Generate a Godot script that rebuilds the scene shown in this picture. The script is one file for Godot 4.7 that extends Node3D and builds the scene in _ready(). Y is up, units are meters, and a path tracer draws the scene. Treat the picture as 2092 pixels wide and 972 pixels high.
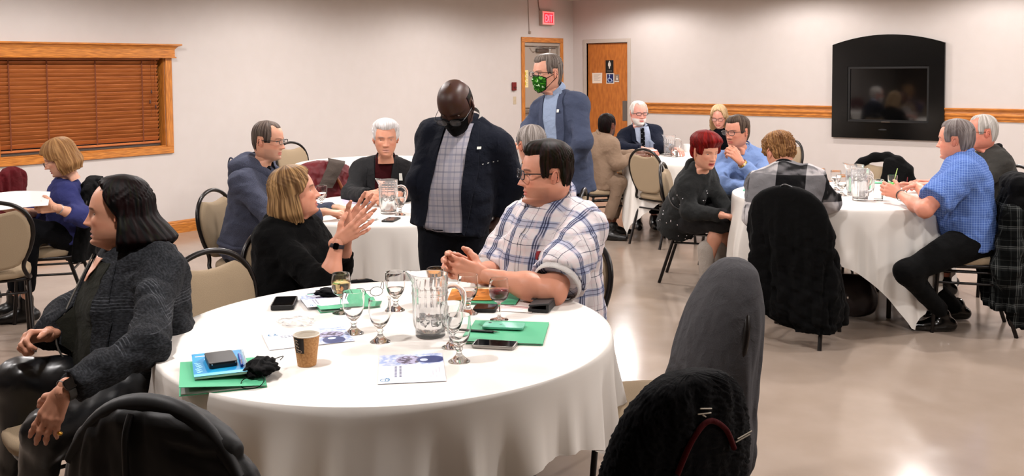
extends Node3D
# A banquet hall: four round tables under white cloths, people in conversation, oak trim and a wall fireplace.
# World axes follow the room: the window wall lies at x = XL, the fireplace wall at z = ZF. Units are metres.

const XL := -8.76
const ZF := -12.62
const CEIL := 2.72
const TABLE_Y := 0.75

var mats := {}
var texs := {}
var counts := {}

# ---------------------------------------------------------------- mesh builder
class MB:
	var v := PackedVector3Array()
	var uv := PackedVector2Array()
	var c := PackedColorArray()
	var idx := PackedInt32Array()
	var tint := Color.WHITE
	func vert(p: Vector3, t := Vector2.ZERO) -> int:
		v.append(p)
		uv.append(t)
		c.append(tint)
		return v.size() - 1
	func tri(a: int, b: int, d: int) -> void:   # a, b, d run counter-clockwise seen from outside
		idx.append(a)
		idx.append(d)
		idx.append(b)
	func quad(a: int, b: int, d: int, e: int) -> void:
		tri(a, b, d)
		tri(a, d, e)
	func flat(pts: Array) -> void:              # one flat face from its own vertices
		var first := v.size()
		for p in pts:
			vert(p)
		for i in range(1, pts.size() - 1):
			tri(first, first + i, first + i + 1)
	func rings(rs: Array, cap_a := false, cap_b := false, flip := false) -> void:   # closed rings, top to bottom, angle from +z towards +x
		var n: int = rs[0].size()
		var first := v.size()
		for i in rs.size():
			var r: PackedVector3Array = rs[i]
			for j in n:
				vert(r[j], Vector2(float(j) / n, float(i) / (rs.size() - 1)))
		for i in rs.size() - 1:
			for j in n:
				var a := first + i * n + j
				var b := first + (i + 1) * n + j
				var a2 := first + i * n + (j + 1) % n
				var b2 := first + (i + 1) * n + (j + 1) % n
				if flip:
					quad(a, a2, b2, b)
				else:
					quad(a, b, b2, a2)
		if cap_a:
			fan(rs[0], not flip)
		if cap_b:
			fan(rs[rs.size() - 1], flip)
	func fan(r: PackedVector3Array, up: bool) -> void:
		var mid := Vector3.ZERO
		for p in r:
			mid += p
		mid /= r.size()
		var m := vert(mid)
		var first := v.size()
		for p in r:
			vert(p)
		for j in r.size():
			var k := (j + 1) % r.size()
			if up:
				tri(m, first + j, first + k)
			else:
				tri(m, first + k, first + j)
	func sheet(rows: Array, flip := false) -> void:   # open grid of rows
		var n: int = rows[0].size()
		var first := v.size()
		for i in rows.size():
			for j in n:
				vert(rows[i][j], Vector2(float(j) / (n - 1), float(i) / (rows.size() - 1)))
		for i in rows.size() - 1:
			for j in n - 1:
				var a := first + i * n + j
				if flip:
					quad(a, a + 1, a + n + 1, a + n)
				else:
					quad(a, a + n, a + n + 1, a + 1)
	func slab(rows: Array, off: Array, flip := false) -> void:   # a sheet with thickness: off[i][j] is the vector to its back
		var n: int = rows[0].size()
		var m: int = rows.size()
		sheet(rows, flip)
		var back := []
		for i in m:
			var r := PackedVector3Array()
			for j in n:
				r.append(rows[i][j] + off[i][j])
			back.append(r)
		sheet(back, not flip)
		var rim := PackedVector3Array()
		var rim2 := PackedVector3Array()
		for j in n:
			rim.append(rows[0][j]); rim2.append(back[0][j])
		for i in range(1, m):
			rim.append(rows[i][n - 1]); rim2.append(back[i][n - 1])
		for j in range(n - 2, -1, -1):
			rim.append(rows[m - 1][j]); rim2.append(back[m - 1][j])
		for i in range(m - 2, 0, -1):
			rim.append(rows[i][0]); rim2.append(back[i][0])
		rings([rim, rim2], false, false, flip)
	func tube(path: PackedVector3Array, rad, seg := 8, closed := false, flat_x := 1.0) -> void:
		var n := path.size()
		var rs := []
		var up := Vector3.UP
		var t0: Vector3 = (path[1] - path[0]).normalized()
		if absf(t0.dot(up)) > 0.95:
			up = Vector3.RIGHT
		var nn: Vector3 = (up - t0 * up.dot(t0)).normalized()
		for i in n:
			var a: Vector3 = path[(i - 1 + n) % n] if closed or i > 0 else path[0]
			var b: Vector3 = path[(i + 1) % n] if closed or i < n - 1 else path[n - 1]
			var t: Vector3 = (b - a).normalized()
			nn = (nn - t * nn.dot(t)).normalized()
			var bb := t.cross(nn)
			var r: float = rad[i] if rad is PackedFloat32Array or rad is Array else rad
			var ring := PackedVector3Array()
			for j in seg:
				var g := TAU * j / seg
				ring.append(path[i] + nn * (cos(g) * r * flat_x) + bb * (sin(g) * r))
			rs.append(ring)
		if closed:
			rs.append(rs[0])
		rings(rs, not closed, not closed, true)
	func lathe(prof: PackedVector2Array, seg: int, at := Transform3D.IDENTITY) -> void:   # (radius, height), outside listed top to bottom
		var rs := []
		for p in prof:
			var ring := PackedVector3Array()
			for j in seg:
				var g := TAU * j / seg
				ring.append(at * Vector3(sin(g) * p.x, p.y, cos(g) * p.x))
			rs.append(ring)
		rings(rs)
	func box(at: Transform3D, size: Vector3, bev := 0.0) -> void:
		var h := size / 2.0
		bev = minf(bev, minf(h.x, minf(h.y, h.z)) * 0.9)
		if bev <= 0.0:
			for ax in 3:
				for s in [-1.0, 1.0]:
					var p := [Vector2(-1, -1), Vector2(1, -1), Vector2(1, 1), Vector2(-1, 1)]
					var q := []
					for e in p:
						var w := Vector3.ZERO
						w[ax] = s * h[ax]
						w[(ax + 1) % 3] = e.x * h[(ax + 1) % 3]
						w[(ax + 2) % 3] = e.y * h[(ax + 2) % 3]
						q.append(at * w)
					if s < 0.0:
						q.reverse()
					flat(q)
			return
		for ax in 3:
			var b1 := (ax + 1) % 3
			var b2 := (ax + 2) % 3
			for s in [-1.0, 1.0]:
				var q := []
				for e in [Vector2(-1, -1), Vector2(1, -1), Vector2(1, 1), Vector2(-1, 1)]:
					var w := Vector3.ZERO
					w[ax] = s * h[ax]
					w[b1] = e.x * (h[b1] - bev)
					w[b2] = e.y * (h[b2] - bev)
					q.append(at * w)
				if s < 0.0:
					q.reverse()
				flat(q)
			for s1 in [-1.0, 1.0]:
				for s2 in [-1.0, 1.0]:
					var q := []
					for e in [[-1.0, 0], [1.0, 0], [1.0, 1], [-1.0, 1]]:
						var w := Vector3.ZERO
						w[ax] = e[0] * (h[ax] - bev)
						w[b1] = s1 * (h[b1] if e[1] == 0 else h[b1] - bev)
						w[b2] = s2 * (h[b2] - bev if e[1] == 0 else h[b2])
						q.append(at * w)
					if s1 * s2 < 0.0:
						q.reverse()
					flat(q)
		for sx in [-1.0, 1.0]:
			for sy in [-1.0, 1.0]:
				for sz in [-1.0, 1.0]:
					var q := [at * Vector3(sx * h.x, sy * (h.y - bev), sz * (h.z - bev)), at * Vector3(sx * (h.x - bev), sy * h.y, sz * (h.z - bev)), at * Vector3(sx * (h.x - bev), sy * (h.y - bev), sz * h.z)]
					if sx * sy * sz < 0.0:
						q.reverse()
					flat(q)
	func prism(poly: PackedVector2Array, z0: float, z1: float, at := Transform3D.IDENTITY) -> void:   # polygon in xy, counter-clockwise, from z0 (back) to z1 (front)
		var t := Geometry2D.triangulate_polygon(poly)
		var f := v.size()
		for p in poly:
			vert(at * Vector3(p.x, p.y, z1), p)
		var b := v.size()
		for p in poly:
			vert(at * Vector3(p.x, p.y, z0), p)
		for i in range(0, t.size(), 3):
			var a2 := poly[t[i + 1]] - poly[t[i]]
			var a3 := poly[t[i + 2]] - poly[t[i]]
			if a2.cross(a3) > 0.0:
				tri(f + t[i], f + t[i + 1], f + t[i + 2])
				tri(b + t[i], b + t[i + 2], b + t[i + 1])
			else:
				tri(f + t[i], f + t[i + 2], f + t[i + 1])
				tri(b + t[i], b + t[i + 1], b + t[i + 2])
		for i in poly.size():
			var k := (i + 1) % poly.size()
			flat([at * Vector3(poly[i].x, poly[i].y, z1), at * Vector3(poly[i].x, poly[i].y, z0), at * Vector3(poly[k].x, poly[k].y, z0), at * Vector3(poly[k].x, poly[k].y, z1)])
	func ball(at: Transform3D, r: Vector3, seg := 12) -> void:
		var rs := []
		for i in seg / 2 + 1:
			var th := PI * i / (seg / 2)
			var ring := PackedVector3Array()
			for j in seg:
				var g := TAU * j / seg
				ring.append(at * (Vector3(sin(g) * sin(th), cos(th), cos(g) * sin(th)) * r))
			rs.append(ring)
		rings(rs)
	func mesh() -> ArrayMesh:
		var n := PackedVector3Array()
		n.resize(v.size())
		for i in range(0, idx.size(), 3):
			var a := idx[i]
			var b := idx[i + 1]
			var d := idx[i + 2]
			var f := (v[d] - v[a]).cross(v[b] - v[a])
			n[a] += f
			n[b] += f
			n[d] += f
		for i in n.size():
			n[i] = n[i].normalized() if n[i].length_squared() > 1e-24 else Vector3.UP
		var arr := []
		arr.resize(Mesh.ARRAY_MAX)
		arr[Mesh.ARRAY_VERTEX] = v
		arr[Mesh.ARRAY_NORMAL] = n
		arr[Mesh.ARRAY_TEX_UV] = uv
		arr[Mesh.ARRAY_COLOR] = c
		arr[Mesh.ARRAY_INDEX] = idx
		var m := ArrayMesh.new()
		m.add_surface_from_arrays(Mesh.PRIMITIVE_TRIANGLES, arr)
		return m

# ---------------------------------------------------------------- blended solids: tapered limbs joined by a smooth minimum, meshed as surface nets
class Field:
	var A := PackedVector3Array()
	var BA := PackedVector3Array()
	var N := PackedVector3Array()
	var S := PackedFloat32Array()
	var IL := PackedFloat32Array()
	var LN := PackedFloat32Array()
	var RA := PackedFloat32Array()
	var DR := PackedFloat32Array()
	var CUT := PackedByteArray()
	var k := 0.04
	var amp := 0.0
	var noise: FastNoiseLite
	var nscale := Vector3.ONE
	var planes := []            # [point, normal]: what lies on the normal's side is cut away
	func add(a: Vector3, b: Vector3, ra: float, rb: float, n := Vector3.ZERO, s := 0.0, cut := 0) -> void:
		A.append(a)
		var ba := b - a
		var bt := ba + n * (ba.dot(n) * s)
		BA.append(bt)
		N.append(n)
		S.append(s)
		var l2 := bt.length_squared()
		IL.append(1.0 / l2 if l2 > 1e-9 else 0.0)
		LN.append(sqrt(l2))
		RA.append(ra)
		DR.append(rb - ra)
		CUT.append(cut)
	func one(i: int, p: Vector3) -> float:
		var pa := p - A[i]
		if S[i] != 0.0:
			pa += N[i] * (pa.dot(N[i]) * S[i])
		var t := pa.dot(BA[i]) * IL[i]
		var h := clampf(t, 0.0, 1.0)
		var di := (pa - BA[i] * h).length() - (RA[i] + DR[i] * h)
		if CUT[i]:
			if CUT[i] & 1:
				di = maxf(di, (t - 1.0) * LN[i])
			if CUT[i] & 2:
				di = maxf(di, -t * LN[i])
		return di
	func at(p: Vector3, list: PackedInt32Array) -> float:
		var d := 1e3
		for i in list:
			var di := one(i, p)
			var h := k - absf(d - di)
			d = minf(d, di)
			if h > 0.0:
				d -= h * h * 0.25 / k
		for q in planes:
			d = maxf(d, (p - q[0]).dot(q[1]))
		if amp > 0.0:
			d += amp * noise.get_noise_3dv(p * nscale)
		return d
	func all() -> PackedInt32Array:
		return PackedInt32Array(range(A.size()))
	func hit(p: Vector3, dir: Vector3, far := 1.2) -> Vector3:    # walks from p along dir to the surface
		var list := all()
		var t := 0.0
		for i in 60:
			var d := at(p + dir * t, list)
			if d < 0.0008:
				break
			t += d * 0.75
			if t > far:
				break
		return p + dir * t
	func build(mb: MB, cell: float) -> void:
		var lo := Vector3.INF
		var hi := -Vector3.INF
		for i in A.size():
			var r := maxf(RA[i], RA[i] + DR[i])
			var b := BA[i]
			if S[i] != 0.0:
				b -= N[i] * (b.dot(N[i]) * S[i] / (1.0 + S[i]))
			var e := A[i] + b
			lo = lo.min(A[i].min(e) - Vector3.ONE * r)
			hi = hi.max(A[i].max(e) + Vector3.ONE * r)
		var pad := k * 0.5 + amp + cell * 2.0
		lo -= Vector3.ONE * pad
		hi += Vector3.ONE * pad
		var bl := 4
		var nb := Vector3i(((hi - lo) / (cell * bl)).ceil())
		var nc := nb * bl
		var sx := 1
		var sy := nc.x + 1
		var sz := (nc.x + 1) * (nc.y + 1)
		var val := PackedFloat32Array()
		val.resize(sz * (nc.z + 1))
		val.fill(1e6)
		var vid := PackedInt32Array()
		vid.resize(sz * (nc.z + 1))
		vid.fill(-1)
		var active := []
		var half := cell * bl * 0.5
		var hd := half * 1.75
		var n := A.size()
		for bz in nb.z:
			for by in nb.y:
				for bx in nb.x:
					var c0 := lo + Vector3(bx, by, bz) * (cell * bl) + Vector3.ONE * half
					var list := PackedInt32Array()
					var dm := 1e3
					for i in n:
						var di := one(i, c0)
						dm = minf(dm, di)
						if di < hd * (1.0 + S[i]) + k + amp:
							list.append(i)
					if list.is_empty() or dm < -hd * 2.2 - amp - 0.02 and planes.is_empty():
						continue
					var any_in := false
					var any_out := false
					for dz in bl + 1:
						for dy in bl + 1:
							for dx in bl + 1:
								var at_i := (bx * bl + dx) + (by * bl + dy) * sy + (bz * bl + dz) * sz
								if val[at_i] > 9e5:
									val[at_i] = at(lo + Vector3(bx * bl + dx, by * bl + dy, bz * bl + dz) * cell, list)
								if val[at_i] < 0.0:
									any_in = true
								else:
									any_out = true
					if any_in and any_out:
						active.append(Vector3i(bx, by, bz))
		var o := PackedInt32Array([0, sx, sy, sx + sy, sz, sx + sz, sy + sz, sx + sy + sz])
		var ea := PackedInt32Array([0, 2, 4, 6, 0, 1, 4, 5, 0, 1, 2, 3])
		var eb := PackedInt32Array([1, 3, 5, 7, 2, 3, 6, 7, 4, 5, 6, 7])
		var cp := [Vector3(0, 0, 0), Vector3(1, 0, 0), Vector3(0, 1, 0), Vector3(1, 1, 0), Vector3(0, 0, 1), Vector3(1, 0, 1), Vector3(0, 1, 1), Vector3(1, 1, 1)]
		var cells := PackedInt32Array()
		for b in active:
			for dz in bl:
				for dy in bl:
					for dx in bl:
						var ix: int = b.x * bl + dx
						var iy: int = b.y * bl + dy
						var iz: int = b.z * bl + dz
						var i0 := ix + iy * sy + iz * sz
						var m := 0
						for q in 8:
							if val[i0 + o[q]] < 0.0:
								m |= 1 << q
						if m == 0 or m == 255:
							continue
						var sum := Vector3.ZERO
						var cnt := 0
						for e in 12:
							var va := val[i0 + o[ea[e]]]
							var vb := val[i0 + o[eb[e]]]
							if (va < 0.0) != (vb < 0.0):
								var pa: Vector3 = cp[ea[e]]
								sum += pa.lerp(cp[eb[e]], va / (va - vb))
								cnt += 1
						vid[i0] = mb.vert(lo + (Vector3(ix, iy, iz) + sum / cnt) * cell)
						cells.append(i0)
		for i0 in cells:
			for ax in 3:
				var st: int = [sx, sy, sz][ax]
				var s1: int = [sy, sz, sx][ax]
				var s2: int = [sz, sx, sy][ax]
				var va := val[i0]
				var vb := val[i0 + st]
				if (va < 0.0) == (vb < 0.0):
					continue
				var q0 := vid[i0]
				var q1 := vid[i0 - s1]
				var q2 := vid[i0 - s1 - s2]
				var q3 := vid[i0 - s2]
				if q1 < 0 or q2 < 0 or q3 < 0:
					continue
				if va < 0.0:
					mb.quad(q0, q1, q2, q3)
				else:
					mb.quad(q0, q3, q2, q1)

# ---------------------------------------------------------------- nodes, names, labels
func numbered(called: String) -> String:
	var n: int = counts.get(called, 0)
	counts[called] = n + 1
	return called if n == 0 else "%s_%03d" % [called, n]

func tag(o: Node3D, label: String, category: String, group := "") -> Node3D:
	o.set_meta("label", label)
	o.set_meta("category", category)
	if group:
		o.set_meta("group", group)
	return o

func thing(called: String, label: String, category: String, at := Vector3.ZERO, turn := 0.0, group := "") -> Node3D:
	var o := Node3D.new()
	o.name = numbered(called)
	add_child(o)
	o.position = at
	o.rotation.y = turn
	tag(o, label, category, group)
	return o

func part(parent: Node, called: String, m: Mesh, material: Material, at := Transform3D.IDENTITY) -> MeshInstance3D:
	var o := MeshInstance3D.new()
	o.name = called
	o.mesh = m
	o.material_override = material
	o.transform = at
	parent.add_child(o, true)
	return o

func single(called: String, m: Mesh, material: Material, label: String, category: String, at := Vector3.ZERO, turn := 0.0, group := "") -> MeshInstance3D:
	var o := part(self, numbered(called), m, material, Transform3D(Basis(Vector3.UP, turn), at))
	tag(o, label, category, group)
	return o

func struct(called: String, m: Mesh, material: Material) -> MeshInstance3D:
	var o := part(self, called, m, material)
	o.set_meta("kind", "structure")
	return o

func struct_root(called: String) -> Node3D:
	var o := Node3D.new()
	o.name = called
	o.set_meta("kind", "structure")
	add_child(o)
	return o

func boxm(size: Vector3, at := Vector3.ZERO, bev := 0.0) -> ArrayMesh:
	var b := MB.new()
	b.box(Transform3D(Basis.IDENTITY, at), size, bev)
	return b.mesh()

func span(a: Vector3, b: Vector3, bev := 0.0) -> ArrayMesh:
	return boxm((b - a).abs(), (a + b) / 2.0, bev)

func tubem(path: Array, rad, seg := 8, closed := false) -> ArrayMesh:
	var b := MB.new()
	b.tube(PackedVector3Array(path), rad, seg, closed)
	return b.mesh()

func curve(pts: Array, per := 6, closed := false) -> PackedVector3Array:     # smooth path through points
	var out := PackedVector3Array()
	var n := pts.size()
	for i in (n if closed else n - 1):
		var p0: Vector3 = pts[(i - 1 + n) % n] if closed or i > 0 else pts[0]
		var p1: Vector3 = pts[i]
		var p2: Vector3 = pts[(i + 1) % n]
		var p3: Vector3 = pts[(i + 2) % n] if closed or i + 2 < n else pts[n - 1]
		for s in per:
			out.append(p1.cubic_interpolate(p2, p0, p3, float(s) / per))
	if not closed:
		out.append(pts[n - 1])
	return out

func lut(table: Array, x: float) -> PackedFloat32Array:      # rows [key, a, b, ...] with falling keys; smooth in between
	var n := table.size()
	var r := PackedFloat32Array()
	if x >= table[0][0]:
		for q in range(1, table[0].size()):
			r.append(table[0][q])
		return r
	for i in n - 1:
		if x >= table[i + 1][0]:
			var t: float = (table[i][0] - x) / (table[i][0] - table[i + 1][0])
			var a: Array = table[maxi(i - 1, 0)]
			var d: Array = table[mini(i + 2, n - 1)]
			for q in range(1, table[i].size()):
				r.append(cubic_interpolate(table[i][q], table[i + 1][q], a[q], d[q], t))
			return r
	for q in range(1, table[n - 1].size()):
		r.append(table[n - 1][q])
	return r

func bump(x: float, m: float, s: float) -> float:
	var t := (x - m) / s
	return exp(-t * t)

# ---------------------------------------------------------------- materials
func noise(s: int, freq: float, oct := 4) -> FastNoiseLite:
	var n := FastNoiseLite.new()
	n.seed = s
	n.frequency = freq
	n.fractal_octaves = oct
	return n

func tex(key: String, s: int, freq: float, lo: Color, hi: Color, bump_map := false, size := 256) -> Texture2D:
	if texs.has(key):
		return texs[key]
	var t := NoiseTexture2D.new()
	t.width = size
	t.height = size
	t.seamless = true
	t.noise = noise(s, freq)
	if bump_map:
		t.as_normal_map = true
		t.bump_strength = 4.0
	else:
		var g := Gradient.new()
		g.set_color(0, lo)
		g.set_color(1, hi)
		t.color_ramp = g
	texs[key] = t
	return t

func mat(key: String, col: Color, rough := 0.8, metal := 0.0, more := {}) -> StandardMaterial3D:
	if mats.has(key):
		return mats[key]
	var m := StandardMaterial3D.new()
	m.resource_name = key
	m.albedo_color = col
	m.roughness = rough
	m.metallic = metal
	for p in more:
		m.set(p, more[p])
	mats[key] = m
	return m

func tri_map(m: StandardMaterial3D, t: Texture2D, scale: Vector3, world := false) -> StandardMaterial3D:
	m.albedo_texture = t
	m.uv1_triplanar = true
	m.uv1_world_triplanar = world
	m.uv1_scale = scale
	m.uv1_triplanar_sharpness = 8.0
	return m

func wrinkles() -> Texture2D:      # creased cloth: ridged relief as a normal map
	if not texs.has("wrinkles"):
		var t := NoiseTexture2D.new()
		t.width = 512
		t.height = 512
		t.seamless = true
		var n := noise(19, 0.0065, 2)
		n.fractal_type = FastNoiseLite.FRACTAL_RIDGED
		n.domain_warp_enabled = true
		n.domain_warp_amplitude = 60.0
		n.domain_warp_frequency = 0.008
		t.noise = n
		t.as_normal_map = true
		t.bump_strength = 12.0
		texs["wrinkles"] = t
	return texs["wrinkles"]

func cloth(key: String, col: Color, grain := 0.16, rough := 0.92, scale := 30.0) -> StandardMaterial3D:
	if mats.has(key):
		return mats[key]
	var m := mat(key, col, rough, 0.0, {"metallic_specular": 0.25, "rim_enabled": true, "rim": 0.15, "rim_tint": 0.6})
	tri_map(m, tex("grain%d" % int(grain * 100), 5, 0.25, Color(1, 1, 1).darkened(grain * 1.6), Color.WHITE, false, 512), Vector3.ONE * (2.6 * sqrt(scale / 30.0)))
	if key != "chair_fabric":
		creased(m, 0.42)
	return m

func creased(m: StandardMaterial3D, k: float) -> StandardMaterial3D:
	m.normal_enabled = true
	m.normal_texture = wrinkles()
	m.normal_scale = k
	return m

func wood(key: String, along: int, col := Color(0.88, 0.575, 0.25)) -> StandardMaterial3D:
	if mats.has(key):
		return mats[key]
	var m := mat(key, col, 0.32, 0.0, {"clearcoat_enabled": true, "clearcoat": 0.4, "clearcoat_roughness": 0.2})
	var s := Vector3.ONE * 5.0
	s[along] = 0.35
	tri_map(m, tex("oak", 21, 0.035, Color(0.62, 0.55, 0.48), Color(1, 1, 1), false, 512), s, true)
	return m

func ink(key: String, w: int, h: int, paint: Callable) -> ImageTexture:
	if not texs.has(key):
		var im := Image.create(w, h, false, Image.FORMAT_RGBA8)
		paint.call(im)
		texs[key] = ImageTexture.create_from_image(im)
	return texs[key]

func plaid(key: String, base: Color, bands: Array, size := 128) -> ImageTexture:     # bands: [centre 0..1, half width 0..1, colour, strength, axes 1|2|3]
	return ink(key, size, size, func(im: Image):
		for y in size:
			for x in size:
				var col := base
				for b in bands:
					if b[4] & 1 and absf(float(x) / size - b[0]) < b[1]:
						col = col.lerp(b[2], b[3])
					if b[4] & 2 and absf(float(y) / size - b[0]) < b[1]:
						col = col.lerp(b[2], b[3])
				im.set_pixel(x, y, col))

# ---------------------------------------------------------------- camera, light, exposure
func set_camera_and_light() -> void:
	var cam := Camera3D.new()
	cam.name = "camera"
	add_child(cam)
	cam.projection = Camera3D.PROJECTION_FRUSTUM
	cam.near = 0.05
	cam.far = 60.0
	cam.size = 2.0 * 0.05 * 486.0 / 1966.7
	cam.frustum_offset = Vector2(0.0, -0.05 * (486.0 - 251.36) / 1966.7)
	cam.transform = Transform3D(Basis(Vector3(0.78374, -0.00819, -0.62103), Vector3(-0.02827, 0.99841, -0.04885), Vector3(0.62045, 0.05584, 0.78227)).orthonormalized(), Vector3(0, 1.645, 0))
	cam.current = true
	var we := WorldEnvironment.new()
	we.name = "environment"
	var e := Environment.new()
	e.background_mode = Environment.BG_COLOR
	e.background_color = Color.BLACK
	e.tonemap_mode = Environment.TONE_MAPPER_LINEAR
	e.tonemap_exposure = 1.5
	e.sdfgi_enabled = true
	e.ssao_enabled = true
	e.ssil_enabled = true
	we.environment = e
	add_child(we)
	# recessed downlights on a regular ceiling grid
	var names := ["nearest the window wall", "second from the window wall", "third from the window wall", "fourth from the window wall", "farthest from the window wall"]
	var rows := ["closest to the camera", "over the second row of tables", "over the middle of the hall", "over the far tables", "along the fireplace wall"]
	var xs := [-7.2, -4.85, -2.5, -0.15, 2.2]
	var zs := [-1.25, -3.88, -6.51, -9.15, -11.6]
	for i in xs.size():
		for j in zs.size():
			if i > 2 and j == 0:
				continue
			downlight(Vector3(xs[i], CEIL, zs[j]), "recessed ceiling downlight %s, %s" % [names[i], rows[j]], 0.72 if j == 4 else 1.0)

func downlight(at: Vector3, label: String, k: float) -> void:
	var t := thing("ceiling_downlight", label, "ceiling light", at, 0.0, "recessed ceiling downlights")
	var b := MB.new()
	b.lathe(PackedVector2Array([Vector2(0.085, 0.0), Vector2(0.115, 0.0), Vector2(0.115, -0.006), Vector2(0.085, -0.010), Vector2(0.085, 0.0)]), 28)
	part(t, "trim_ring", b.mesh(), mat("white_enamel", Color(0.85, 0.84, 0.82), 0.5))
	b = MB.new()
	b.lathe(PackedVector2Array([Vector2(0.0, -0.001), Vector2(0.084, -0.001), Vector2(0.084, -0.004), Vector2(0.0, -0.004)]), 24)
	part(t, "lens", b.mesh(), mat("lamp_glow", Color(1, 0.95, 0.88), 0.4, 0.0, {"emission_enabled": true, "emission": Color(1.0, 0.88, 0.74), "emission_energy_multiplier": 14.0}))
	var l := SpotLight3D.new()
	l.name = "light"
	l.position = Vector3(0, -0.03, 0)
	l.rotation.x = -PI / 2
	l.light_color = Color(1.0, 0.98, 0.975)
	l.light_energy = 2.7 * k
	l.light_size = 0.08
	l.spot_angle = 86.0
	l.spot_angle_attenuation = 0.38
	l.spot_range = 22.0
	l.spot_attenuation = 2.0
	l.shadow_enabled = true
	t.add_child(l)

# ---------------------------------------------------------------- the room
func build_room() -> void:
	var wall := mat("wall_paint", Color(0.765, 0.735, 0.718), 0.85)
	tri_map(wall, tex("plaster", 3, 0.02, Color(0.985, 0.983, 0.98), Color.WHITE), Vector3.ONE * 0.8, true)
	var XR := 5.0
	var ZB := 4.0
	var floor_m := mat("vinyl_floor", Color(0.615, 0.555, 0.505), 0.2, 0.0, {"metallic_specular": 0.5})
	tri_map(floor_m, tex("vinyl", 14, 0.012, Color(0.95, 0.94, 0.925), Color.WHITE, false, 512), Vector3.ONE * 0.5, true)
	floor_m.roughness_texture = tex("vinyl_wear", 15, 0.02, Color(0.75, 0.75, 0.75), Color(1, 1, 1), false, 512)
	floor_m.roughness = 0.19
	struct("floor", span(Vector3(XL - 0.2, -0.12, ZF - 0.2), Vector3(XR + 0.2, 0, ZB + 0.2)), floor_m)
	struct("ceiling", span(Vector3(XL - 0.2, CEIL, ZF - 0.2), Vector3(XR + 0.2, CEIL + 0.12, ZB + 0.2)), mat("ceiling_paint", Color(0.86, 0.84, 0.80), 0.9))
	# window wall with its two openings
	var wz0 := -5.425
	var wz1 := -3.80
	var wy0 := 0.895
	var wy1 := 1.80
	var dz0 := -12.255
	var dz1 := -11.345
	var b := MB.new()
	var T := Transform3D.IDENTITY
	for s in [[ZF - 0.2, dz0, 0.0, CEIL], [dz0, dz1, 2.045, CEIL], [dz1, wz0, 0.0, CEIL], [wz0, wz1, 0.0, wy0], [wz0, wz1, wy1, CEIL], [wz1, ZB, 0.0, CEIL]]:
		b.box(Transform3D(Basis.IDENTITY, Vector3(XL - 0.1, (s[2] + s[3]) / 2, (s[0] + s[1]) / 2)), Vector3(0.2, s[3] - s[2], s[1] - s[0]))
	struct("wall_left", b.mesh(), wall)
	b = MB.new()
	for s in [[XL, -8.50, 0.0, CEIL], [-8.50, -7.75, 2.04, CEIL], [-7.75, -4.42, 0.0, CEIL], [-4.42, -3.33, 0.0, 0.88], [-4.42, -3.33, 1.68, CEIL], [-3.33, XR + 0.2, 0.0, CEIL]]:
		b.box(Transform3D(Basis.IDENTITY, Vector3((s[0] + s[1]) / 2, (s[2] + s[3]) / 2, ZF - 0.1)), Vector3(s[1] - s[0], s[3] - s[2], 0.2))
	struct("wall_far", b.mesh(), wall)
	var dark := mat("panel_paint", Color(0.42, 0.35, 0.30), 0.7)
	struct("wall_right", span(Vector3(XR, 0, ZF), Vector3(XR + 0.2, CEIL, ZB)), dark)
	struct("wall_back", span(Vector3(XL, 0, ZB), Vector3(XR, CEIL, ZB + 0.2)), dark)
	build_window(wz0, wz1, wy0, wy1)
	build_exit_door(dz0, dz1)
	build_restroom_door()
	# oak baseboards: a flat board with a moulded cap
	var prof := PackedVector2Array([Vector2(0, 0), Vector2(0.016, 0), Vector2(0.016, 0.092), Vector2(0.011, 0.104), Vector2(0.013, 0.113), Vector2(0.006, 0.129), Vector2(0, 0.129)])
	b = MB.new()
	for s in [[-11.27, ZB], [ZF, -12.33]]:
		b.prism(prof, s[0], s[1], Transform3D(Basis.IDENTITY, Vector3(XL, 0, 0)))
	struct("baseboard_left", b.mesh(), wood("oak_z", 2))
	b = MB.new()
	for s in [[-8.74, -8.57], [-7.68, XR]]:
		b.prism(prof, -s[1], -s[0], Transform3D(Basis(Vector3(0, 0, 1), Vector3.UP, Vector3(-1, 0, 0)), Vector3(0, 0, ZF)))
	struct("baseboard_far", b.mesh(), wood("oak_x", 0))
	# chair rail: layered moulding, interrupted by the fireplace
	var rail := PackedVector2Array([Vector2(0, 0.968), Vector2(0.012, 0.968), Vector2(0.014, 0.988), Vector2(0.022, 0.994), Vector2(0.022, 1.006), Vector2(0.015, 1.012), Vector2(0.018, 1.024), Vector2(0.030, 1.036), Vector2(0.030, 1.048), Vector2(0.022, 1.058), Vector2(0.020, 1.082), Vector2(0.036, 1.104), Vector2(0.046, 1.110), Vector2(0.046, 1.124), Vector2(0.040, 1.128), Vector2(0, 1.128)])
	var n := 1
	for s in [[-7.64, -4.583], [-3.185, XR]]:
		b = MB.new()
		b.prism(rail, -s[1], -s[0], Transform3D(Basis(Vector3(0, 0, 1), Vector3.UP, Vector3(-1, 0, 0)), Vector3(0, 0, ZF)))
		struct("trim_%d" % n, b.mesh(), wood("oak_x", 0))
		n += 1
	build_fireplace()
	build_wall_fittings()

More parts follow.
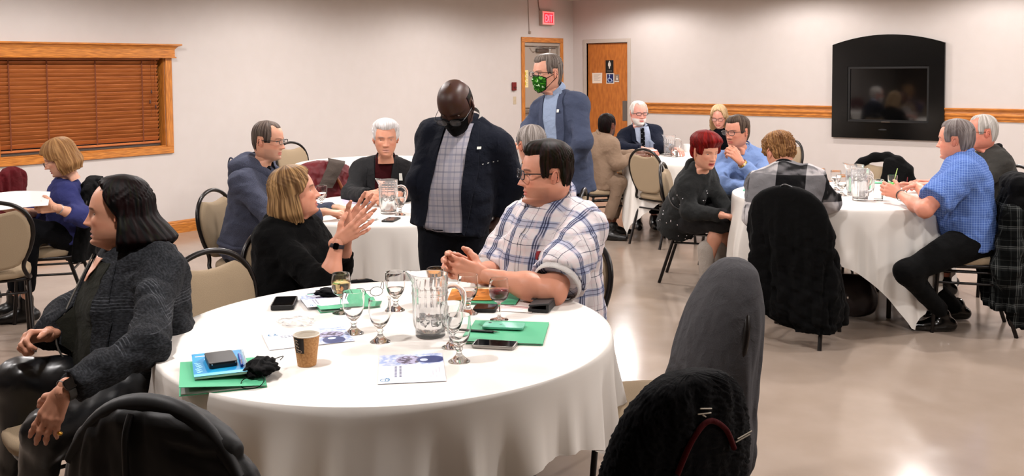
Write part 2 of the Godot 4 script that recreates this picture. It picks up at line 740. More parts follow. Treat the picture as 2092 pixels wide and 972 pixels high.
func build_window(z0: float, z1: float, y0: float, y1: float) -> void:
	var w := struct_root("window_1")
	w.position = Vector3(XL, 0, 0)
	var oz := wood("oak_z", 2)
	var oy := wood("oak_y", 1)
	# casing boards with a stepped inner edge
	part(w, "casing_bottom", span(Vector3(0, y0 - 0.07, z0 - 0.075), Vector3(0.022, y0, z1 + 0.075), 0.004), oz)
	part(w, "casing_right", span(Vector3(0, y0, z0 - 0.075), Vector3(0.022, y1, z0), 0.004), oy)
	part(w, "casing_left", span(Vector3(0, y0, z1), Vector3(0.022, y1, z1 + 0.075), 0.004), oy)
	part(w, "jamb", span(Vector3(-0.12, y0, z0), Vector3(0.0, y1, z0 + 0.012)), oy)
	part(w, "jamb", span(Vector3(-0.12, y0, z1 - 0.012), Vector3(0.0, y1, z1)), oy)
	part(w, "sill", span(Vector3(-0.12, y0 - 0.0, z0), Vector3(0.01, y0 + 0.012, z1), 0.003), oz)
	# valance: board, bottom bead and flaring crown
	var prof := PackedVector2Array([Vector2(0, 1.784), Vector2(0.062, 1.784), Vector2(0.064, 1.790), Vector2(0.060, 1.796), Vector2(0.055, 1.798), Vector2(0.055, 1.868), Vector2(0.062, 1.884), Vector2(0.074, 1.900), Vector2(0.094, 1.910), Vector2(0.094, 1.925), Vector2(0, 1.925)])
	var b := MB.new()
	var rs := []
	for e in [[z1 + 0.09, 1.0], [z0 - 0.09, -1.0]]:
		var ring := PackedVector3Array()
		for q in prof:
			ring.append(Vector3(q.x, q.y, e[0] + e[1] * maxf(q.x - 0.055, 0.0) * 1.6))
		rs.append(ring)
	for i in prof.size():
		var k := (i + 1) % prof.size()
		b.flat([rs[0][i], rs[1][i], rs[1][k], rs[0][k]])
	for e in 2:
		var tr := Geometry2D.triangulate_polygon(prof)
		for i in range(0, tr.size(), 3):
			b.flat([rs[e][tr[i]], rs[e][tr[i + 1]], rs[e][tr[i + 2]]])
	part(w, "valance", b.mesh(), oz)
	# glass behind the blind, night outside
	part(w, "glass", span(Vector3(-0.115, y0, z0), Vector3(-0.108, y1, z1)), mat("night_glass", Color(0.10, 0.10, 0.11), 0.08))
	part(w, "sash_rail", span(Vector3(-0.108, y0 + 0.012, z0 + 0.012), Vector3(-0.085, y0 + 0.05, z1 - 0.012), 0.003), mat("grey_vinyl", Color(0.42, 0.40, 0.38), 0.5))
	# wooden blind: closed slats, ladder tapes, bottom rail
	var bl := Node3D.new()
	bl.name = "blind"
	w.add_child(bl)
	var slat := mat("blind_slat", Color(0.78, 0.47, 0.25), 0.38)
	tri_map(slat, tex("veneer_grain", 31, 0.02, Color(0.80, 0.74, 0.70), Color.WHITE, false, 512), Vector3(3, 3, 0.3), true)
	var rng := RandomNumberGenerator.new()
	rng.seed = 4
	var nsl := 22
	var top := 1.79
	var bot := 0.968
	for i in nsl:
		var y := lerpf(top, bot, (i + 0.5) / nsl)
		var turn := 0.92 + rng.randf_range(-0.05, 0.05)
		var s := boxm(Vector3(0.050, 0.003, z1 - z0 - 0.075), Vector3.ZERO, 0.001)
		part(bl, "slat", s, slat, Transform3D(Basis(Vector3(0, 0, 1), turn) * Basis(Vector3.UP, rng.randf_range(-0.002, 0.002)), Vector3(-0.052, y, (z0 + z1) / 2 + 0.01 + rng.randf_range(-0.004, 0.004))))
	part(bl, "bottom_rail", span(Vector3(-0.066, 0.935, z0 + 0.035), Vector3(-0.040, 0.956, z1 - 0.03), 0.004), slat)
	part(bl, "head_rail", span(Vector3(-0.08, 1.765, z0 + 0.03), Vector3(-0.03, 1.80, z1 - 0.03), 0.003), slat)
	for z in [-5.20, -4.72, -4.26, -3.92]:
		part(bl, "ladder_tape", span(Vector3(-0.0345, 0.956, z - 0.006), Vector3(-0.0325, 1.77, z + 0.006)), mat("blind_tape", Color(0.42, 0.20, 0.08), 0.9))
	for z in [-5.29, -5.33]:
		part(bl, "cord", tubem([Vector3(-0.024, 1.77, z), Vector3(-0.024, 1.36, z), Vector3(-0.023, 1.20, z + 0.006)], 0.0016, 5), mat("blind_tape", Color.BLACK))
	for e in [[-5.293, 1.45], [-5.275, 1.35], [-5.335, 1.30]]:
		b = MB.new()
		b.lathe(PackedVector2Array([Vector2(0, 0.02), Vector2(0.005, 0.018), Vector2(0.009, -0.012), Vector2(0.006, -0.018), Vector2(0, -0.018)]), 8)
		part(bl, "cord_tassel", b.mesh(), mat("tassel", Color(0.25, 0.10, 0.04), 0.5), Transform3D(Basis.IDENTITY, Vector3(-0.024, e[1], e[0])))

func build_exit_door(z0: float, z1: float) -> void:
	var d := struct_root("door_1")
	d.position = Vector3(XL, 0, 0)
	var oy := wood("oak_y", 1)
	part(d, "casing_right", span(Vector3(0, 0, z0 - 0.075), Vector3(0.02, 2.045, z0), 0.004), oy)
	part(d, "casing_left", span(Vector3(0, 0, z1), Vector3(0.02, 2.045, z1 + 0.075), 0.004), oy)
	part(d, "casing_top", span(Vector3(0, 2.045, z0 - 0.075), Vector3(0.02, 2.12, z1 + 0.075), 0.004), wood("oak_z", 2))
	var steel := mat("door_steel", Color(0.62, 0.575, 0.53), 0.45)
	part(d, "leaf", span(Vector3(-0.10, 0.01, z0 + 0.015), Vector3(-0.055, 2.0, z1 - 0.015), 0.002), steel)
	var fr := MB.new()
	fr.box(Transform3D(Basis.IDENTITY, Vector3(-0.09, 2.02, (z0 + z1) / 2)), Vector3(0.16, 0.05, z1 - z0))
	for z in [z0 + 0.0075, z1 - 0.0075]:
		fr.box(Transform3D(Basis.IDENTITY, Vector3(-0.09, 1.0, z)), Vector3(0.16, 2.0, 0.015))
	part(d, "frame", fr.mesh(), steel)
	var metal := mat("dull_metal", Color(0.48, 0.46, 0.44), 0.4, 0.8)
	# closer: body and folding arm
	part(d, "closer_body", span(Vector3(-0.055, 1.90, -11.98), Vector3(-0.005, 1.955, -11.70), 0.008), metal)
	part(d, "closer_arm", tubem([Vector3(-0.01, 1.965, -11.83), Vector3(0.11, 1.975, -11.62), Vector3(0.0, 1.985, -11.56)], 0.009, 6), metal)
	part(d, "closer_arm", tubem([Vector3(-0.01, 1.965, -11.83), Vector3(0.10, 1.955, -12.0), Vector3(-0.03, 1.965, -12.12)], 0.008, 6), metal)
	part(d, "push_bar", span(Vector3(-0.055, 0.985, z0 + 0.06), Vector3(-0.01, 1.03, z1 - 0.04), 0.006), mat("bar_metal", Color(0.46, 0.42, 0.38), 0.5, 0.3))
	part(d, "push_bar_rail", span(Vector3(-0.055, 1.055, z0 + 0.06), Vector3(-0.035, 1.07, z1 - 0.04), 0.003), mat("bar_metal", Color.BLACK))
	part(d, "door_stop", span(Vector3(-0.05, 1.6, z0 + 0.19), Vector3(-0.04, 1.98, z0 + 0.205), 0.002), mat("white_enamel", Color.WHITE))
	# taped notice with three yellow marks
	var note := ink("notice", 64, 96, func(im: Image):
		im.fill(Color(0.90, 0.84, 0.62))
		for k in 3:
			im.fill_rect(Rect2i(4, 10 + k * 28, 26, 18), Color(0.80, 0.72, 0.10))
			im.fill_rect(Rect2i(8, 14 + k * 28, 14, 9), Color(0.35, 0.36, 0.12))
		for k in 9:
			im.fill_rect(Rect2i(36, 10 + k * 9, 22 - (k % 3) * 4, 2), Color(0.55, 0.5, 0.42)))
	var s := MB.new()
	s.slab([PackedVector3Array([Vector3(0, 0.13, 0.05), Vector3(0, 0.13, -0.06)]), PackedVector3Array([Vector3(0, -0.13, 0.05), Vector3(0, -0.13, -0.06)])], [[Vector3(-0.001, 0, 0), Vector3(-0.001, 0, 0)], [Vector3(-0.001, 0, 0), Vector3(-0.001, 0, 0)]])
	var n := single("paper_notice", s.mesh(), mat("notice_print", Color.WHITE, 0.8, 0.0, {"albedo_texture": note}), "pale yellow paper notice with three yellow marks taped to the exit door", "notice")
	n.position = Vector3(XL - 0.051, 1.50, -11.45)

func build_restroom_door() -> void:
	var d := struct_root("door_2")
	d.position = Vector3(0, 0, ZF)
	var paint := mat("frame_paint", Color(0.70, 0.66, 0.62), 0.6)
	var b := MB.new()
	for s in [[-8.56, -8.50, 0.0, 2.10], [-7.75, -7.69, 0.0, 2.10], [-8.50, -7.75, 2.04, 2.10]]:
		b.box(Transform3D(Basis.IDENTITY, Vector3((s[0] + s[1]) / 2, (s[2] + s[3]) / 2, -0.04)), Vector3(s[1] - s[0], s[3] - s[2], 0.11), 0.004)
	part(d, "frame", b.mesh(), paint)
	var leaf := mat("veneer", Color(0.76, 0.46, 0.19), 0.42)
	tri_map(leaf, tex("veneer_grain", 31, 0.02, Color(0.80, 0.74, 0.70), Color.WHITE, false, 512), Vector3(2.2, 0.5, 2.2), true)
	part(d, "leaf", span(Vector3(-8.497, 0.008, -0.075), Vector3(-7.755, 2.034, -0.03), 0.002), leaf)
	part(d, "push_plate", span(Vector3(-7.86, 0.84, -0.03), Vector3(-7.765, 1.145, -0.026), 0.001), mat("dull_metal", Color.BLACK))
	var z := ZF - 0.029
	# black pictogram sign
	var t := thing("restroom_sign", "black plaque with white standing figure on the wooden restroom door", "sign", Vector3(-8.095, 1.672, z))
	part(t, "plaque", boxm(Vector3(0.145, 0.20, 0.004), Vector3.ZERO, 0.001), mat("sign_black", Color(0.05, 0.035, 0.03), 0.4))
	b = MB.new()
	var fig := PackedVector2Array([Vector2(-0.008, -0.062), Vector2(0.008, -0.062), Vector2(0.011, -0.03), Vector2(0.026, -0.012), Vector2(0.022, 0.02), Vector2(0.014, 0.038), Vector2(-0.014, 0.038), Vector2(-0.022, 0.02), Vector2(-0.026, -0.012), Vector2(-0.011, -0.03)])
	var white := mat("sign_white", Color(0.80, 0.78, 0.74), 0.6)
	for i in fig.size():
		fig[i] += Vector2(0, 0.032)
	b.prism(fig, 0.0, 0.0035)
	b.ball(Transform3D(Basis.IDENTITY, Vector3(0, 0.082, 0.002)), Vector3(0.011, 0.011, 0.003), 12)
	part(t, "figure", b.mesh(), white)
	var word := TextMesh.new()
	word.text = "WOMEN"
	word.font_size = 22
	word.pixel_size = 0.001
	word.depth = 0.002
	part(t, "lettering", word, mat("sign_grey", Color(0.42, 0.38, 0.35), 0.6), Transform3D(Basis.IDENTITY, Vector3(0, -0.066, 0.003)))
	# blue wheelchair sign
	t = thing("wheelchair_sign", "blue square wheelchair sign with white border on the wooden restroom door", "sign", Vector3(-8.083, 1.490, z))
	part(t, "plaque", boxm(Vector3(0.145, 0.16, 0.003), Vector3.ZERO, 0.001), white)
	part(t, "field", boxm(Vector3(0.118, 0.135, 0.004), Vector3.ZERO, 0.001), mat("sign_blue", Color(0.03, 0.11, 0.33), 0.45))
	b = MB.new()
	b.ball(Transform3D(Basis.IDENTITY, Vector3(-0.012, 0.048, 0.002)), Vector3(0.011, 0.011, 0.002), 12)
	var arc := []
	for i in 15:
		var g := lerpf(2.2, 6.0, i / 14.0)
		arc.append(Vector3(cos(g) * 0.036 - 0.004, sin(g) * 0.036 - 0.020, 0.0015))
	b.tube(PackedVector3Array(arc), 0.006, 6)
	b.tube(PackedVector3Array([Vector3(-0.012, 0.032, 0.0015), Vector3(-0.010, -0.006, 0.0015), Vector3(0.022, -0.008, 0.0015), Vector3(0.036, -0.042, 0.0015), Vector3(0.046, -0.038, 0.0015)]), 0.006, 6)
	part(t, "pictogram", b.mesh(), mat("sign_pale_blue", Color(0.66, 0.74, 0.86), 0.6))
	# small grey family sign
	t = thing("care_sign", "small grey pictogram sign with white foot band on the wooden restroom door", "sign", Vector3(-7.962, 1.492, z))
	part(t, "plaque", boxm(Vector3(0.085, 0.12, 0.003), Vector3.ZERO, 0.001), mat("sign_stone", Color(0.50, 0.42, 0.36), 0.5))
	b = MB.new()
	b.box(Transform3D(Basis.IDENTITY, Vector3(0, -0.050, 0.002)), Vector3(0.08, 0.018, 0.002))
	b.ball(Transform3D(Basis.IDENTITY, Vector3(0.004, 0.028, 0.002)), Vector3(0.009, 0.009, 0.002), 10)
	b.prism(PackedVector2Array([Vector2(-0.014, -0.02), Vector2(0.022, -0.026), Vector2(0.018, 0.0), Vector2(0.008, 0.016), Vector2(-0.004, 0.016)]), 0.0, 0.003)
	part(t, "pictogram", b.mesh(), white)
	# paper sheet with blurred print
	var sheet := ink("sheet", 64, 64, func(im: Image):
		im.fill(Color(0.86, 0.80, 0.74))
		for k in 7:
			im.fill_rect(Rect2i(10, 10 + k * 6, 44 - (k % 3) * 8, 2), Color(0.66, 0.60, 0.56)))
	b = MB.new()
	b.slab([PackedVector3Array([Vector3(-0.095, 0.08, 0), Vector3(0.095, 0.082, 0.004)]), PackedVector3Array([Vector3(-0.088, -0.08, 0.004), Vector3(0.088, -0.078, 0)])], [[Vector3(0, 0, -0.001), Vector3(0, 0, -0.001)], [Vector3(0, 0, -0.001), Vector3(0, 0, -0.001)]])
	var p := single("paper_sheet", b.mesh(), mat("sheet_print", Color.WHITE, 0.8, 0.0, {"albedo_texture": sheet}), "white paper sheet taped to the wooden restroom door", "paper")
	p.position = Vector3(-8.322, 1.495, z)

func build_fireplace() -> void:
	var t := thing("fireplace", "black granite wall fireplace with arched top and dark glass", "fireplace", Vector3(-3.885, 0.716, ZF))
	var gr := mat("black_granite", Color(0.016, 0.016, 0.015), 0.16, 0.0, {"metallic_specular": 0.5})
	var hw := 0.697
	var gy0 := 0.928 - 0.716
	var gy1 := 1.643 - 0.716
	var b := MB.new()
	var top := PackedVector2Array([Vector2(-hw, gy1), Vector2(hw, gy1)])
	for i in 25:
		var x := lerpf(hw, -hw, i / 24.0)
		top.append(Vector2(x, 1.213 + 0.119 * (1.0 - pow(x / hw, 2.0))))
	b.prism(top, 0.0, 0.045)
	b.prism(PackedVector2Array([Vector2(-hw, 0), Vector2(hw, 0), Vector2(hw, gy0), Vector2(-hw, gy0)]), 0.0, 0.045)
	b.prism(PackedVector2Array([Vector2(-hw, gy0), Vector2(-0.495, gy0), Vector2(-0.495, gy1), Vector2(-hw, gy1)]), 0.0, 0.045)
	b.prism(PackedVector2Array([Vector2(0.515, gy0), Vector2(hw, gy0), Vector2(hw, gy1), Vector2(0.515, gy1)]), 0.0, 0.045)
	part(t, "surround", b.mesh(), gr)
	b = MB.new()
	for s in [[-0.495, -0.465, gy0, gy1], [0.490, 0.515, gy0, gy1], [-0.465, 0.490, gy1 - 0.03, gy1], [-0.465, 0.490, gy0, gy0 + 0.03]]:
		b.box(Transform3D(Basis.IDENTITY, Vector3((s[0] + s[1]) / 2, (s[2] + s[3]) / 2, 0.018)), Vector3(s[1] - s[0], s[3] - s[2], 0.03), 0.002)
	part(t, "inner_frame", b.mesh(), mat("frame_black", Color(0.02, 0.02, 0.02), 0.35))
	part(t, "glass", boxm(Vector3(0.955, gy1 - gy0 - 0.06, 0.006), Vector3(0.0125, (gy0 + gy1) / 2, 0.012)), mat("smoked_glass", Color(0.02, 0.02, 0.02), 0.06, 0.0, {"metallic_specular": 0.7}))
	part(t, "lower_lip", boxm(Vector3(0.99, 0.012, 0.02), Vector3(0.01, gy0 + 0.004, 0.048), 0.003), mat("frame_black", Color.BLACK))
	part(t, "damper_slot", boxm(Vector3(0.11, 0.008, 0.006), Vector3(0.0, gy0 + 0.006, 0.060), 0.002), mat("chrome", Color(0.75, 0.75, 0.75), 0.15, 1.0))
	b = MB.new()
	b.ball(Transform3D(Basis.IDENTITY, Vector3(-0.04, 0.115, 0.045)), Vector3(0.055, 0.012, 0.003), 16)
	part(t, "badge", b.mesh(), mat("badge_grey", Color(0.12, 0.12, 0.12), 0.35, 0.6))

func build_wall_fittings() -> void:
	var t := thing("exit_sign", "lit red EXIT sign in a pale housing above the framed exit door", "sign", Vector3(XL, 2.31, -11.875))
	part(t, "housing", span(Vector3(0, 0, -0.155), Vector3(0.065, 0.215, 0.155), 0.005), mat("sign_housing", Color(0.72, 0.62, 0.58), 0.5))
	part(t, "face", span(Vector3(0.065, 0.012, -0.145), Vector3(0.069, 0.203, 0.145)), mat("sign_face", Color(0.9, 0.6, 0.6), 0.5, 0.0, {"emission_enabled": true, "emission": Color(1.0, 0.42, 0.42), "emission_energy_multiplier": 0.55}))
	part(t, "red_field", span(Vector3(0.069, 0.035, -0.112), Vector3(0.071, 0.180, 0.112)), mat("sign_red", Color(0.75, 0.08, 0.12), 0.5, 0.0, {"emission_enabled": true, "emission": Color(0.9, 0.08, 0.16), "emission_energy_multiplier": 0.7}))
	var word := TextMesh.new()
	word.text = "EXIT"
	word.font_size = 120
	word.pixel_size = 0.001
	word.depth = 0.003
	var wn := part(t, "lettering", word, mat("sign_letters", Color(1, 0.6, 0.65), 0.5, 0.0, {"emission_enabled": true, "emission": Color(1.0, 0.40, 0.50), "emission_energy_multiplier": 0.9}), Transform3D(Basis(Vector3.UP, PI / 2).scaled_local(Vector3(0.78, 1.35, 1)), Vector3(0.0725, 0.107, 0)))
	wn.set_meta("label", "glowing EXIT letters")
	var l := OmniLight3D.new()
	l.name = "light"
	l.position = Vector3(0.12, 0.107, 0)
	l.light_color = Color(1.0, 0.35, 0.35)
	l.light_energy = 0.02
	l.light_size = 0.08
	l.omni_range = 20.0
	l.shadow_enabled = true
	t.add_child(l)
	var cable := mat("cable_paint", Color(0.50, 0.43, 0.38), 0.6)
	single("sign_cable", tubem(Array(curve([Vector3(XL + 0.012, 2.53, -11.73), Vector3(XL + 0.010, 2.60, -11.705), Vector3(XL + 0.008, CEIL, -11.69)], 4)), 0.006, 6), cable, "thin cable running from the exit sign up to the ceiling", "cable")
	single("wall_conduit", tubem([Vector3(XL + 0.006, CEIL, -11.44), Vector3(XL + 0.006, 2.19, -11.47)], 0.005, 6), mat("conduit_paint", Color(0.58, 0.52, 0.47), 0.6), "thin painted conduit above the left edge of the exit door", "conduit")
	single("conduit_box", span(Vector3(XL, 2.17, -11.50), Vector3(XL + 0.02, 2.21, -11.455), 0.003), mat("conduit_paint", Color.BLACK), "tiny painted box at the foot of the thin wall conduit", "fitting")
	t = thing("fire_alarm", "small red fire alarm pull station on the wall beside the exit door", "fire alarm", Vector3(XL, 1.333, -11.08))
	part(t, "body", span(Vector3(0, 0, -0.042), Vector3(0.035, 0.12, 0.042), 0.005), mat("alarm_red", Color(0.42, 0.045, 0.05), 0.4))
	part(t, "pull_handle", span(Vector3(0.035, 0.03, -0.03), Vector3(0.045, 0.055, 0.03), 0.003), mat("alarm_dark", Color(0.30, 0.03, 0.035), 0.4))
	t = thing("light_switch", "cream light switch plate below the red fire alarm", "light switch", Vector3(XL, 1.13, -11.11))
	part(t, "plate", span(Vector3(0, 0, -0.035), Vector3(0.006, 0.115, 0.035), 0.002), mat("switch_cream", Color(0.72, 0.66, 0.56), 0.5))
	part(t, "toggle", span(Vector3(0.006, 0.05, -0.006), Vector3(0.014, 0.068, 0.006), 0.002), mat("switch_cream", Color.BLACK))

# ---------------------------------------------------------------- banquet chairs (front is +z, origin on the floor under the seat)
var chair_proto: Node3D

func back_z(y: float) -> float:
	return -0.205 - (y - 0.45) * 0.17

func make_chair() -> Node3D:
	var t := Node3D.new()
	t.name = "banquet_chair"
	var steel := mat("chair_steel", Color(0.075, 0.055, 0.048), 0.32, 0.35)
	var fab := cloth("chair_fabric", Color(0.63, 0.555, 0.455), 0.10, 0.9, 22.0)
	var pts := [Vector3(0.195, 0.425, 0.06), Vector3(0.195, 0.425, -0.10), Vector3(0.190, 0.432, -0.175)]
	var half := [[0.455, 0.174], [0.50, 0.158], [0.545, 0.166], [0.61, 0.194], [0.69, 0.212], [0.76, 0.208], [0.82, 0.182], [0.865, 0.135], [0.892, 0.075]]
	for h in half:
		pts.append(Vector3(h[1], h[0], back_z(h[0])))
	pts.append(Vector3(0, 0.903, back_z(0.903)))
	for i in range(pts.size() - 2, -1, -1):
		pts.append(Vector3(-pts[i].x, pts[i].y, pts[i].z))
	part(t, "back_frame", tubem(Array(curve(pts, 4)), 0.0125, 8), steel)
	# oval back pad with a scooped top edge
	var out := []
	for h in [[0.50, 0.10], [0.515, 0.136], [0.56, 0.166], [0.62, 0.188], [0.69, 0.200], [0.75, 0.197], [0.80, 0.178], [0.833, 0.148], [0.846, 0.128], [0.842, 0.10], [0.832, 0.05]]:
		out.append(Vector2(h[1], h[0]))
	out.append(Vector2(0, 0.829))
	for i in range(out.size() - 2, -1, -1):
		out.append(Vector2(-out[i].x, out[i].y))
	out.append(Vector2(-0.04, 0.492)); out.append(Vector2(0.04, 0.492))
	var b := MB.new()
	var rs := []
	for e in [[0.90, -0.014], [0.985, -0.012], [1.0, -0.004], [1.0, 0.010], [0.97, 0.022], [0.88, 0.032], [0.6, 0.038], [0.2, 0.040]]:
		var ring := PackedVector3Array()
		for q in out:
			var c := Vector2(0, 0.66)
			var w: Vector2 = c + (q - c) * e[0]
			ring.append(Vector3(w.x, w.y, back_z(w.y) + e[1]))
		rs.append(ring)
	b.rings(rs, true, true)
	part(t, "back_pad", b.mesh(), fab)
	b = MB.new()
	rs = []
	for e in [[0.2, 0.492], [0.7, 0.490], [0.92, 0.482], [0.985, 0.470], [1.0, 0.455], [0.99, 0.436], [0.94, 0.428]]:
		var ring := PackedVector3Array()
		for j in 32:
			var g := TAU * j / 32
			var sx := signf(sin(g)) * pow(absf(sin(g)), 0.62)
			var sz := signf(cos(g)) * pow(absf(cos(g)), 0.62)
			var wide := 0.212 + sz * 0.014
			ring.append(Vector3(sx * wide * e[0], e[1] - 0.004 * sz, sz * 0.215 * e[0] + 0.005))
		rs.append(ring)
	b.rings(rs, true, true)
	part(t, "seat", b.mesh(), fab)
	b = MB.new()
	b.tube(curve([Vector3(-0.19, 0.422, -0.17), Vector3(-0.195, 0.42, 0.10), Vector3(-0.17, 0.42, 0.185), Vector3(0.17, 0.42, 0.185), Vector3(0.195, 0.42, 0.10), Vector3(0.19, 0.422, -0.17)], 4), 0.0115, 7)
	b.tube(PackedVector3Array([Vector3(-0.19, 0.42, -0.16), Vector3(0.19, 0.42, -0.16)]), 0.0115, 7)
	part(t, "seat_frame", b.mesh(), steel)
	for s in [-1.0, 1.0]:
		part(t, "leg", tubem([Vector3(s * 0.188, 0.425, 0.165), Vector3(s * 0.192, 0.22, 0.18), Vector3(s * 0.198, 0.0, 0.197)], 0.0125, 8), steel)
		part(t, "leg", tubem([Vector3(s * 0.185, 0.425, -0.14), Vector3(s * 0.19, 0.22, -0.205), Vector3(s * 0.196, 0.0, -0.275)], 0.0125, 8), steel)
		part(t, "stretcher", tubem([Vector3(s * 0.191, 0.315, 0.173), Vector3(s * 0.188, 0.315, -0.173)], 0.008, 6), steel)
		part(t, "stretcher", tubem([Vector3(s * 0.189, 0.385, 0.168), Vector3(s * 0.187, 0.385, -0.152)], 0.007, 6), steel)
	part(t, "stretcher", tubem([Vector3(-0.19, 0.34, -0.166), Vector3(0.19, 0.34, -0.166)], 0.008, 6), steel)
	return t

func chair(x: float, z: float, turn: float, label: String) -> Node3D:
	var o: Node3D
	if chair_proto == null:
		chair_proto = make_chair()
		o = chair_proto
	else:
		o = chair_proto.duplicate()
	o.name = numbered("banquet_chair")
	add_child(o)
	o.position = Vector3(x, 0, z)
	o.rotation.y = turn
	tag(o, label, "chair", "beige banquet chairs")
	return o

# ---------------------------------------------------------------- round tables and square white cloths
const R_TABLE := 0.76

func build_table(c: Vector2, label: String, cloth_label: String, turn: float, seed_: int, half: float, legs_turn := 0.4) -> void:
	var t := thing("round_table", label, "table", Vector3(c.x, 0, c.y), legs_turn, "round banquet tables")
	var b := MB.new()
	b.lathe(PackedVector2Array([Vector2(0, TABLE_Y), Vector2(R_TABLE - 0.006, TABLE_Y), Vector2(R_TABLE - 0.002, TABLE_Y - 0.006), Vector2(R_TABLE - 0.002, TABLE_Y - 0.022), Vector2(0, TABLE_Y - 0.024)]), 64)
	part(t, "tabletop", b.mesh(), mat("plywood", Color(0.45, 0.30, 0.18), 0.6))
	var steel := mat("table_leg", Color(0.13, 0.075, 0.045), 0.4, 0.2)
	for s in [-1.0, 1.0]:
		var u := []
		for e in [[-0.26, 0.0], [-0.26, 0.30], [-0.24, 0.40], [-0.18, 0.455], [-0.10, 0.47], [0.10, 0.47], [0.18, 0.455], [0.24, 0.40], [0.26, 0.30], [0.26, 0.0]]:
			u.append(Vector3(e[0], e[1], s * 0.38))
		part(t, "leg", tubem(Array(curve(u, 3)), 0.016, 8), steel)
		part(t, "leg_post", tubem([Vector3(-0.08, 0.47, s * 0.38), Vector3(-0.08, 0.728, s * 0.36)], 0.013, 7), steel)
		part(t, "leg_post", tubem([Vector3(0.08, 0.47, s * 0.38), Vector3(0.08, 0.728, s * 0.36)], 0.013, 7), steel)
		part(t, "brace", tubem([Vector3(0, 0.46, s * 0.38), Vector3(0, 0.728, s * 0.08)], 0.009, 6), steel)
	# cloth
	var n := 240
	var nz := noise(seed_, 0.9, 2)
	var rows := []
	var tt := [0.0, 0.25, 0.55, 0.8, 0.93, 0.985]
	for q in tt:
		var ring := PackedVector3Array()
		for j in n:
			var g := TAU * j / n
			ring.append(Vector3(sin(g) * R_TABLE * q, TABLE_Y + 0.003, cos(g) * R_TABLE * q))
		rows.append(ring)
	var ns := 26
	for i in ns + 1:
		var ring := PackedVector3Array()
		for j in n:
			var g := TAU * j / n
			var a := g - turn
			var m := maxf(absf(sin(a)), absf(cos(a)))
			var reach := half / m
			var corner := clampf((reach - half) / (half * 0.414), 0.0, 1.0)
			var drop: float = (reach - R_TABLE) * (1.0 - 0.02 * corner)
			var s := drop * i / ns
			var grow := smoothstep(0.0, 0.34, s)
			var f1 := sin(g * 13.0 + nz.get_noise_2d(g * 1.2, 3.0) * 5.0)
			var f2 := nz.get_noise_2d(sin(g) * 6.0, cos(g) * 6.0 + 20.0)
			var fold := grow * (0.020 * f1 + 0.055 * f2) + grow * corner * 0.035 * sin(a * 8.0 + 0.6)
			var edge := minf(s / 0.02, 1.0)
			var rad := R_TABLE + 0.004 * edge + fold + s * 0.035 + corner * s * 0.06
			var y := TABLE_Y + 0.003 - s + 0.004 * (1.0 - edge) - (0.004 * edge)
			if y < 0.006:
				rad += (0.006 - y) * 0.8
				y = 0.006 + 0.004 * absf(f1)
			ring.append(Vector3(sin(g) * rad, y, cos(g) * rad))
		rows.append(ring)
	b = MB.new()
	b.rings(rows)
	var lin := mat("white_linen", Color(0.86, 0.84, 0.815), 0.85, 0.0, {"metallic_specular": 0.3, "backlight_enabled": true, "backlight": Color(0.10, 0.09, 0.08)})
	lin.normal_enabled = true
	lin.normal_texture = tex("weave", 9, 0.12, Color.BLACK, Color.WHITE, true)
	lin.normal_scale = 0.08
	lin.uv1_triplanar = true
	lin.uv1_scale = Vector3.ONE * 40.0
	single("tablecloth", b.mesh(), lin, cloth_label, "tablecloth", Vector3(c.x, 0, c.y), 0.0, "white tablecloths")

# ---------------------------------------------------------------- garments hung over chair backs
# table rows: [height, half width, front depth, rear depth, centre shift]; local axes of the chair's back, front +z
func hung(rows: Array, seg: int, step: float, disp: Callable) -> MB:
	var b := MB.new()
	var rs := []
	var y: float = rows[0][0]
	var yb: float = rows[rows.size() - 1][0]
	var n := int((y - yb) / step)
	for i in n + 1:
		var h := lerpf(y, yb, float(i) / n)
		var q := lut(rows, h)
		var ring := PackedVector3Array()
		for j in seg:
			var g := TAU * j / seg
			var sx := signf(sin(g)) * pow(absf(sin(g)), 0.8)
			var cz := cos(g)
			var p := Vector3(sx * maxf(q[0], 0.002) + q[3], h, back_z(clampf(h, 0.45, 0.95)) + (cz * q[1] if cz > 0.0 else cz * q[2]))
			var out := Vector3(sin(g), 0, cz).normalized()
			var d: Variant = disp.call(p, g, h)
			if d is Vector3:
				p += d
			else:
				p += out * d
			ring.append(p)
		rs.append(ring)
	b.rings(rs, true, true)
	return b

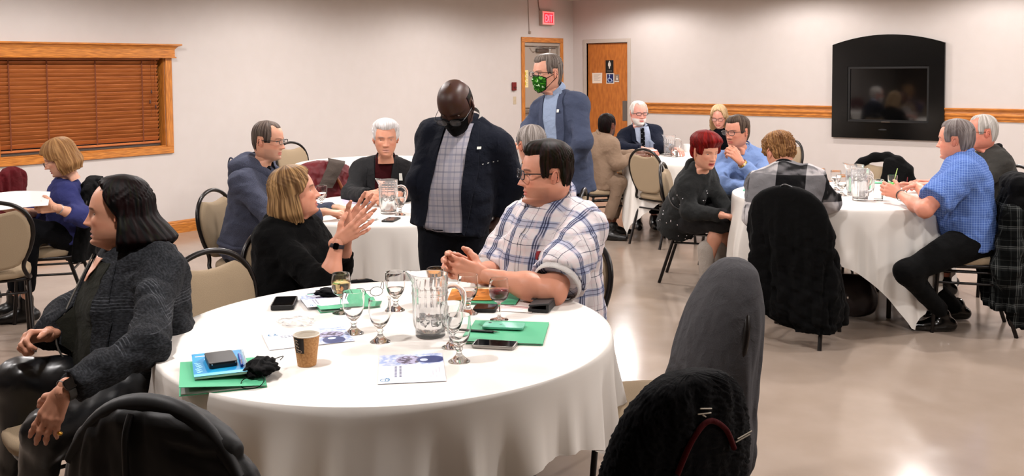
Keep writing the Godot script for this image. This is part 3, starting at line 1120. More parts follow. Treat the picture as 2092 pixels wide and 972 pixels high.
func build_coats() -> void:
	var nz := noise(77, 5.0, 3)
	var nf := noise(78, 60.0, 2)
	# black quilted jacket, lower left
	var c := chair_at("puffer")
	var t := thing("quilted_jacket", "black quilted jacket over the chair back at the bottom left", "jacket", c[0], c[1])
	var b := hung([[0.955, 0.02, 0.02, 0.02, 0.0], [0.947, 0.085, 0.045, 0.045, 0.0], [0.925, 0.138, 0.06, 0.06, 0.0], [0.885, 0.186, 0.066, 0.07, 0.0], [0.82, 0.222, 0.068, 0.08, 0.0], [0.74, 0.246, 0.07, 0.09, 0.0], [0.62, 0.262, 0.075, 0.10, 0.0], [0.50, 0.27, 0.08, 0.11, 0.0], [0.34, 0.275, 0.09, 0.12, 0.0]], 96, 0.008, func(p: Vector3, g: float, h: float):
		var fold := 0.010 * nz.get_noise_3d(p.x * 3.0, p.y * 0.7, p.z * 2.0)
		var quilt := 0.0
		if p.x < -0.07:
			quilt = -0.012 * pow(absf(cos((h + 0.25 * absf(p.x)) * 42.0)), 6.0)
		else:
			quilt = -0.007 * pow(absf(cos(p.x * 36.0)), 8.0)
		return fold + quilt)
	part(t, "shell", b.mesh(), mat("puffer_nylon", Color(0.030, 0.030, 0.034), 0.55, 0.0, {"metallic_specular": 0.35, "rim_enabled": true, "rim": 0.3}))
	part(t, "centre_panel", tubem(Array(curve([Vector3(0.02, 0.945, back_z(0.94) - 0.052), Vector3(0.02, 0.90, back_z(0.9) - 0.078), Vector3(0.02, 0.80, back_z(0.8) - 0.094), Vector3(0.02, 0.66, back_z(0.66) - 0.108)], 5)), 0.007, 8), mat("puffer_nylon", Color.BLACK))
	var col := []
	for i in 21:
		var g := lerpf(-1.0, 1.0, i / 20.0)
		col.append(Vector3(g * 0.20, 0.952 - 0.085 * g * g - 0.05 * pow(absf(g), 4.0), back_z(0.93) - 0.015))
	var rr := []
	for i in 21:
		rr.append(0.014 + 0.012 * sin(PI * i / 20.0))
	part(t, "collar", tubem(col, rr, 8), mat("puffer_nylon", Color.BLACK))
	# black fleece with a red binding
	c = chair_at("fleece")
	t = thing("fleece_sweater", "black fleecy sweater with a red neck binding over the chair back at the bottom", "sweater", c[0], c[1])
	var fl := cloth("black_fleece", Color(0.035, 0.035, 0.048), 0.5, 1.0, 60.0)
	b = hung([[0.962, 0.02, 0.02, 0.02, 0.0], [0.955, 0.075, 0.04, 0.04, 0.0], [0.935, 0.125, 0.055, 0.055, 0.0], [0.895, 0.172, 0.062, 0.065, 0.0], [0.83, 0.208, 0.066, 0.075, 0.0], [0.74, 0.232, 0.07, 0.085, 0.0], [0.62, 0.242, 0.075, 0.095, 0.0], [0.50, 0.246, 0.08, 0.10, 0.0], [0.38, 0.246, 0.085, 0.11, 0.0]], 150, 0.005, func(p: Vector3, g: float, h: float):
		return 0.008 * nz.get_noise_3d(p.x * 3.0, p.y * 0.8, p.z * 2.0) + 0.006 * nf.get_noise_3dv(p * 2.2))
	part(t, "body", b.mesh(), fl)
	part(t, "neck_binding", tubem(Array(curve([Vector3(0.085, 0.765, back_z(0.77) - 0.083), Vector3(0.045, 0.835, back_z(0.83) - 0.080), Vector3(-0.005, 0.865, back_z(0.86) - 0.076), Vector3(-0.06, 0.835, back_z(0.83) - 0.080), Vector3(-0.095, 0.78, back_z(0.78) - 0.084)], 6)), 0.0065, 8), cloth("red_binding", Color(0.30, 0.03, 0.045), 0.2, 0.9, 40.0))
	var th := mat("white_thread", Color(0.75, 0.72, 0.66), 0.8)
	for e in [[0.0, 0.898, 0.035, 0.905], [0.0, 0.888, 0.04, 0.893], [0.015, 0.882, 0.025, 0.888], [-0.105, 0.80, -0.155, 0.807], [-0.10, 0.793, -0.15, 0.800], [0.105, 0.725, 0.14, 0.70]]:
		part(t, "thread", tubem([Vector3(e[0], e[1], back_z(e[1]) - 0.082), Vector3(e[2], e[3], back_z(e[3]) - 0.080)], 0.0016, 5), th)
	# charcoal wool coat on the chair right of the front table
	c = chair_at("wool")
	t = thing("wool_coat", "charcoal grey wool coat draped over the chair right of the front table", "coat", c[0], c[1])
	var wool := cloth("charcoal_wool", Color(0.29, 0.285, 0.295), 0.18, 0.96, 26.0)
	b = hung([[0.972, 0.02, 0.02, 0.02, 0.0], [0.962, 0.075, 0.05, 0.045, 0.0], [0.935, 0.120, 0.075, 0.07, 0.0], [0.885, 0.165, 0.10, 0.085, 0.0], [0.82, 0.198, 0.125, 0.10, 0.0], [0.72, 0.215, 0.145, 0.115, 0.0], [0.60, 0.225, 0.155, 0.125, 0.0], [0.48, 0.228, 0.16, 0.135, 0.0], [0.36, 0.22, 0.12, 0.14, 0.0], [0.26, 0.19, 0.04, 0.135, 0.0], [0.20, 0.14, 0.0, 0.12, 0.0]], 110, 0.008, func(p: Vector3, g: float, h: float):
		var a := (0.96 - h) * 1.4
		var crease := -0.010 * bump(p.z + 0.30 - (0.62 - h) * 0.16, 0.0, 0.028) * smoothstep(0.85, 0.55, h)
		return a * 0.030 * nz.get_noise_3d(p.x * 2.6, p.y * 0.35, p.z * 2.0) + crease)
	part(t, "body", b.mesh(), wool)
	var f: Field
	# long black coat on the chair of the woman in the check sweater
	c = chair_at("black_coat")
	t = thing("black_coat", "long black coat hanging over the chair of the woman in the check sweater", "coat", c[0], c[1])
	var blk := cloth("black_wool", Color(0.018, 0.018, 0.02), 0.2, 0.95, 26.0)
	b = hung([[0.955, 0.02, 0.02, 0.02, 0.0], [0.945, 0.085, 0.045, 0.04, 0.0], [0.915, 0.15, 0.055, 0.06, 0.0], [0.86, 0.205, 0.06, 0.07, 0.0], [0.78, 0.235, 0.07, 0.08, 0.0], [0.66, 0.25, 0.075, 0.09, -0.005], [0.52, 0.262, 0.08, 0.10, -0.015], [0.38, 0.275, 0.085, 0.11, -0.03], [0.25, 0.27, 0.085, 0.115, -0.045], [0.17, 0.235, 0.08, 0.11, -0.075], [0.10, 0.15, 0.06, 0.09, -0.14]], 120, 0.009, func(p: Vector3, g: float, h: float):
		var a := smoothstep(0.95, 0.5, h)
		return a * (0.045 * nz.get_noise_3d(p.x * 3.2, p.y * 0.25, p.z * 2.0) + 0.012 * sin(p.x * 48.0 + 3.0 * nz.get_noise_1d(h * 1.5))))
	part(t, "body", b.mesh(), blk)
	part(t, "hanger_loop", tubem(Array(curve([Vector3(0.03, 0.945, back_z(0.94) - 0.02), Vector3(0.0, 0.962, back_z(0.94) - 0.03), Vector3(-0.04, 0.945, back_z(0.94) - 0.02)], 5)), 0.006, 6), mat("loop_satin", Color(0.10, 0.10, 0.10), 0.35))
	f = Field.new()
	f.k = 0.03
	f.amp = 0.008
	f.noise = noise(6, 9.0, 2)
	f.add(Vector3(-0.22, 0.55, -0.16), Vector3(-0.26, 0.22, -0.10), 0.05, 0.055, Vector3(0, 0, 1), 0.3)
	f.add(Vector3(-0.26, 0.22, -0.10), Vector3(-0.27, 0.12, -0.09), 0.055, 0.05, Vector3(0, 0, 1), 0.3, 1)
	b = MB.new()
	f.build(b, 0.012)
	part(t, "sleeve", b.mesh(), blk)
	# plaid coat with black hood on the right
	c = chair_at("plaid_coat")
	t = thing("plaid_coat", "black and grey plaid coat with black hood over the chair at the right edge", "coat", c[0], c[1])
	var pl := mat("coat_plaid", Color.WHITE, 0.95, 0.0, {"metallic_specular": 0.2})
	tri_map(pl, plaid("coat_plaid", Color(0.022, 0.026, 0.026), [[0.25, 0.13, Color(0.16, 0.17, 0.17), 0.45, 3], [0.25, 0.018, Color(0.40, 0.41, 0.40), 0.45, 3], [0.16, 0.012, Color(0.45, 0.46, 0.45), 0.45, 3], [0.72, 0.02, Color(0.0, 0.0, 0.0), 0.6, 3], [0.85, 0.012, Color(0.30, 0.31, 0.30), 0.4, 3]]), Vector3.ONE * 8.5)
	b = hung([[0.93, 0.02, 0.02, 0.02, 0.0], [0.92, 0.08, 0.05, 0.05, 0.0], [0.88, 0.16, 0.07, 0.08, 0.0], [0.80, 0.215, 0.08, 0.10, 0.0], [0.68, 0.24, 0.085, 0.115, 0.0], [0.54, 0.25, 0.09, 0.125, 0.0], [0.40, 0.255, 0.09, 0.135, 0.0], [0.28, 0.25, 0.09, 0.14, 0.01], [0.17, 0.24, 0.085, 0.135, 0.02]], 110, 0.009, func(p: Vector3, g: float, h: float):
		var a := smoothstep(0.95, 0.55, h)
		return a * (0.050 * nz.get_noise_3d(p.x * 3.0, p.y * 0.5, p.z * 2.5 + 4.0)))
	part(t, "body", b.mesh(), pl)
	f = Field.new()
	f.k = 0.05
	f.amp = 0.02
	f.noise = noise(8, 6.0, 3)
	f.add(Vector3(-0.12, 0.90, -0.30), Vector3(0.12, 0.90, -0.30), 0.085, 0.085)
	f.add(Vector3(-0.15, 0.82, -0.33), Vector3(0.15, 0.80, -0.33), 0.085, 0.09)
	f.add(Vector3(0.16, 0.80, -0.26), Vector3(0.22, 0.62, -0.22), 0.06, 0.045)
	b = MB.new()
	f.build(b, 0.012)
	part(t, "hood", b.mesh(), cloth("black_pile", Color(0.012, 0.012, 0.013), 0.3, 1.0, 30.0))
	f = Field.new()
	f.k = 0.04
	f.amp = 0.022
	f.noise = noise(12, 9.0, 3)
	f.add(Vector3(0.215, 0.74, -0.24), Vector3(0.25, 0.42, -0.20), 0.08, 0.075, Vector3(1, 0, 0), 0.5)
	f.add(Vector3(0.25, 0.42, -0.20), Vector3(0.17, 0.08, -0.30), 0.075, 0.062, Vector3(1, 0, 0), 0.5, 1)
	b = MB.new()
	f.build(b, 0.012)
	part(t, "sleeve", b.mesh(), pl)
	f = Field.new()
	f.k = 0.04
	f.amp = 0.022
	f.noise = noise(13, 9.0, 3)
	f.add(Vector3(-0.10, 0.72, -0.42), Vector3(-0.12, 0.42, -0.46), 0.08, 0.08, Vector3(0, 0, 1), 0.9)
	f.add(Vector3(-0.12, 0.42, -0.46), Vector3(-0.10, 0.15, -0.43), 0.08, 0.07, Vector3(0, 0, 1), 0.9, 1)
	b = MB.new()
	f.build(b, 0.012)
	part(t, "sleeve", b.mesh(), pl)
	# jackets on farther chairs
	for e in [["maroon", "maroon_jacket", "maroon jacket draped over a chair at the left edge", Color(0.34, 0.06, 0.085), 31], ["black_far", "black_jacket", "black jacket over the chair of the woman in the purple sweater", Color(0.015, 0.015, 0.017), 32]]:
		c = chair_at(e[0])
		var seed_: int = e[4]
		var nn := noise(seed_, 5.0, 3)
		b = hung([[0.945, 0.02, 0.02, 0.02, 0.0], [0.935, 0.08, 0.045, 0.045, 0.0], [0.90, 0.15, 0.06, 0.06, 0.0], [0.83, 0.205, 0.07, 0.07, 0.0], [0.70, 0.235, 0.075, 0.08, 0.0], [0.55, 0.245, 0.08, 0.09, 0.0], [0.40, 0.25, 0.085, 0.10, 0.0]], 72, 0.012, func(p: Vector3, g: float, h: float):
			return 0.03 * nn.get_noise_3d(p.x * 3.0, p.y * 0.6, p.z * 2.0))
		single(e[1], b.mesh(), cloth(e[1], e[3], 0.2, 0.9, 26.0), e[2], "jacket", c[0], c[1])
	# black jacket slung over one shoulder of the far chair at the right-hand table
	c = chair_at("slung")
	f = Field.new()
	f.k = 0.03
	f.amp = 0.008
	f.noise = noise(41, 9.0, 2)
	var arc := [Vector3(-0.255, 0.80, -0.23), Vector3(-0.16, 0.865, -0.262), Vector3(-0.07, 0.905, -0.275), Vector3(0.03, 0.912, -0.278), Vector3(0.12, 0.885, -0.27), Vector3(0.19, 0.82, -0.255), Vector3(0.225, 0.72, -0.235), Vector3(0.22, 0.60, -0.215)]
	for i in 7:
		f.add(arc[i], arc[i + 1], 0.018 if i == 0 else 0.034, 0.034)
	for e in [[0.05, 0.86, 0.03, 0.64], [0.11, 0.84, 0.10, 0.56], [0.17, 0.80, 0.17, 0.54]]:
		f.add(Vector3(e[0], e[1], -0.225), Vector3(e[2], e[3], -0.165), 0.042, 0.05, Vector3(0, 0, 1), 0.8)
	b = MB.new()
	f.build(b, 0.011)
	single("slung_jacket", b.mesh(), cloth("slung_black", Color(0.016, 0.016, 0.018), 0.2, 0.85, 26.0), "black jacket slung over the far empty chair below the fireplace", "jacket", c[0], c[1])
	# maroon leather jacket with grey collar over the chair behind the middle table
	c = chair_at("leather")
	t = thing("leather_jacket", "maroon leather jacket with grey collar and tan stripe beside the white-haired man", "jacket", c[0], c[1])
	b = hung([[0.945, 0.03, 0.03, 0.03, 0.0], [0.935, 0.10, 0.06, 0.05, 0.0], [0.90, 0.20, 0.08, 0.07, 0.0], [0.84, 0.27, 0.095, 0.08, 0.0], [0.74, 0.30, 0.10, 0.09, 0.0], [0.62, 0.30, 0.10, 0.10, 0.0], [0.48, 0.29, 0.10, 0.10, 0.0]], 90, 0.01, func(p: Vector3, g: float, h: float):
		return 0.035 * nz.get_noise_3d(p.x * 3.0 + 9.0, p.y * 1.6, p.z * 2.0))
	part(t, "body", b.mesh(), mat("maroon_leather", Color(0.36, 0.055, 0.085), 0.55, 0.0, {"metallic_specular": 0.4}))
	var ea := curve([Vector3(0.05, 0.965, -0.235), Vector3(0.03, 0.935, -0.165), Vector3(-0.02, 0.85, -0.125), Vector3(-0.07, 0.76, -0.105)], 5)
	var eb := curve([Vector3(0.18, 0.935, -0.235), Vector3(0.15, 0.915, -0.160), Vector3(0.08, 0.82, -0.120), Vector3(0.03, 0.745, -0.100)], 5)
	var rw := []
	var ro := []
	for q in ea.size():
		var line := PackedVector3Array()
		var lo := []
		for w in 6:
			var u := w / 5.0
			line.append(ea[q].lerp(eb[q], u) + Vector3(0, 0, 0.022 * sin(u * PI) + 0.004 * sin(q * 1.7)))
			lo.append(Vector3(0, 0, -0.03))
		rw.append(line)
		ro.append(lo)
	b = MB.new()
	b.slab(rw, ro)
	part(t, "collar", b.mesh(), cloth("taupe_rib", Color(0.36, 0.32, 0.295), 0.25, 0.95, 30.0))
	part(t, "stripe", tubem(Array(curve([Vector3(0.050, 0.86, -0.155), Vector3(0.100, 0.78, -0.145), Vector3(0.150, 0.66, -0.135)], 5)), 0.013, 6), mat("tan_trim", Color(0.48, 0.24, 0.10), 0.6))
	b = MB.new()
	b.ball(Transform3D(Basis(Vector3(1, 0, 0), 0.5), Vector3(-0.200, 0.90, -0.165)), Vector3(0.045, 0.022, 0.02), 12)
	part(t, "lining", b.mesh(), mat("cream_fleece", Color(0.82, 0.78, 0.72), 0.9))

var spots := {}
func chair_at(key: String) -> Array:
	return spots[key]

func build_chairs() -> void:
	chair(-1.942, -1.349, -2.724, "beige banquet chair under the black quilted jacket at the bottom left")
	spots["puffer"] = [Vector3(-1.942, 0, -1.349), -2.724]
	chair(-1.300, -1.992, -1.842, "beige banquet chair under the black fleecy sweater at the bottom")
	spots["fleece"] = [Vector3(-1.300, 0, -1.992), -1.842]
	chair(-1.687, -2.927, -0.800, "beige banquet chair under the charcoal wool coat")
	spots["wool"] = [Vector3(-1.687, 0, -2.927), -0.800]
	chair(-2.256, -5.664, -3.029, "beige banquet chair of the woman in the check sweater")
	spots["black_coat"] = [Vector3(-2.256, 0, -5.664), -3.029]
	chair(-1.508, -6.460, -1.207, "beige banquet chair of the man in the blue checked shirt")
	spots["plaid_coat"] = [Vector3(-1.508, 0, -6.460), -1.207]
	chair(-7.648, -3.126, -0.901, "banquet chair under the maroon jacket at the left edge")
	spots["maroon"] = [Vector3(-7.648, 0, -3.126), -0.901]
	chair(-6.474, -3.124, -0.648, "banquet chair of the woman in the purple sweater")
	spots["black_far"] = [Vector3(-6.474, 0, -3.124), -0.648]
	chair(-5.573, -4.837, 1.174, "banquet chair under the maroon leather jacket")
	spots["leather"] = [Vector3(-5.573, 0, -4.837), 1.174]
	chair(-2.453, -7.707, 0.085, "beige banquet chair with a slung black jacket below the fireplace")
	spots["slung"] = [Vector3(-2.453, 0, -7.707), 0.085]
	chair(-6.031, -2.551, -1.945, "beige banquet chair cut off by the left edge, seen from behind")
	chair(-7.746, -6.414, 1.630, "beige banquet chair far behind the man in the grey hooded sweater")
	chair(-4.453, -7.916, 2.884, "empty beige banquet chair seen from behind at the far table")
	chair(-3.479, -6.704, 1.935, "beige banquet chair of the red-haired woman")
	chair(-5.168, -7.898, 2.547, "banquet chair of the man in the beige suit")
	chair(-2.488, -3.285, -0.179, "banquet chair of the man in the plaid shirt")
	chair(-3.166, -2.311, 1.583, "empty beige banquet chair between the dark-haired woman and the woman in black")
	chair(-3.175, -1.592, -0.257, "banquet chair of the dark-haired woman in the charcoal cardigan")
	chair(-4.965, -3.657, 2.018, "beige banquet chair of the man in the grey hooded sweater")
	chair(-3.493, -2.910, 1.597, "banquet chair of the woman in black")
	chair(-5.142, -5.137, 0.819, "banquet chair of the white-haired man in the black blazer")
	chair(-3.570, -4.763, -1.098, "banquet chair of the grey-haired man behind the plaid shirt")
	chair(-5.393, -8.932, 0.976, "banquet chair of the bearded man in the navy suit")
	chair(-4.820, -9.705, 0.252, "banquet chair of the blonde woman at the far table")
	chair(-3.402, -7.192, 0.878, "banquet chair of the man in the light blue shirt")
	chair(-3.984, -9.180, -0.609, "banquet chair seen edge-on at the right of the far table")
	chair(-1.643, -7.629, -0.693, "banquet chair of the man in the dark grey shirt")

# ---------------------------------------------------------------- things on the tables
func glass_mat() -> StandardMaterial3D:
	return mat("clear_glass", Color(1, 1, 1, 0.004), 0.02, 0.0, {"transparency": BaseMaterial3D.TRANSPARENCY_ALPHA, "refraction_enabled": true, "refraction_scale": 0.035})

var goblet_meshes := {}

func goblet_profile(kind: String) -> Array:      # outside [radius, height] from rim to foot
	if kind == "wine":
		return [[0.0315, 0.148], [0.0345, 0.132], [0.0365, 0.112], [0.0355, 0.094], [0.0295, 0.078], [0.018, 0.068], [0.007, 0.062], [0.0048, 0.054], [0.0045, 0.022], [0.006, 0.012], [0.014, 0.007], [0.030, 0.0035], [0.033, 0.002], [0.033, 0.0]]
	return [[0.036, 0.145], [0.0375, 0.128], [0.0375, 0.108], [0.035, 0.088], [0.029, 0.070], [0.020, 0.056], [0.011, 0.048], [0.008, 0.044], [0.012, 0.039], [0.0085, 0.034], [0.008, 0.028], [0.012, 0.020], [0.022, 0.010], [0.032, 0.004], [0.034, 0.002], [0.034, 0.0]]

func glass_part(t: Node3D, kind: String) -> void:
	if not goblet_meshes.has(kind):
		var o := goblet_profile(kind)
		var floor_y := 0.066 if kind == "wine" else 0.054
		var prof := PackedVector2Array([Vector2(0, floor_y)])
		for i in range(o.size() - 1, -1, -1):
			if o[i][1] > floor_y + 0.004:
				prof.append(Vector2(o[i][0] - 0.0018, o[i][1]))
		prof.append(Vector2(o[0][0] - 0.0009, o[0][1] + 0.0006))
		for q in o:
			prof.append(Vector2(q[0], q[1]))
		prof.append(Vector2(0, 0.001))
		var b := MB.new()
		b.lathe(prof, 32)
		goblet_meshes[kind] = b.mesh()
	part(t, "bowl_and_stem", goblet_meshes[kind], glass_mat())

func liquid_mesh(kind: String, level: float) -> ArrayMesh:
	var o := goblet_profile(kind)
	var floor_y := 0.066 if kind == "wine" else 0.054
	var prof := PackedVector2Array([Vector2(0, level)])
	var first := true
	for i in o.size():
		if o[i][1] < level and o[i][1] > floor_y + 0.004:
			if first and i > 0:
				var k: float = (level - o[i][1]) / (o[i - 1][1] - o[i][1])
				prof.append(Vector2(lerpf(o[i][0], o[i - 1][0], k) - 0.0022, level))
				first = false
			prof.append(Vector2(o[i][0] - 0.0022, o[i][1]))
	prof.append(Vector2(0, floor_y + 0.001))
	var b := MB.new()
	b.lathe(prof, 28)
	return b.mesh()

func goblet(x: float, z: float, kind: String, fill: String, level: float, label: String, y := 0.753) -> void:
	var t := thing("wine_glass" if kind == "wine" else "water_goblet", label, "glass", Vector3(x, y, z), 0.0, "stemmed glasses on the tables")
	glass_part(t, kind)
	if fill == "red":
		part(t, "red_wine", liquid_mesh(kind, level), mat("red_wine", Color(0.42, 0.02, 0.07), 0.04))
	elif fill == "white":
		part(t, "white_wine", liquid_mesh(kind, level), mat("white_wine", Color(0.93, 0.82, 0.55, 0.02), 0.02, 0.0, {"transparency": BaseMaterial3D.TRANSPARENCY_ALPHA, "refraction_enabled": true, "refraction_scale": 0.033}))
	elif fill == "amber":
		part(t, "amber_drink", liquid_mesh(kind, level), mat("amber_drink", Color(0.95, 0.66, 0.30, 0.02), 0.02, 0.0, {"transparency": BaseMaterial3D.TRANSPARENCY_ALPHA, "refraction_enabled": true, "refraction_scale": 0.033}))
	elif fill == "water":
		part(t, "water", liquid_mesh(kind, level), water_mat())

func water_mat() -> StandardMaterial3D:
	return mat("water", Color(1, 1, 1, 0.0), 0.01, 0.0, {"transparency": BaseMaterial3D.TRANSPARENCY_ALPHA, "refraction_enabled": true, "refraction_scale": 0.033})

func pitcher(x: float, z: float, turn: float, label: String, water := 0.05) -> void:
	var t := thing("water_pitcher", label, "pitcher", Vector3(x, 0.753, z), turn, "ribbed water pitchers")
	var pm := mat("pitcher_plastic", Color(1, 1, 1, 0.10), 0.05, 0.0, {"transparency": BaseMaterial3D.TRANSPARENCY_ALPHA, "refraction_enabled": true, "refraction_scale": 0.03})
	var seg := 72
	var b := MB.new()
	var rs := []
	var spec := []
	for e in [[0.0, 0.012], [0.046, 0.013], [0.0475, 0.03], [0.052, 0.06], [0.053, 0.12], [0.054, 0.158], [0.0545, 0.178], [0.057, 0.21]]:
		spec.append([e[0], e[1], 0])
	for e in [[0.0605, 0.212], [0.0590, 0.18], [0.0605, 0.178], [0.0605, 0.172], [0.0585, 0.170], [0.0585, 0.152], [0.060, 0.150], [0.060, 0.144], [0.058, 0.142], [0.057, 0.10], [0.0565, 0.06], [0.054, 0.038], [0.050, 0.026], [0.050, 0.004], [0.046, 0.0], [0.0, 0.0]]:
		spec.append([e[0], e[1], 1])
	for e in spec:
		var ring := PackedVector3Array()
		for j in seg:
			var g := TAU * j / seg
			var r: float = e[0]
			if e[2] == 1 and e[1] > 0.03 and e[1] < 0.176:
				r += 0.0016 * cos(g * 18.0)
			var y: float = e[1]
			if e[1] > 0.2:
				var lip := bump(wrapf(g - PI / 2 - PI, -PI, PI), 0.0, 0.45)
				r += 0.022 * lip
				y += 0.010 * lip
			ring.append(Vector3(sin(g) * r, y, cos(g) * r))
		rs.append(ring)
	b.rings(rs)
	part(t, "jug", b.mesh(), pm)
	part(t, "handle", tubem(Array(curve([Vector3(0.052, 0.165, 0), Vector3(0.085, 0.172, 0), Vector3(0.112, 0.15, 0), Vector3(0.112, 0.11, 0), Vector3(0.094, 0.075, 0), Vector3(0.052, 0.062, 0)], 5)), 0.009, 10), pm)
	if water > 0.02:
		b = MB.new()
		b.lathe(PackedVector2Array([Vector2(0, water), Vector2(0.050, water), Vector2(0.046, 0.03), Vector2(0.044, 0.015), Vector2(0, 0.014)]), 32)
		part(t, "water", b.mesh(), water_mat())
		var rng := RandomNumberGenerator.new()
		rng.seed = 8
		var ice := mat("ice", Color(1, 1, 1, 0.05), 0.12, 0.0, {"transparency": BaseMaterial3D.TRANSPARENCY_ALPHA, "refraction_enabled": true, "refraction_scale": 0.031})
		for i in 9:
			var g := rng.randf() * TAU
			part(t, "ice_cube", boxm(Vector3(0.022, 0.02, 0.022), Vector3.ZERO, 0.004), ice, Transform3D(Basis(Vector3(0.3, 1, 0.2).normalized(), rng.randf() * 3.0), Vector3(sin(g) * 0.03, water + rng.randf_range(-0.012, 0.012), cos(g) * 0.03)))

func tumbler(x: float, z: float, r: float, h: float, fill: Color, level: float, label: String) -> Node3D:
	var t := thing("tumbler", label, "glass", Vector3(x, 0.753, z), 0.0, "stemmed glasses on the tables")
	var b := MB.new()
	b.lathe(PackedVector2Array([Vector2(0, 0.010), Vector2(r * 0.78, 0.010), Vector2(r - 0.002, h), Vector2(r - 0.001, h + 0.0008), Vector2(r, h), Vector2(r * 0.84, 0.003), Vector2(r * 0.8, 0.0), Vector2(0, 0.0)]), 28)
	part(t, "cup", b.mesh(), glass_mat())
	if level > 0.0:
		b = MB.new()
		var rl := lerpf(r * 0.78, r - 0.002, (level - 0.01) / (h - 0.01)) - 0.0006
		b.lathe(PackedVector2Array([Vector2(0, level), Vector2(rl, level), Vector2(r * 0.78 - 0.0006, 0.012), Vector2(0, 0.011)]), 24)
		part(t, "drink", b.mesh(), mat("drink_%s" % label.left(12), fill, 0.02, 0.0, {"transparency": BaseMaterial3D.TRANSPARENCY_ALPHA, "refraction_enabled": true, "refraction_scale": 0.033}))
	return t

func sheet_mesh(w: float, d: float, lift := 0.0, thick := 0.0012, curl := 0.0) -> ArrayMesh:     # a sheet lying flat: x wide, z deep, its print reads from +z
	var rows := []
	var off := []
	for i in 5:
		var r := PackedVector3Array()
		var o := []
		for j in 7:
			var u := j / 6.0 - 0.5
			var q := i / 4.0 - 0.5
			r.append(Vector3(u * w, lift + thick + curl * pow(absf(u * 2.0), 3.0) * (q + 0.5), q * d))
			o.append(Vector3(0, -thick, 0))
		rows.append(r)
		off.append(o)
	var b := MB.new()
	b.slab(rows, off)
	return b.mesh()

func flyer_print() -> ImageTexture:
	return ink("flyer", 256, 192, func(im: Image):
		im.fill(Color(0.90, 0.90, 0.93))
		var nz := noise(61, 0.03, 4)
		for y in 76:
			for x in 256:
				var v := nz.get_noise_2d(x, y * 2.0)
				var c := Color(0.58, 0.64, 0.80).lerp(Color(0.80, 0.82, 0.90), clampf(v * 2.0 + 0.5, 0, 1))
				if x > 60:
					var e := Vector2((x - 118) / 52.0, (y - 40) / 30.0).length()
					if e < 1.0:
						c = Color(0.62, 0.60, 0.72).lerp(Color(0.25, 0.20, 0.28), clampf(v * 3.0 + 0.4, 0, 1))
					var e2 := Vector2((x - 205) / 56.0, (y - 42) / 26.0).length()
					if e2 < 1.0:
						c = Color(0.10, 0.17, 0.42)
					if Vector2((x - 178) / 16.0, (y - 44) / 10.0).length() < 1.0:
						c = Color(0.80, 0.84, 0.92)
				im.set_pixel(x, y, c)
		for k in 2:
			for x in 24:
				if (x + k) % 5 != 0:
					im.fill_rect(Rect2i(8 + x * 3, 86 + k * 12, 2, 8), Color(0.72, 0.72, 0.78))
		for k in 2:
			for x in 9:
				im.fill_rect(Rect2i(62 + k * 18, 84 + x * 8, 9, 6), Color(0.35 - 0.1 * k, 0.36 - 0.1 * k, 0.48 - 0.1 * k))
		for k in 11:
			im.fill_rect(Rect2i(104 + k * 13, 90 + (k % 3) * 4, 3, 52 - (k % 4) * 6), Color(0.80, 0.80, 0.84))
		for k in 6:
			im.fill_rect(Rect2i(110 + k * 22, 154, 4, 22 - (k % 3) * 5), Color(0.82, 0.82, 0.86))
		for a in 40:
			var g := TAU * a / 40.0
			im.fill_rect(Rect2i(int(24 + cos(g) * 16), int(170 + sin(g) * 8), 3, 3), Color(0.10, 0.38, 0.55))
			im.fill_rect(Rect2i(int(34 + cos(g) * 8), int(168 + sin(g) * 10), 3, 3), Color(0.10, 0.38, 0.55)))

func folder(x: float, z: float, turn: float, w: float, d: float, label: String, open_lift := 0.012, y := 0.754) -> Node3D:
	var t := thing("green_folder", label, "folder", Vector3(x, y, z), turn, "green folders")
	var green := mat("folder_green", Color(0.29, 0.65, 0.48), 0.7)
	part(t, "back_cover", sheet_mesh(w, d), green)
	part(t, "papers", sheet_mesh(w * 0.96, d * 0.96, 0.0014, 0.003), mat("paper_white", Color(0.86, 0.85, 0.84), 0.85))
	var b := MB.new()
	var rows := []
	var off := []
	for i in 3:
		var r := PackedVector3Array()
		var o := []
		for j in 9:
			var u := j / 8.0
			r.append(Vector3((u - 0.5) * w, 0.0062 + open_lift * (1.0 - u) * (0.4 + 0.6 * i / 2.0), (i / 2.0 - 0.5) * d))
			o.append(Vector3(0, -0.0012, 0))
		rows.append(r)
		off.append(o)
	b.slab(rows, off)
	part(t, "front_cover", b.mesh(), green)
	return t

func phone(x: float, y: float, z: float, turn: float, size: Vector3, body: Material, face: Material, label: String, cam := false) -> Node3D:
	var t := thing("phone", label, "phone", Vector3(x, y, z), turn)
	part(t, "case", rounded_slab(size, 0.010), body)
	if face:
		part(t, "screen", rounded_slab(Vector3(size.x - 0.008, 0.0008, size.z - 0.008), 0.006), face, Transform3D(Basis.IDENTITY, Vector3(0, size.y - 0.0004, 0)))
	if cam:
		var dark := mat("camera_black", Color(0.04, 0.06, 0.06), 0.2)
		part(t, "camera", rounded_slab(Vector3(0.012, 0.002, 0.009), 0.004), dark, Transform3D(Basis.IDENTITY, Vector3(-size.x / 2 + 0.02, size.y - 0.001, -size.z / 2 + 0.018)))
		part(t, "emblem", rounded_slab(Vector3(0.010, 0.0012, 0.012), 0.004), mat("emblem_grey", Color(0.35, 0.50, 0.46), 0.4), Transform3D(Basis.IDENTITY, Vector3(-0.01, size.y - 0.0006, 0)))
	return t

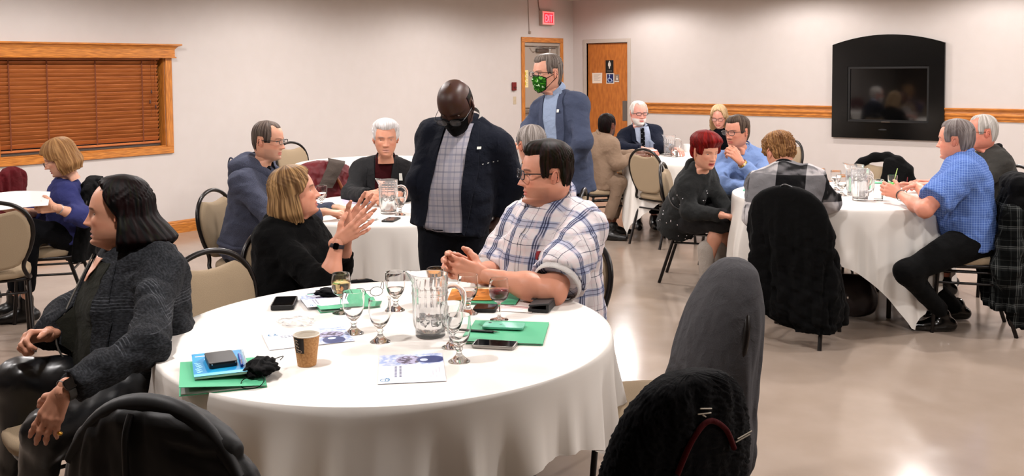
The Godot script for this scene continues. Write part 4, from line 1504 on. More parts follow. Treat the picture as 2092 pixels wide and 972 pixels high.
func rounded_slab(size: Vector3, r: float) -> ArrayMesh:
	var b := MB.new()
	var rs := []
	for e in [[size.y, 0.0015], [size.y - 0.0008, 0.0003], [size.y * 0.5, 0.0], [0.0008, 0.0003], [0.0, 0.0015]]:
		var ring := PackedVector3Array()
		for q in 4:
			for j in 5:
				var g := (q + j / 4.0) * PI / 2
				var cx := size.x / 2 - r
				var cz := size.z / 2 - r
				ring.append(Vector3((cx if q < 2 else -cx) + sin(g) * (r - e[1]), e[0], (cz if q == 0 or q == 3 else -cz) + cos(g) * (r - e[1])))
		rs.append(ring)
	b.rings(rs, true, true)
	return b.mesh()

func pen(x: float, y: float, z: float, turn: float, col: Color, label: String) -> void:
	var t := thing("pen", label, "pen", Vector3(x, y, z), turn)
	var m := mat("pen_%s" % col.to_html(), col, 0.35)
	var b := MB.new()
	b.tube(PackedVector3Array([Vector3(-0.07, 0.005, 0), Vector3(0.045, 0.005, 0), Vector3(0.05, 0.005, 0)]), [0.0045, 0.005, 0.0042], 10)
	part(t, "barrel", b.mesh(), m)
	part(t, "tip", tubem([Vector3(0.05, 0.005, 0), Vector3(0.062, 0.005, 0), Vector3(0.070, 0.005, 0)], [0.004, 0.002, 0.0006], 8), mat("chrome", Color.WHITE))
	part(t, "clip", boxm(Vector3(0.038, 0.001, 0.003), Vector3(-0.045, 0.0105, 0)), mat("chrome", Color.WHITE))

func crumple(size: Vector3, seed_: int, pleats: float, amount: float) -> ArrayMesh:       # a soft folded cloth lump resting on y = 0
	var nz := noise(seed_, 1.0, 3)
	var b := MB.new()
	var rs := []
	for i in 15:
		var th := PI * i / 14.0
		var ring := PackedVector3Array()
		for j in 40:
			var g := TAU * j / 40.0
			var p := Vector3(sin(g) * sin(th), cos(th), cos(g) * sin(th))
			var k := 1.0 + amount * nz.get_noise_3dv(p * 1.6) + 0.06 * sin(p.x * pleats + 2.0 * p.z)
			var w := p * size * 0.5 * k
			w.y = maxf(w.y + size.y * 0.3, 0.0)
			ring.append(w)
		rs.append(ring)
	b.rings(rs)
	return b.mesh()

func build_front_table_things() -> void:
	var y := 0.7545
	# notebook side
	folder(-2.392, -1.641, 0.99, 0.235, 0.285, "green folder under the blue notebook near the dark-haired woman", 0.020)
	var t := thing("spiral_notebook", "turquoise spiral notebook lying on the green folder", "notebook", Vector3(-2.428, 0.7775, -1.655), 1.02)
	var cover := ink("notebook_cover", 128, 192, func(im: Image):
		im.fill(Color(0.05, 0.50, 0.72))
		for yy in 192:
			for xx in 128:
				if sin(xx * 0.05 + yy * 0.03) > 0.55:
					im.set_pixel(xx, yy, Color(0.10, 0.58, 0.76))
		im.fill_rect(Rect2i(8, 22, 44, 7), Color(0.85, 0.75, 0.86))
		im.fill_rect(Rect2i(30, 52, 30, 5), Color(0.75, 0.90, 0.95))
		for k in 12:
			im.fill_rect(Rect2i(4 + (k * 7) % 12, 80 + k * 7, 8, 4), Color(0.70, 0.90, 0.95))
		im.fill_rect(Rect2i(0, 172, 128, 20), Color(0.40, 0.72, 0.84)))
	part(t, "pages", boxm(Vector3(0.142, 0.007, 0.228), Vector3(0, 0.0035, 0)), mat("paper_white", Color.WHITE))
	part(t, "cover", sheet_mesh(0.146, 0.232, 0.007), mat("notebook_print", Color.WHITE, 0.45, 0.0, {"albedo_texture": cover}))
	for i in 22:
		var ring := []
		for j in 8:
			var g := TAU * j / 8
			ring.append(Vector3(0.073 + cos(g) * 0.006, 0.005 + sin(g) * 0.006, -0.105 + i * 0.010))
		part(t, "spiral_ring", tubem(ring, 0.0009, 4, true), mat("ring_white", Color(0.85, 0.87, 0.90), 0.4))
	t = thing("leather_wallet", "black leather wallet lying on the turquoise notebook", "wallet", Vector3(-2.424, 0.786, -1.660), 1.10)
	part(t, "body", rounded_slab(Vector3(0.080, 0.015, 0.115), 0.010), mat("black_leather", Color(0.035, 0.028, 0.027), 0.42))
	part(t, "flap", rounded_slab(Vector3(0.082, 0.003, 0.117), 0.010), mat("brown_black_leather", Color(0.06, 0.045, 0.042), 0.45), Transform3D(Basis.IDENTITY, Vector3(0, 0.0145, -0.001)))
	for x in [-0.032, 0.034]:
		part(t, "stud", rounded_slab(Vector3(0.005, 0.002, 0.004), 0.0018), mat("chrome", Color.WHITE), Transform3D(Basis(Vector3(1, 0, 0), PI / 2), Vector3(x, 0.013, 0.058)))
	pen(-2.392, 0.786, -1.705, 1.02 + PI / 2, Color(0.02, 0.20, 0.55), "blue pen on the notebook beside the black wallet")
	t = thing("black_mask", "crumpled black face mask with a looped ear string beside the notebook", "face mask", Vector3(-2.305, 0.767, -1.712), 0.75)
	part(t, "fabric", crumple(Vector3(0.10, 0.045, 0.13), 3, 14.0, 0.5), cloth("mask_black", Color(0.03, 0.03, 0.033), 0.2, 0.9, 40.0))
	part(t, "ear_loop", tubem(Array(curve([Vector3(-0.01, 0.008, 0.058), Vector3(-0.035, 0.004, 0.085), Vector3(-0.03, -0.008, 0.115), Vector3(0.01, -0.008, 0.118), Vector3(0.025, 0.0, 0.09), Vector3(0.015, 0.01, 0.06)], 6)), 0.0013, 5), mat("mask_black", Color.BLACK))
	part(t, "ear_loop", tubem(Array(curve([Vector3(0.03, 0.02, -0.055), Vector3(0.055, 0.024, -0.07), Vector3(0.05, 0.02, -0.045)], 5)), 0.0013, 5), mat("mask_black", Color.BLACK))
	# paper coffee cup
	t = thing("coffee_cup", "kraft paper coffee cup with a dark brown label on the white tablecloth", "cup", Vector3(-2.283, 0.7535, -1.866), 0.0)
	var b := MB.new()
	b.lathe(PackedVector2Array([Vector2(0.0, 0.006), Vector2(0.026, 0.007), Vector2(0.0385, 0.0945), Vector2(0.0405, 0.0965), Vector2(0.0412, 0.094), Vector2(0.0395, 0.092), Vector2(0.0375, 0.0915)]), 40)
	part(t, "liner", b.mesh(), mat("cup_liner", Color(0.86, 0.83, 0.78), 0.6))
	b = MB.new()
	b.lathe(PackedVector2Array([Vector2(0.0395, 0.092), Vector2(0.0280, 0.001), Vector2(0.0270, 0.0), Vector2(0.0, 0.002)]), 40)
	var kraft := mat("kraft", Color(0.80, 0.61, 0.40), 0.75)
	tri_map(kraft, tex("kraft_print", 52, 0.05, Color(0.78, 0.70, 0.60), Color.WHITE), Vector3.ONE * 9.0)
	part(t, "sleeve", b.mesh(), kraft)
	var rows := []
	for i in 6:
		var r := PackedVector3Array()
		for j in 9:
			var g := lerpf(-0.62, 0.32, j / 8.0)
			var h := lerpf(0.0905, 0.044, i / 5.0)
			var rad := lerpf(0.0280, 0.0395, (h - 0.001) / 0.091) + 0.0006
			r.append(Vector3(sin(g) * rad, h, cos(g) * rad))
		rows.append(r)
	b = MB.new()
	b.sheet(rows)
	part(t, "label", b.mesh(), mat("cup_label", Color(0.10, 0.055, 0.035), 0.6))
	b = MB.new()
	var glyphs := [[0.05, 0.066, 0.10, 0], [0.056, 0.064, -0.08, 1], [0.066, 0.054, -0.12, 2], [0.077, 0.050, -0.16, 3]]
	for e in glyphs:
		var path := []
		for j in 12:
			var a := lerpf(0.4 if e[3] != 0 else 0.0, TAU - (0.9 if e[3] != 0 else 0.0), j / 11.0)
			var g: float = e[2] - 0.22 + cos(a) * 0.20
			var h: float = 0.050 + e[3] * 0.0105 + sin(a) * (0.0042 if e[3] != 3 else 0.0028)
			var rad := lerpf(0.0280, 0.0395, (h - 0.001) / 0.091) + 0.0011
			path.append(Vector3(sin(g) * rad, h, cos(g) * rad))
		b.tube(PackedVector3Array(path), 0.0009, 5)
	part(t, "lettering", b.mesh(), mat("cup_letter", Color(0.62, 0.52, 0.44), 0.7))
	t.rotation.y = 0.35
	# flyers
	var fp := mat("flyer_print", Color.WHITE, 0.6, 0.0, {"albedo_texture": flyer_print()})
	single("flyer", sheet_mesh(0.195, 0.275), fp, "white flyer with a blue picture strip in the middle of the front table", "flyer", Vector3(-2.004, y, -2.033), 0.787, "printed flyers")
	single("flyer", sheet_mesh(0.195, 0.275), fp, "white flyer with a blue picture behind the coffee cup", "flyer", Vector3(-2.511, y, -2.058), 1.04 - PI / 2, "printed flyers")
	# the place of the woman in black
	folder(-2.802, -2.470, 1.05, 0.225, 0.29, "green folder under a flyer in front of the woman in black", 0.008)
	single("flyer", sheet_mesh(0.15, 0.20), fp, "printed flyer lying on the green folder in front of the woman in black", "flyer", Vector3(-2.851, 0.7655, -2.411), 1.053, "printed flyers")
	t = thing("navy_mask", "navy cloth face mask lying on a flyer in front of the woman in black", "face mask", Vector3(-2.88, 0.767, -2.485), 1.0)
	part(t, "fabric", crumple(Vector3(0.13, 0.035, 0.09), 7, 10.0, 0.35), cloth("mask_navy", Color(0.028, 0.032, 0.048), 0.2, 0.9, 40.0))
	part(t, "ear_loop", tubem(Array(curve([Vector3(-0.05, 0.006, 0.03), Vector3(-0.09, 0.010, 0.04), Vector3(-0.10, 0.012, 0.0), Vector3(-0.055, 0.008, -0.02)], 6)), 0.0028, 6), mat("loop_white", Color(0.85, 0.86, 0.88), 0.9))
	t = thing("eyeglasses", "folded wire eyeglasses resting behind the white wine glass", "glasses", Vector3(-2.74, 0.768, -2.545), 1.0)
	var wire := mat("wire_grey", Color(0.16, 0.15, 0.15), 0.3, 0.7)
	for s in [-1.0, 1.0]:
		var ring := []
		for j in 14:
			var g := TAU * j / 14
			ring.append(Vector3(s * 0.034 + cos(g) * 0.025, 0.018 + sin(g) * 0.018, 0))
		part(t, "rim", tubem(ring, 0.0012, 5, true), wire)
		part(t, "temple", tubem(Array(curve([Vector3(s * 0.062, 0.026, 0), Vector3(s * 0.075, 0.034, -0.07), Vector3(s * 0.078, 0.028, -0.11), Vector3(s * 0.078, 0.002, -0.14)], 5)), 0.0014, 5), wire)
	part(t, "bridge", tubem([Vector3(-0.010, 0.022, 0), Vector3(0, 0.026, 0.001), Vector3(0.010, 0.022, 0)], 0.0012, 5), wire)
	t = phone(-2.937, y, -2.298, 0.79, Vector3(0.086, 0.017, 0.155), mat("phone_rubber", Color(0.045, 0.045, 0.047), 0.6), mat("phone_glass", Color(0.02, 0.02, 0.022), 0.08), "black phone in a thick case at the left rim of the front table")
	single("clear_wrapper", crumple(Vector3(0.13, 0.02, 0.09), 12, 16.0, 0.6), mat("clear_wrap", Color(0.9, 0.9, 0.92, 0.06), 0.2, 0.0, {"transparency": BaseMaterial3D.TRANSPARENCY_ALPHA}), "crumpled clear plastic wrapper on the white cloth near the black phone", "wrapper", Vector3(-2.689, y, -2.155), 0.3)
	# glasses and pitcher
	goblet(-2.676, -2.353, "wine", "white", 0.118, "wine glass of white wine on the front table")
	goblet(-2.540, -2.498, "water", "water", 0.085, "half full water goblet left of the big pitcher on the front table")
	goblet(-2.430, -2.190, "water", "", 0.0, "empty goblet in front of the white wine glass")
	goblet(-2.285, -2.174, "water", "", 0.0, "empty goblet standing alone behind the middle flyer")
	goblet(-1.935, -2.170, "water", "", 0.0, "empty goblet nearest the camera, right of the middle flyer")
	goblet(-2.052, -2.268, "water", "", 0.0, "empty goblet between the big pitcher and the nearest goblet")
	goblet(-2.290, -2.621, "water", "water", 0.092, "water goblet left of the red wine glass")
	goblet(-2.464, -2.640, "water", "amber", 0.128, "goblet of amber drink behind the big pitcher")
	goblet(-2.147, -2.624, "wine", "red", 0.110, "wine glass of red wine on the front table")
	pitcher(-2.200, -2.324, 0.62, "ribbed clear water pitcher in the middle of the front table", 0.06)
	# right side
	folder(-2.011, -2.501, 0.553, 0.262, 0.268, "green folder under a mint phone on the right of the front table", 0.004)
	phone(-2.046, 0.7655, -2.525, 0.51, Vector3(0.141, 0.008, 0.070), mat("phone_mint", Color(0.42, 0.72, 0.62), 0.35), null, "mint green phone lying face down on the green folder", true)
	pen(-2.075, 0.762, -2.430, 0.45, Color(0.02, 0.025, 0.022), "black ballpoint pen lying on the green folder below the mint phone")
	phone(-1.950, y, -2.360, 0.45, Vector3(0.140, 0.010, 0.072), mat("phone_silver", Color(0.62, 0.60, 0.58), 0.3, 0.6), mat("phone_glass", Color.BLACK), "black phone with a silver edge in front of the green folder")
	phone(-2.275, y, -2.701, 0.546, Vector3(0.085, 0.012, 0.080), mat("phone_rubber", Color.BLACK), mat("phone_glass", Color.BLACK), "small dark phone left of the red wine glass")
	t = thing("phone_wallet", "black folding phone wallet standing ajar at the right of the front table", "phone case", Vector3(-2.124, y, -2.852), 0.404)
	var leather := mat("grey_leather", Color(0.055, 0.058, 0.068), 0.5)
	part(t, "phone_shell", rounded_slab(Vector3(0.078, 0.012, 0.150), 0.008), leather)
	part(t, "cover_flap", rounded_slab(Vector3(0.078, 0.007, 0.150), 0.008), leather, Transform3D(Basis(Vector3(0, 0, 1), 0.13), Vector3(0.003, 0.024, 0)))
	part(t, "spine", rounded_slab(Vector3(0.012, 0.026, 0.150), 0.005), leather, Transform3D(Basis.IDENTITY, Vector3(0.036, 0.002, 0)))
	part(t, "strap", rounded_slab(Vector3(0.022, 0.003, 0.026), 0.006), leather, Transform3D(Basis(Vector3(0, 0, 1), 0.05), Vector3(-0.036, 0.026, -0.02)))
	t = thing("green_mask", "green and white patterned face mask lying behind the black phone wallet", "face mask", Vector3(-2.205, y, -2.985), 0.4)
	var gm := mat("mask_green", Color(0.02, 0.20, 0.15), 0.7)
	part(t, "fabric", crumple(Vector3(0.12, 0.030, 0.085), 9, 12.0, 0.4), gm)
	part(t, "emblem", crumple(Vector3(0.05, 0.012, 0.04), 10, 6.0, 0.3), mat("mask_pale", Color(0.55, 0.78, 0.72), 0.7), Transform3D(Basis.IDENTITY, Vector3(0.0, 0.017, 0.01)))
	for s in [-1.0, 1.0]:
		part(t, "ear_loop", tubem(Array(curve([Vector3(s * 0.04, 0.012, 0.02), Vector3(s * 0.085, 0.008, 0.035), Vector3(s * 0.095, 0.004, 0.0), Vector3(s * 0.08, 0.008, -0.03), Vector3(s * 0.04, 0.012, -0.02)], 6)), 0.0032, 6), mat("loop_white", Color.WHITE))
	var red := ink("red_sheet", 128, 160, func(im: Image):
		im.fill(Color(0.90, 0.86, 0.84))
		for k in 8:
			im.fill_rect(Rect2i(14, 14 + k * 9, 96 - (k % 3) * 14, 3), Color(0.80, 0.74, 0.72))
		im.fill_rect(Rect2i(30, 100, 74, 6), Color(0.62, 0.22, 0.24))
		im.fill_rect(Rect2i(18, 114, 92, 5), Color(0.70, 0.36, 0.36))
		im.fill_rect(Rect2i(10, 128, 84, 3), Color(0.72, 0.45, 0.45)))
	single("programme_sheet", sheet_mesh(0.16, 0.21), mat("programme_print", Color.WHITE, 0.8, 0.0, {"albedo_texture": red}), "white sheet with red print below the plaid-shirted man's forearm", "paper", Vector3(-2.225, y, -2.830), 0.40)
	folder(-2.39, -2.87, 0.5, 0.24, 0.26, "green folder peeking out under papers before the man in the plaid shirt", 0.003)
	var orange := ink("orange_sheet", 128, 128, func(im: Image):
		im.fill(Color(0.86, 0.54, 0.20))
		im.fill_rect(Rect2i(0, 0, 128, 14), Color(0.93, 0.86, 0.72))
		for k in 5:
			im.fill_rect(Rect2i(20 + k * 18, 40 + (k * 13) % 40, 12, 5), Color(0.42, 0.24, 0.10)))
	single("orange_leaflet", sheet_mesh(0.17, 0.21), mat("orange_print", Color.WHITE, 0.7, 0.0, {"albedo_texture": orange}), "orange printed leaflet behind the pitcher at the plaid-shirted man's hands", "leaflet", Vector3(-2.455, 0.7645, -2.830), 0.636)

func build_other_table_things() -> void:
	var y := 0.7545
	# middle table
	pitcher(-4.313, -4.192, 0.62, "ribbed water pitcher before the white-haired man in the black blazer", 0.10)
	goblet(-4.205, -4.185, "water", "water", 0.11, "water goblet beside the pitcher on the middle table")
	goblet(-4.86, -4.12, "water", "water", 0.10, "water goblet beside the face of the woman in black")
	folder(-4.70, -3.96, 1.1, 0.22, 0.28, "green folder on the middle table before the man in the hooded sweater", 0.004)
	phone(-4.10, y, -4.005, 0.45, Vector3(0.075, 0.009, 0.145), mat("phone_rubber", Color.BLACK), mat("phone_glass", Color.BLACK), "black phone at the near rim of the middle table")
	single("crumpled_napkin", crumple(Vector3(0.12, 0.03, 0.09), 17, 12.0, 0.6), mat("paper_white", Color.WHITE), "crumpled white napkin near the phone on the middle table", "napkin", Vector3(-4.23, y, -3.945), 0.2)
	single("lilac_sheet", sheet_mesh(0.22, 0.28), mat("paper_lilac", Color(0.78, 0.72, 0.80), 0.85), "lilac paper sheet before the white-haired man on the middle table", "paper", Vector3(-4.90, y, -4.48), 0.9)
	# far table
	pitcher(-4.80, -8.62, 0.6, "ribbed water pitcher before the bearded man in the navy suit", 0.10)
	tumbler(-4.70, -8.55, 0.034, 0.10, Color(1, 1, 1, 0), 0.06, "clear tumbler beside the pitcher on the far table")
	single("paper_cup", sheet_cup(), mat("paper_white", Color.WHITE), "small white cup behind the red-haired woman's hair on the far table", "cup", Vector3(-4.86, 0.753, -9.10), 0.0)
	# right-hand table
	pitcher(-2.272, -6.692, 0.2, "ribbed water pitcher in the middle of the right-hand table", 0.14)
	pitcher(-2.150, -6.440, -0.5, "second ribbed pitcher nearer the camera on the right-hand table", 0.15)
	goblet(-2.464, -6.855, "water", "water", 0.10, "water goblet right of the check sweater on the right-hand table")
	goblet(-2.608, -6.929, "water", "", 0.0, "goblet nearest the check sweater's shoulder on the right-hand table")
	goblet(-2.330, -6.600, "water", "water", 0.08, "slim water goblet left of the pitchers on the right-hand table")
	goblet(-2.270, -6.877, "wine", "red", 0.100, "glass with dark wine behind the pitchers on the right-hand table")
	tumbler(-2.050, -6.500, 0.035, 0.14, Color(1, 1, 1, 0), 0.11, "tall water tumbler right of the pitchers on the right-hand table")
	folder(-2.251, -7.190, 0.5, 0.24, 0.30, "green folder behind the drink with a straw on the right-hand table", 0.004)
	var t := tumbler(-2.135, -7.080, 0.034, 0.11, Color(0.80, 0.93, 0.62, 0.02), 0.06, "tumbler of pale green drink with a straw on the right-hand table")
	part(t, "straw", tubem([Vector3(0.0, 0.012, 0.012), Vector3(0.028, 0.16, -0.02)], 0.0028, 7), mat("straw_green", Color(0.68, 0.78, 0.45), 0.5))
	single("red_stirrer", tubem([Vector3(0, 0, 0), Vector3(0.01, 0.09, 0.0)], 0.003, 6), mat("stirrer_red", Color(0.45, 0.03, 0.10), 0.4), "short dark red stick standing beside the green drink", "stirrer", Vector3(-2.075, 0.753, -7.20))
	phone(-2.975, y, -6.520, 0.3, Vector3(0.075, 0.009, 0.145), mat("phone_mint", Color.WHITE), null, "mint phone at the left rim of the right-hand table")
	# bag on the floor under the right-hand table
	var f := Field.new()
	f.k = 0.06
	f.amp = 0.014
	f.noise = noise(91, 6.0, 3)
	f.add(Vector3(-0.13, 0.12, 0), Vector3(0.13, 0.12, 0), 0.11, 0.11)
	f.add(Vector3(-0.11, 0.20, 0), Vector3(0.11, 0.20, 0), 0.09, 0.085)
	f.planes = [[Vector3(0, 0.002, 0), Vector3(0, -1, 0)]]
	var b := MB.new()
	f.build(b, 0.013)
	t = thing("leather_bag", "dark maroon handbag on the floor under the right-hand table", "bag", Vector3(-2.20, 0, -6.22), 0.5)
	part(t, "body", b.mesh(), mat("bag_maroon", Color(0.085, 0.015, 0.022), 0.45))
	part(t, "handle", tubem(Array(curve([Vector3(-0.08, 0.26, 0.02), Vector3(-0.05, 0.36, 0.03), Vector3(0.05, 0.36, 0.03), Vector3(0.08, 0.26, 0.02)], 6)), 0.008, 7), mat("bag_maroon", Color.BLACK))
	part(t, "clasp", boxm(Vector3(0.012, 0.018, 0.006), Vector3(0.03, 0.16, 0.115), 0.002), mat("chrome", Color.WHITE))
	# bag hanging behind the woman in black
	t = thing("sling_bag", "black bag with a pale grey edge on the floor beside the woman in black", "bag", Vector3(-3.62, 0, -2.62), 0.9)
	f = Field.new()
	f.k = 0.05
	f.amp = 0.02
	f.noise = noise(93, 7.0, 3)
	f.add(Vector3(-0.10, 0.14, 0), Vector3(0.12, 0.14, 0), 0.13, 0.12)
	f.add(Vector3(-0.06, 0.30, 0), Vector3(0.10, 0.28, 0), 0.09, 0.09)
	f.planes = [[Vector3(0, 0.002, 0), Vector3(0, -1, 0)]]
	b = MB.new()
	f.build(b, 0.013)
	part(t, "body", b.mesh(), cloth("bag_black", Color(0.03, 0.03, 0.032), 0.2, 0.7, 30.0))
	part(t, "pale_edge", tubem(Array(curve([Vector3(-0.17, 0.36, 0.03), Vector3(-0.19, 0.24, 0.08), Vector3(-0.15, 0.12, 0.115), Vector3(-0.13, 0.02, 0.12)], 6)), 0.018, 8), cloth("bag_pale", Color(0.55, 0.53, 0.54), 0.3, 0.9, 30.0))
	part(t, "strap", tubem(Array(curve([Vector3(-0.05, 0.38, 0), Vector3(0.0, 0.44, 0.02), Vector3(0.04, 0.42, 0.03), Vector3(0.03, 0.37, 0.02)], 6)), 0.006, 6), cloth("bag_black", Color.BLACK))

func sheet_cup() -> ArrayMesh:
	var b := MB.new()
	b.lathe(PackedVector2Array([Vector2(0, 0.006), Vector2(0.022, 0.007), Vector2(0.033, 0.085), Vector2(0.035, 0.087), Vector2(0.0355, 0.085), Vector2(0.0235, 0.0), Vector2(0, 0.002)]), 24)
	return b.mesh()

# ---------------------------------------------------------------- people
# Head in its own axes: +z the face, +x the head's left, y up; the origin lies between the ears at half the head's height.
const HEAD := [
	[0.1165, 0.002, -0.006, -0.020], [0.112, 0.030, 0.024, -0.048], [0.103, 0.047, 0.046, -0.068], [0.088, 0.061, 0.065, -0.084], [0.066, 0.071, 0.080, -0.095],
	[0.040, 0.0765, 0.0885, -0.100], [0.018, 0.0775, 0.0905, -0.100], [0.0, 0.0765, 0.087, -0.098], [-0.02, 0.0745, 0.0855, -0.094], [-0.04, 0.0715, 0.0855, -0.087],
	[-0.06, 0.067, 0.0850, -0.078], [-0.08, 0.0605, 0.0835, -0.070], [-0.096, 0.052, 0.082, -0.065], [-0.108, 0.043, 0.076, -0.063], [-0.116, 0.040, 0.060, -0.062],
	[-0.124, 0.045, 0.036, -0.062], [-0.134, 0.050, 0.018, -0.063], [-0.155, 0.053, 0.010, -0.066], [-0.19, 0.054, 0.006, -0.070], [-0.225, 0.055, 0.002, -0.074]]

const ARM := {"L": "left_arm", "R": "right_arm"}
const LEG := {"L": "left_leg", "R": "right_leg"}

func face_pt(y: float, a: float, s: Dictionary) -> Vector3:
	var q := lut(HEAD, y)
	var fat: float = s.get("fat", 0.0)
	var w := q[0]
	var zf := q[1]
	var zb := q[2]
	if fat != 0.0 and y < -0.01:
		var k := smoothstep(-0.01, -0.07, y)
		w *= 1.0 + fat * 0.26 * k
		zb -= fat * 0.018 * k
		if y < -0.09:
			zf += fat * 0.020 * bump(y, -0.130, 0.036)
	w *= s.get("wide", 1.0)
	var ca := cos(a)
	var x := w * sin(a)
	var z := -0.012
	if ca > 0.0:
		z += (zf + 0.012) * pow(ca, 0.86)
		var fw := clampf(ca * 1.8 - 0.1, 0.0, 1.0)
		var ax := absf(x)
		var nose: float = s.get("nose", 1.0)
		var d := 0.0
		if y < 0.03 and y > -0.06:
			var along := clampf((0.012 - y) / 0.048, 0.0, 1.0)
			var ridge := lerpf(0.003, 0.027 * nose, pow(along, 1.25))
			var sig := lerpf(0.0085, 0.0125, along)
			var fall := smoothstep(-0.050, -0.038, y) * smoothstep(0.026, 0.008, y)
			d += ridge * fall * bump(x, 0.0, sig)
			d += 0.009 * nose * bump(ax, 0.0135, 0.0075) * bump(y, -0.0385, 0.0075)
		d -= 0.0085 * bump(ax, 0.031, 0.017) * bump(y, 0.001, 0.0115)
		d += 0.0045 * bump(ax, 0.030, 0.02) * bump(y, 0.020, 0.008)
		d += 0.004 * bump(ax, 0.046, 0.018) * bump(y, -0.026, 0.014)
		var mo: float = s.get("mouth", 0.0)
		d += 0.0055 * bump(x, 0.0, 0.019) * bump(y, -0.0645, 0.0045)
		d += 0.0060 * bump(x, 0.0, 0.017) * bump(y, -0.0775 - mo * 0.004, 0.0050)
		d -= (0.004 + mo * 0.008) * bump(x, 0.0, 0.021) * bump(y, -0.0708 - mo * 0.002, 0.0022 + mo * 0.003)
		d -= 0.0035 * bump(x, 0.0, 0.016) * bump(y, -0.0885, 0.005)
		d += 0.0065 * bump(x, 0.0, 0.018) * bump(y, -0.102, 0.011)
		d += s.get("beard_depth", 0.0) * smoothstep(-0.045, -0.075, y) * smoothstep(-0.15, -0.11, y) * (1.0 - bump(x, 0.0, 0.02) * bump(y, -0.071, 0.01))
		z += d * fw
	else:
		z += (zb + 0.012) * pow(-ca, 0.9)
	return Vector3(x, y, z)

func face_rows(bottom: float) -> PackedFloat32Array:
	var r := PackedFloat32Array([0.1165, 0.1145, 0.110, 0.104, 0.097, 0.089, 0.080, 0.070, 0.060, 0.050, 0.042])
	var y := 0.036
	while y > -0.115:
		r.append(y)
		y -= 0.0034
	for q in [-0.118, -0.124, -0.132, -0.142, -0.156, -0.172, -0.19, -0.21, -0.225]:
		if q >= bottom:
			r.append(q)
	return r

func face_angle(j: int, n: int) -> float:
	var t := 2.0 * j / n - 1.0
	return PI * (0.45 * t + 0.55 * t * t * t)

func skin_mix(base: Color, other: Color, k: float) -> Color:
	return base.lerp(other, clampf(k, 0.0, 1.0))

func add_head(mb: MB, xf: Transform3D, s: Dictionary) -> void:
	var skin: Color = s.skin.srgb_to_linear()
	var lips: Color = s.get("lips", s.skin.lerp(Color(0.62, 0.22, 0.22), 0.5)).srgb_to_linear()
	var brow: Color = s.get("brow", s.hair).srgb_to_linear()
	var blush := skin * Color(1.0, 0.72, 0.68)
	var beard: Color = s.get("beard", s.hair).srgb_to_linear()
	var bk: float = s.get("beard_amount", 0.0)
	var mn := noise(17, 28.0, 3)
	var rows := face_rows(-0.185)
	var n: int = 72 if s.get("fine", true) else 52
	var first := mb.v.size()
	for y in rows:
		for j in n:
			var a := face_angle(j, n)
			var p := face_pt(y, a, s)
			var c := skin
			if cos(a) > 0.0:
				var ax := absf(p.x)
				c = skin_mix(c, blush, 0.5 * bump(ax, 0.045, 0.02) * bump(y, -0.032, 0.018) + 0.5 * bump(p.x, 0.0, 0.014) * bump(y, -0.036, 0.012))
				c = skin_mix(c, lips, 0.95 * smoothstep(0.027, 0.020, ax) * smoothstep(0.0105, 0.0075, absf(y + 0.071)))
				c = skin_mix(c, lips * 0.25, s.get("mouth", 0.0) * smoothstep(0.016, 0.010, ax) * smoothstep(0.004, 0.002, absf(y + 0.072)))
				c = skin_mix(c, brow, s.get("brow_k", 0.8) * smoothstep(0.022, 0.014, absf(ax - 0.034)) * smoothstep(0.0055, 0.003, absf(y - 0.0215 + (ax - 0.034) * (ax - 0.034) * 12.0)))
				if bk > 0.0:
					var chin := smoothstep(-0.052, -0.062, y + 0.25 * maxf(0.0, 0.045 - ax) - 0.011) * smoothstep(-0.135, -0.118, y)
					var hole := smoothstep(0.026, 0.018, ax) * smoothstep(0.011, 0.007, absf(y + 0.071))
					c = skin_mix(c, beard, bk * chin * (1.0 - hole) * smoothstep(0.05, 0.25, cos(a)))
			var mott := mn.get_noise_3dv(p)
			mb.tint = c * Color(1.0 + 0.05 * mott, 1.0 + 0.13 * mott, 1.0 + 0.14 * mott)
			mb.vert(xf * p)
	for i in rows.size() - 1:
		for j in n:
			var k := (j + 1) % n
			mb.quad(first + i * n + j, first + (i + 1) * n + j, first + (i + 1) * n + k, first + i * n + k)
	mb.tint = skin * Color(1.0, 0.86, 0.84)
	for e in [-1.0, 1.0]:
		var ear := xf * Transform3D(Basis(Vector3.UP, e * 0.42) * Basis(Vector3(1, 0, 0), -0.15), Vector3(e * 0.0765 * s.get("wide", 1.0), -0.012, -0.014))
		mb.ball(ear, Vector3(0.0075, 0.024, 0.0145), 12)
		var rim := []
		for q in 12:
			var g := lerpf(-2.0, 2.3, q / 11.0)
			rim.append(ear * Vector3(e * 0.005, 0.003 + cos(g) * 0.025, -0.002 - sin(g) * 0.0155 * (1.0 if g > 0.0 else 0.9)))
		mb.tube(PackedVector3Array(rim), 0.0042, 6)
	mb.tint = Color.WHITE

